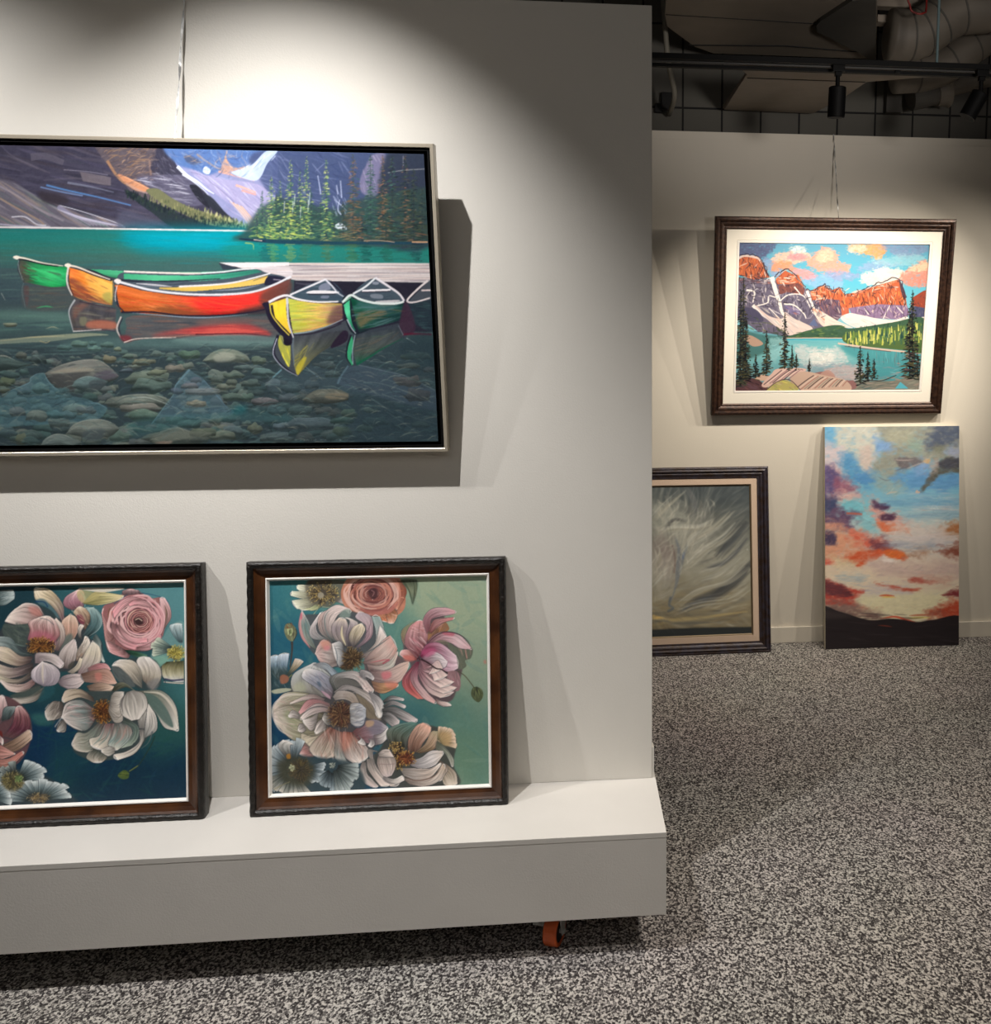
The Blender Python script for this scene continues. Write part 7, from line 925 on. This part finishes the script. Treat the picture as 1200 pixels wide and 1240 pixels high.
# ---------------------------------------------------------------- mesh helpers
def new(name, bm, m, parent=None, loc=None, kind=None, smooth=False):
    bmesh.ops.recalc_face_normals(bm, faces=bm.faces); me = bpy.data.meshes.new(name); bm.to_mesh(me); bm.free()
    o = bpy.data.objects.new(name, me); COL.objects.link(o); me.materials.append(M[m]) if isinstance(m, str) else [me.materials.append(M[k]) for k in m]
    if smooth:
        for p in me.polygons: p.use_smooth = True
    if parent: o.parent = parent
    if loc: o.location = loc
    if kind: o['kind'] = kind
    return o
def thing(name, label, cat, loc=(0, 0, 0), rot=(0, 0, 0), group=None):
    o = bpy.data.objects.new(name, None); COL.objects.link(o); o.location = loc; o.rotation_euler = rot; o.empty_display_size = .05
    return tag(o, label, cat, group)
def tag(o, label, cat, group=None):
    o['label'] = label; o['category'] = cat
    if group: o['group'] = group
    return o
def box(bm, x0, x1, y0, y1, z0, z1, bev=0):
    v = [bm.verts.new(p) for p in ((x0, y0, z0), (x1, y0, z0), (x1, y1, z0), (x0, y1, z0), (x0, y0, z1), (x1, y0, z1), (x1, y1, z1), (x0, y1, z1))]
    f = [bm.faces.new([v[i] for i in q]) for q in ((0, 1, 2, 3), (4, 5, 6, 7), (0, 1, 5, 4), (1, 2, 6, 5), (2, 3, 7, 6), (3, 0, 4, 7))]
    if bev: bmesh.ops.bevel(bm, geom=list({e for k in f for e in k.edges}), offset=bev, segments=2, affect='EDGES', profile=.7)
    return f
def bxo(name, m, *a, parent=None, kind=None, bev=0):
    bm = bmesh.new(); box(bm, *a, bev=bev); return new(name, bm, m, parent, kind=kind)
def prism(bm, pts, z0, z1, bev=0):
    a = [bm.verts.new((x, y, z0)) for x, y in pts]; b = [bm.verts.new((x, y, z1)) for x, y in pts]; n = len(pts)
    bm.faces.new(a); bm.faces.new(b)
    for i in range(n): bm.faces.new((a[i], a[(i+1) % n], b[(i+1) % n], b[i]))
    if bev: bmesh.ops.bevel(bm, geom=[e for e in bm.edges if all(abs(v.co.z-z0) < 1e-6 for v in e.verts)], offset=bev, segments=4, affect='EDGES')
def tube(bm, pts, rad, n=14, caps=True, ring=None):
    P = [Vector(p) for p in pts]; rs = rad if isinstance(rad, (list, tuple)) else [rad]*len(P); rows = []; nrm = None
    for i, p in enumerate(P):
        d = (P[min(i+1, len(P)-1)]-P[max(i-1, 0)]).normalized()
        if nrm is None: nrm = d.orthogonal().normalized()
        nrm = (nrm-d*nrm.dot(d)).normalized(); b = d.cross(nrm)
        rows.append([bm.verts.new(p+(nrm*math.cos(2*math.pi*k/n)+b*math.sin(2*math.pi*k/n))*rs[i]) for k in range(n)])
    for a, c in zip(rows, rows[1:]):
        for k in range(n): bm.faces.new((a[k], a[(k+1) % n], c[(k+1) % n], c[k]))
    if caps: bm.faces.new(rows[0]); bm.faces.new(rows[-1][::-1])
def cpts(P, n=8):
    P = np.array(P, float); Q = np.vstack([2*P[0]-P[1], P, 2*P[-1]-P[-2]]); out = []
    for i in range(len(P)-1):
        a, b, c, d = Q[i:i+4]
        for t in np.linspace(0, 1, n, endpoint=False): out.append(.5*(2*b+(c-a)*t+(2*a-5*b+4*c-d)*t*t+(3*b-3*c+d-a)*t**3))
    return [tuple(p) for p in out]+[tuple(P[-1])]
def moulding(bm, w, h, prof, seg=1, jit=0, z0=0, close=True):
    # a mitred ring swept round the rectangle w x h; prof: (inset from the outer edge, depth behind the front)
    def ringpt(ins): return [(-w/2+ins, z0+ins), (w/2-ins, z0+ins), (w/2-ins, z0+h-ins), (-w/2+ins, z0+h-ins)]
    rows = []
    for j, (ins, dep) in enumerate(prof):
        c = ringpt(ins); row = []
        for s in range(4):
            a, b = c[s], c[(s+1) % 4]
            for k in range(seg):
                t = k/seg; x, z = a[0]+(b[0]-a[0])*t, a[1]+(b[1]-a[1])*t; y = dep
                if jit and k and 0 < j < len(prof)-1:
                    ph = 2*math.pi*k/4; y -= jit*(abs(math.sin(ph/2))*1.2+random.uniform(-.5, .5)); o = jit*.7*math.cos(ph); x += o*(1 if s == 3 else -1)*(s % 2); z += o*(-1 if s == 2 else 1)*(1-s % 2)
                row.append(bm.verts.new((x, y, z)))
        rows.append(row)
    n = len(rows[0]); R_ = list(zip(rows, rows[1:]))+([(rows[-1], rows[0])] if close else [])
    for a, b in R_:
        for k in range(n): bm.faces.new((a[k], a[(k+1) % n], b[(k+1) % n], b[k]))
def canvas(parent, A, x0, x1, z0, z1, dep, quad, dens, gloss=.35, thick=.012, name='painted_canvas'):
    nx, nz = int((x1-x0)*dens), int((z1-z0)*dens)
    u, v = np.meshgrid(np.linspace(0, 1, nx), np.linspace(0, 1, nz))
    P = np.stack([x0+(x1-x0)*u, np.full_like(u, dep), z0+(z1-z0)*v], -1).reshape(-1, 3)
    S_ = np.array([(0, 0), (1, 0), (1, 1), (0, 1)], float); D = np.array(quad, float); rows = []
    for (a, b), (X, Y) in zip(S_, D): rows += [[a, b, 1, 0, 0, 0, -a*X, -b*X, X], [0, 0, 0, a, b, 1, -a*Y, -b*Y, Y]]
    rows = np.array(rows); hm = np.r_[np.linalg.solve(rows[:, :8], rows[:, 8]), 1].reshape(3, 3)
    q = np.stack([u.ravel(), v.ravel(), np.ones(u.size)], -1)@hm.T; q = q[:, :2]/q[:, 2:]
    img = np.clip(A.a, 0, 255); img = (img+np.roll(img, 1, 0)+np.roll(img, 1, 1)+np.roll(np.roll(img, 1, 0), 1, 1))/4
    X = np.clip((q[:, 0]-A.x0)*A.S, 0, A.W-2); Y = np.clip((q[:, 1]-A.y0)*A.S, 0, A.H-2); i, j = X.astype(int), Y.astype(int); fx, fy = (X-i)[:, None], (Y-j)[:, None]
    c = img[j, i]*(1-fx)*(1-fy)+img[j, i+1]*fx*(1-fy)+img[j+1, i]*(1-fx)*fy+img[j+1, i+1]*fx*fy
    idx = np.arange(nx*nz).reshape(nz, nx); F = np.stack([idx[:-1, :-1], idx[:-1, 1:], idx[1:, 1:], idx[1:, :-1]], -1).reshape(-1, 4)
    me = bpy.data.meshes.new(name); me.vertices.add(len(P)); me.vertices.foreach_set('co', P.ravel()); me.loops.add(F.size); me.loops.foreach_set('vertex_index', F.ravel().astype(np.int32))
    me.polygons.add(len(F)); me.polygons.foreach_set('loop_start', np.arange(0, F.size, 4, dtype=np.int32)); me.polygons.foreach_set('loop_total', np.full(len(F), 4, np.int32)); me.update(calc_edges=True)
    at = me.color_attributes.new('paint', 'BYTE_COLOR', 'POINT'); at.data.foreach_set('color_srgb', np.concatenate([c/255, np.ones((len(c), 1))], 1).astype(np.float32).ravel())
    m = bpy.data.materials.new('oil_paint'); m.use_nodes = True; N = m.node_tree.nodes; L = m.node_tree.links; b = N['Principled BSDF']; b.inputs['Roughness'].default_value = gloss; b.inputs['Specular IOR Level'].default_value = .4
    a = N.new('ShaderNodeVertexColor'); a.layer_name = 'paint'; L.new(a.outputs['Color'], b.inputs['Base Color'])
    tc = N.new('ShaderNodeTexCoord'); n = N.new('ShaderNodeTexNoise'); n.inputs['Scale'].default_value = 220; n.inputs['Detail'].default_value = 3; L.new(tc.outputs['Object'], n.inputs['Vector']); k = N.new('ShaderNodeBump'); k.inputs['Strength'].default_value = .25; k.inputs['Distance'].default_value = .001; L.new(n.outputs['Fac'], k.inputs['Height']); L.new(k.outputs['Normal'], b.inputs['Normal'])
    me.materials.append(m); o = bpy.data.objects.new(name, me); COL.objects.link(o); o.parent = parent
    return o
# ---------------------------------------------------------------- the room
bxo('floor', 'carpet', -4.2, 5.2, -3.2, 4.95, -.08, 0, kind='structure')
bxo('ceiling', 'blackm', -4.2, 5.2, -3.2, 4.95, 3.45, 3.55, kind='structure')
bm = bmesh.new(); box(bm, -4.2, 5.2, 4.73, 4.95, 0, 3.45); new('wall_back', bm, 'block', kind='structure')
bxo('wall_left', 'far', -4.2, -4.1, -3.2, 4.73, 0, 3.45, kind='structure'); bxo('wall_right', 'far', 5.1, 5.2, -3.2, 4.73, 0, 3.45, kind='structure'); bxo('wall_front', 'far', -4.1, 5.1, -3.2, -3.1, 0, 3.45, kind='structure')
bm = bmesh.new(); box(bm, -4.1, 5.1, 4.665, 4.729, 0, 2.5, bev=.002); new('wall_gallery', bm, 'far', kind='structure')
bm = bmesh.new(); box(bm, -4.1, 5.1, 4.678, 4.729, 2.5005, 2.54, bev=.002); new('trim_1', bm, 'far', kind='structure')
bm = bmesh.new(); box(bm, -4.1, 5.1, 4.652, 4.6645, 0, .084, bev=.003); new('baseboard_back', bm, 'far', kind='structure')
# ---------------------------------------------------------------- rolling display wall with its plinth
dw = thing('rolling_display_wall', 'tall off-white rolling display wall with a long box plinth, on casters', 'display wall', (-1.2, 2.54, 0))
def dwp(name, m, x0, x1, y0, y1, z0, z1, bev=0): return bxo(name, m, x0+1.2, x1+1.2, y0-2.54, y1-2.54, z0, z1, parent=dw, bev=bev)
dwp('panel', 'wall', -2.9, .214, 2.487, 2.60, .3221, 2.352, .002)
dwp('plinth_front', 'bench', -2.9, .2235, 2.1845, 2.204, .104, .3078, .0008)
dwp('plinth_top', 'bench', -2.9, .2235, 2.184, 2.906, .3082, .322, .0012)
dwp('plinth_end', 'bench', .205, .2232, 2.2045, 2.888, .104, .308); dwp('plinth_end', 'bench', -2.9, -2.882, 2.2045, 2.888, .104, .308); dwp('plinth_back', 'bench', -2.9, .2235, 2.8885, 2.906, .104, .308)
dwp('plinth_base', 'bench', -2.88, .2045, 2.205, 2.888, .104, .118)
sh = dwp('edge_shim', 'wall', .2142, .2195, 2.489, 2.52, .3225, .411); sh['label'] = 'small white shim at the foot of the panel edge'
def caster(x, y, rz):
    bm = bmesh.new()
    for s in (-1, 1):
        a = [bm.verts.new((s*.0225, yy, zz)) for yy, zz in ((-.008, .032), (.008, .032), (.022, .096), (-.022, .096))]; b = [bm.verts.new((s*.0255, yy, zz)) for yy, zz in ((-.008, .032), (.008, .032), (.022, .096), (-.022, .096))]
        bm.faces.new(a); bm.faces.new(b)
        for k in range(4): bm.faces.new((a[k], a[(k+1) % 4], b[(k+1) % 4], b[k]))
    box(bm, -.027, .027, -.027, .027, .0955, .1035); c = new('caster', bm, 'steel', dw); c.location = (x+1.2, y-2.54, 0); c.rotation_euler = (0, 0, rz)
    bm = bmesh.new(); n = 36; prof = [(.0375, -.017), (.0395, -.0145), (.0395, .0145), (.0375, .017)]
    rows = [[bm.verts.new((xx, math.cos(2*math.pi*k/n)*rr_, .0395+math.sin(2*math.pi*k/n)*rr_)) for k in range(n)] for rr_, xx in [(.029, -.017)]+prof+[(.029, .017)]]
    for a, b in list(zip(rows, rows[1:]))+[(rows[-1], rows[0])]:
        for k in range(n): bm.faces.new((a[k], a[(k+1) % n], b[(k+1) % n], b[k]))
    new('wheel', bm, 'orange', c, smooth=False)['label'] = 'orange polyurethane wheel'
    bm = bmesh.new(); tube(bm, [(-.0150, 0, .0395), (.0150, 0, .0395)], .0289, 28); new('hub', bm, 'blackm', c)
    bm = bmesh.new(); tube(bm, [(-.029, 0, .0395), (.029, 0, .0395)], .006, 12); new('axle', bm, 'steel', c)
    bm = bmesh.new(); tube(bm, cpts([(-.027, -.004, .05), (-.036, -.012, .058), (-.05, -.018, .06)], 4), [.003, .004, .005, .005, .005, .005, .005, .004, .003], 8); new('brake_lever', bm, 'steel', c)
    return c
caster(-.056, 2.25, -.36); caster(.10, 2.85, -.2); caster(-1.55, 2.262, .1)
# ---------------------------------------------------------------- the paintings
def frame(parent, w, h, outer, om, inner=None, im=None, seg=1, jit=0, fill=None, fm=None, back=.03):
    bm = bmesh.new(); moulding(bm, w, h, outer, seg, jit); new('frame_moulding', bm, om, parent)
# canoes in a silver floater frame, hung from a cord
t = thing('framed_painting', 'large silver-framed lake painting of coloured canoes, hung above the ledge', 'painting', (-.8955, 2.44, 1.2422), (.1216, -.0024, -.0003))
bm = bmesh.new(); moulding(bm, 1.17, .7407, [(0, .042), (0, .001), (.001, 0), (.008, 0), (.009, .001), (.0105, .034), (.0105, .042)]); new('silver_moulding', bm, 'silver', t)['label'] = 'slim silver outer edge'
bxo('recess_backing', 'blackm', -.5742, .5742, .034, .0415, .0108, .7299, parent=t)
bm = bmesh.new(); moulding(bm, 1.147, .7177, [(0, .0335), (0, .0045), (.0005, .004), (.0045, .004), (.005, .0335)], z0=.0115); new('black_rabbet', bm, 'black', t)
bm = bmesh.new(); moulding(bm, 1.122, .692, [(0, .0335), (0, .0075), (.004, .0335)], z0=.0255); new('canvas_edge', bm, 'blackm', t)
canvas(t, paint_canoes(), -.561, .561, .0255, .7175, .006, Q1, 600, .3)
cd = bmesh.new(); pts = [(-.895+.0015*math.sin(k*.9), 2.4835-(2.352-z)*.33*0-.0, z) for k, z in enumerate(np.linspace(2.352, 1.995, 30))]
bot = Vector((-.895, 2.365, 1.977)); top = Vector((-.894, 2.480, 2.352)); rows = []
for k in range(40):
    f = k/39; c = top.lerp(bot, f); a = f*13; w_ = .0028; d = Vector((math.cos(a)*w_, math.sin(a)*w_, 0)); rows.append((cd.verts.new(c-d), cd.verts.new(c+d)))
for a, b in zip(rows, rows[1:]): cd.faces.new((a[0], a[1], b[1], b[0]))
o = new('hanging_strap', cd, 'cord'); tag(o, 'twisted clear hanging strap above the canoe painting', 'hanging strap'); sm = o.modifiers.new('thickness', 'SOLIDIFY'); sm.thickness = .0012
def bloom_frame(label, loc, rot, w, h, A, Q, cx):
    t = thing('framed_painting', label, 'painting', loc, rot, 'flower paintings on the ledge')
    bm = bmesh.new(); moulding(bm, w, h, [(0, .034), (0, .006), (.002, .002), (.006, -.001), (.011, .0), (.015, .004), (.0165, .008), (.0165, .034)], seg=84, jit=.0007); o = new('carved_edge', bm, 'carved', t, smooth=True); o['label'] = 'black carved outer rim'
    bm = bmesh.new(); moulding(bm, w, h, [(.0165, .034), (.0165, .0062), (.022, .010), (.032, .0145), (.0415, .0165), (.0425, .019), (.0425, .034)]); new('walnut_moulding', bm, 'wood', t, smooth=False)
    bm = bmesh.new(); moulding(bm, w, h, [(.0427, .034), (.0427, .0155), (.044, .0145), (.046, .0145), (.0505, .024), (.0505, .034)]); new('white_liner', bm, 'liner', t)
    canvas(t, A, -.274, .274, .0505, .5975, .024, Q, 640, .4)
    bm = bmesh.new(); box(bm, -.273, .273, .0255, .034, .052, .5965); new('backing_board', bm, 'edge', t)
    return t
bloom_frame('square brown-framed painting of pale blooms with plain teal at right', (-.4984, 2.3656, .322), (-.1316, 0, .0042), .6488, .648, paint_pale_blooms(), Q2, 0)
bloom_frame('brown-framed painting of white peonies and a pink rose, nearest the left edge', (-1.2577, 2.3656, .322), (-.134, 0, -.0008), .6488, .648, paint_dark_blooms(), Q3, 0)
# mountain lake print with a wide cream mat
t = thing('framed_picture', 'bronze-framed mountain lake picture with wide cream mat, hung on the far wall', 'picture', (1.2815, 4.625, 1.1812), (.1134, -.0041, .0033))
bm = bmesh.new(); moulding(bm, 1.179, .952, [(0, .034), (0, .008), (.004, .003), (.014, 0), (.022, .003), (.026, .009), (.033, .006), (.040, .009), (.046, .013), (.053, .012), (.0585, .016), (.0585, .034)]); new('bronze_moulding', bm, 'bronze', t)
bm = bmesh.new(); moulding(bm, 1.179, .952, [(.0587, .030), (.0587, .0185), (.107, .0185), (.109, .0205), (.109, .030)]); new('cream_mat', bm, 'matboard', t)
bm = bmesh.new(); moulding(bm, 1.179, .952, [(.1092, .030), (.1092, .0195), (.111, .0180), (.1195, .0180), (.1212, .0235), (.1212, .030)]); new('inner_mat', bm, 'liner', t)
canvas(t, paint_peaks(), -.4685, .4685, .1212, .8308, .0225, Q4, 520, .35, name='printed_picture')
bxo('backing_board', 'edge', -.586, .586, .0302, .0336, .06, .892, parent=t)
bm = bmesh.new(); rows = []; top = Vector((1.289, 4.676, 2.542)); bot = Vector((1.291, 4.556, 2.121))
for k in range(40):
    f = k/39; c = top.lerp(bot, f); a = f*15; d = Vector((math.cos(a)*.003, math.sin(a)*.003, 0)); rows.append((bm.verts.new(c-d), bm.verts.new(c+d)))
for a, b in zip(rows, rows[1:]): bm.faces.new((a[0], a[1], b[1], b[0]))
o = new('hanging_strap', bm, 'cord'); tag(o, 'twisted clear hanging strap above the mountain lake picture', 'hanging strap'); sm = o.modifiers.new('thickness', 'SOLIDIFY'); sm.thickness = .0012
# unframed sunset canvas
t = thing('unframed_painting', 'tall unframed sunset sky canvas leaning on the far wall', 'painting', (1.6213, 4.525, 0), (-.0975, -.0016, -.0011))
canvas(t, paint_sunset(), -.3504, .3504, .0012, 1.1264, 0, Q5, 440, .4)
bm = bmesh.new(); box(bm, -.3504, .3504, .0003, .03, .0012, 1.1264); new('stretched_edge', bm, 'edge', t)['label'] = 'bare pale canvas edge'
# stormy sky painting
t = thing('framed_painting', 'grey storm sky painting in a dark stepped frame, half hidden by the display wall', 'painting', (.49, 4.4921, 0), (-.14, 0, .0299))
bm = bmesh.new(); moulding(bm, 1.0, .934, [(0, .038), (0, .010), (.003, .004), (.009, .002), (.012, .006), (.016, .003), (.021, .001), (.027, .004), (.030, .009), (.036, .007), (.042, .009), (.048, .013), (.0575, .014), (.0575, .038)]); new('stepped_moulding', bm, 'blue', t)
bm = bmesh.new(); moulding(bm, 1.0, .934, [(.0577, .034), (.0577, .0165), (.088, .0145), (.0885, .018), (.0885, .034)]); new('linen_liner', bm, 'linen', t)
bm = bmesh.new(); moulding(bm, 1.0, .934, [(.0887, .034), (.0887, .0185), (.0915, .0175), (.0965, .0225), (.0965, .034)]); new('inner_fillet', bm, 'fillet', t)
canvas(t, paint_storm(), -.4035, .4035, .0965, .8375, .0228, Q6, 400, .45)
bxo('backing_board', 'edge', -.442, .442, .0345, .0378, .058, .876, parent=t)
# ---------------------------------------------------------------- track with its lamps
t = thing('lighting_track', 'long black lighting track hung from the ceiling before the far wall', 'lighting track', (1.3, 3.775, 2.6))
bxo('rail', 'black', -2.6, 2.6, -.017, .017, 0, .02, parent=t); bxo('rail_lip', 'trackl', -2.6, 2.6, .008, .017, -.006, -.0003, parent=t); bxo('cable_tray', 'black', -2.6, 2.6, .03, .05, -.016, -.004, parent=t); 
for xx in (.149, 1.9, -1.7):
    bm = bmesh.new(); tube(bm, [(xx, 0, .02), (xx, 0, .85)], .0055, 10); new('suspension_rod', bm, 'rod', t)
for xx in (-2.2, -1.1, 0, 1.1, 2.2): bxo('tray_clip', 'black', xx-.01, xx+.01, .0172, .0298, -.014, .004, parent=t)
def lamp(label, x, tilt, yrot, drop, ln):
    t = thing('track_spotlight', label, 'spotlight', (x, 3.775, 2.6), (0, 0, 0), 'black spotlights on the track')
    bm = bmesh.new(); box(bm, -.024, .024, -.018, .007, -.026, -.0005, bev=.003); box(bm, -.012, .012, -.012, .007, -.04, -.026); new('adapter', bm, 'black', t)
    bm = bmesh.new(); tube(bm, [(0, 0, -.04), (0, 0, -drop)], .0085, 14); new('stem', bm, 'black', t)
    d = Vector((math.sin(yrot), math.sin(tilt), -1)).normalized(); c0 = Vector((0, 0, -drop+.01)); r_ = .034
    bm = bmesh.new(); tube(bm, [c0-d*.0, c0+d*.004, c0+d*(ln-.003), c0+d*ln, c0+d*ln, c0+d*(ln-.012)], [r_*.82, r_, r_, r_*.97, r_*.86, r_*.84], 32); new('lamp_head', bm, 'black', t)
    bm = bmesh.new(); tube(bm, [c0+d*(ln-.0115), c0+d*(ln-.009)], r_*.8, 28); new('lens', bm, 'lens', t)
    return t
lamp('black cylinder track spotlight hanging straight down above the mountain lake picture', 1.052, .12, 0, .088, .115)
lamp('black cylinder track spotlight tilted down to the left, near the right edge', 1.634, .1, -.55, .095, .105)
# ---------------------------------------------------------------- services under the ceiling
k = .972
t = thing('wrapped_duct', 'wide pale wrapped air duct with a rounded end, topmost above the track', 'air duct', (0, 0, 0))
bm = bmesh.new(); prism(bm, [(x*k, y*k) for x, y in [(.3, 2.9), (.42, 4.241), (.446, 4.394), (.5, 4.546), (.582, 4.681), (.697, 4.78), (1.525, 4.781), (.907, 2.9)]], 2.88, 3.2, .03); new('duct_body', bm, 'duct', t)
bm = bmesh.new(); prism(bm, [(x*k, y*k) for x, y in [(1.235, 3.90), (1.152, 3.948), (1.087, 4.20), (1.085, 4.26), (1.112, 4.34), (1.18, 4.40), (1.258, 4.483), (1.38, 4.60), (1.519, 4.765)]], 2.862, 2.8795); new('duct_shade_grey', bm, 'ductd', t)  # thin sheet; a duct face in shade is painted in with darker grey
bm = bmesh.new(); prism(bm, [(.412, 4.122), (1.054, 4.160), (1.054, 4.163), (.412, 4.125)], 2.8775, 2.8797); prism(bm, [(.556, 4.5), (1.0, 4.46), (1.4, 4.52), (1.4, 4.525), (1.0, 4.468), (.556, 4.508)], 2.8765, 2.8797); new('seam', bm, 'blackm', t)
k = .966
t = thing('flat_duct', 'flat pale duct with a folded edge, just below the track line', 'air duct', (0, 0, 0))
bm = bmesh.new(); prism(bm, [(x*k, y*k) for x, y in [(.717, 4.128), (.78, 4.218), (.767, 4.832), (1.234, 4.861), (1.297, 4.537), (1.316, 4.271), (1.681, 4.127), (1.60, 4.11), (.73, 4.11)]], 2.64, 2.662, .006); new('duct_body', bm, 'duct', t)
bm = bmesh.new(); prism(bm, [(.758, 4.123), (1.271, 4.126), (1.271, 4.13), (.758, 4.127)], 2.6375, 2.6397); new('seam', bm, 'blackm', t)
def ringed(name, label, path, rad, rings, m='tube'):
    t = thing(name, label, 'air duct', (0, 0, 0)); P = cpts(path, 7); bm = bmesh.new(); tube(bm, P, rad, 28); new('duct_body', bm, m, t, smooth=True)
    for i in rings:
        a, b = Vector(P[i]), Vector(P[min(i+1, len(P)-1)]); d = (b-a).normalized(); bm = bmesh.new(); tube(bm, [a-d*.004, a+d*.004], rad*1.025, 28); new('duct_band', bm, 'ductd', t)
ringed('elbow_duct', 'grey round elbow duct curving up at the top right', [(1.40, 4.22, 2.865), (1.50, 4.22, 2.865), (1.58, 4.22, 2.90), (1.68, 4.22, 2.965), (1.80, 4.22, 2.99), (2.3, 4.22, 3.03)], .105, (6, 11, 16, 23, 29))
ringed('elbow_duct', 'grey round elbow duct behind and below the upper elbow', [(1.50, 4.43, 2.76), (1.64, 4.43, 2.775), (1.76, 4.43, 2.82), (1.88, 4.43, 2.91), (2.05, 4.43, 3.0), (2.5, 4.43, 3.05)], .085, (5, 14, 20))
t = thing('round_duct', 'short dark round duct with a flared collar against the block wall', 'air duct', (0, 0, 0))
bm = bmesh.new(); tube(bm, [(1.64, 4.60, 2.71), (1.78, 4.60, 2.745)], .066, 28); new('duct_body', bm, 'ductd', t); bm = bmesh.new(); tube(bm, [(1.76, 4.6, 2.74), (1.80, 4.6, 2.75), (1.815, 4.6, 2.754)], [.074, .082, .092], 28); new('collar', bm, 'tube', t); bm = bmesh.new(); tube(bm, [(1.82, 4.6, 2.757), (2.3, 4.6, 2.88)], .045, 22); new('thin_pipe', bm, 'tube', t)
tag(bxo('steel_strut', 'ductd', 1.551, 1.628, 4.68, 4.7295, 2.655, 3.1), 'grey vertical strut on the block wall below the ducts', 'strut')
bm = bmesh.new(); box(bm, 1.36, 1.52, 4.26, 4.32, 2.93, 2.96); box(bm, 1.36, 1.9, 4.33, 4.38, 3.02, 3.08); tag(new('support_beam', bm, 'duct'), 'short pale support beam between the wrapped duct and the elbow', 'beam')
bm = bmesh.new(); tube(bm, cpts([(.42, 4.4, 3.3), (.428, 4.4, 3.06), (.434, 4.4, 2.963), (.447, 4.4, 2.807), (.462, 4.42, 2.737), (.484, 4.45, 2.668), (.487, 4.5, 2.63), (.487, 4.69, 2.62)], 6), .012, 12); tag(new('conduit', bm, 'conduit', smooth=True), 'pale grey conduit dropping beside the display wall edge', 'conduit')
bm = bmesh.new(); box(bm, .45, .50, 4.69, 4.7295, 2.64, 2.72, bev=.004); box(bm, .42, .455, 4.70, 4.7295, 2.63, 2.67); tag(new('junction_box', bm, 'blackm'), 'small black junction box on the block wall by the conduit', 'junction box')
bm = bmesh.new(); tube(bm, cpts([(1.40, 4.0, 3.1), (1.40, 4.0, 2.95), (1.41, 4.0, 2.915), (1.423, 4.0, 2.888), (1.469, 4.0, 2.883), (1.5, 4.05, 2.95), (1.5, 4.1, 3.3)], 6), .004, 8); tag(new('red_cable', bm, 'red', smooth=True), 'thin red cable looping near the ceiling', 'cable')
for i in range(3):
    x = 1.44+i*.06; bm = bmesh.new(); tube(bm, cpts([(x, 4.0, 3.2), (x+.012, 4.02, 3.02), (x-.01, 4.03, 2.985), (x-.02, 4.04, 2.97)], 6), .006, 8); tag(new('grey_cable', bm, 'conduit', smooth=True), 'short grey cable at the ceiling, '+['nearest the wrapped duct', 'middle of three', 'furthest right of three'][i], 'cable', 'grey cables at the ceiling')
for lst in (bpy.data.objects,):
    for o in lst:
        if o.type == 'MESH' and o.parent is None and 'category' not in o and 'kind' not in o: o['kind'] = 'structure'
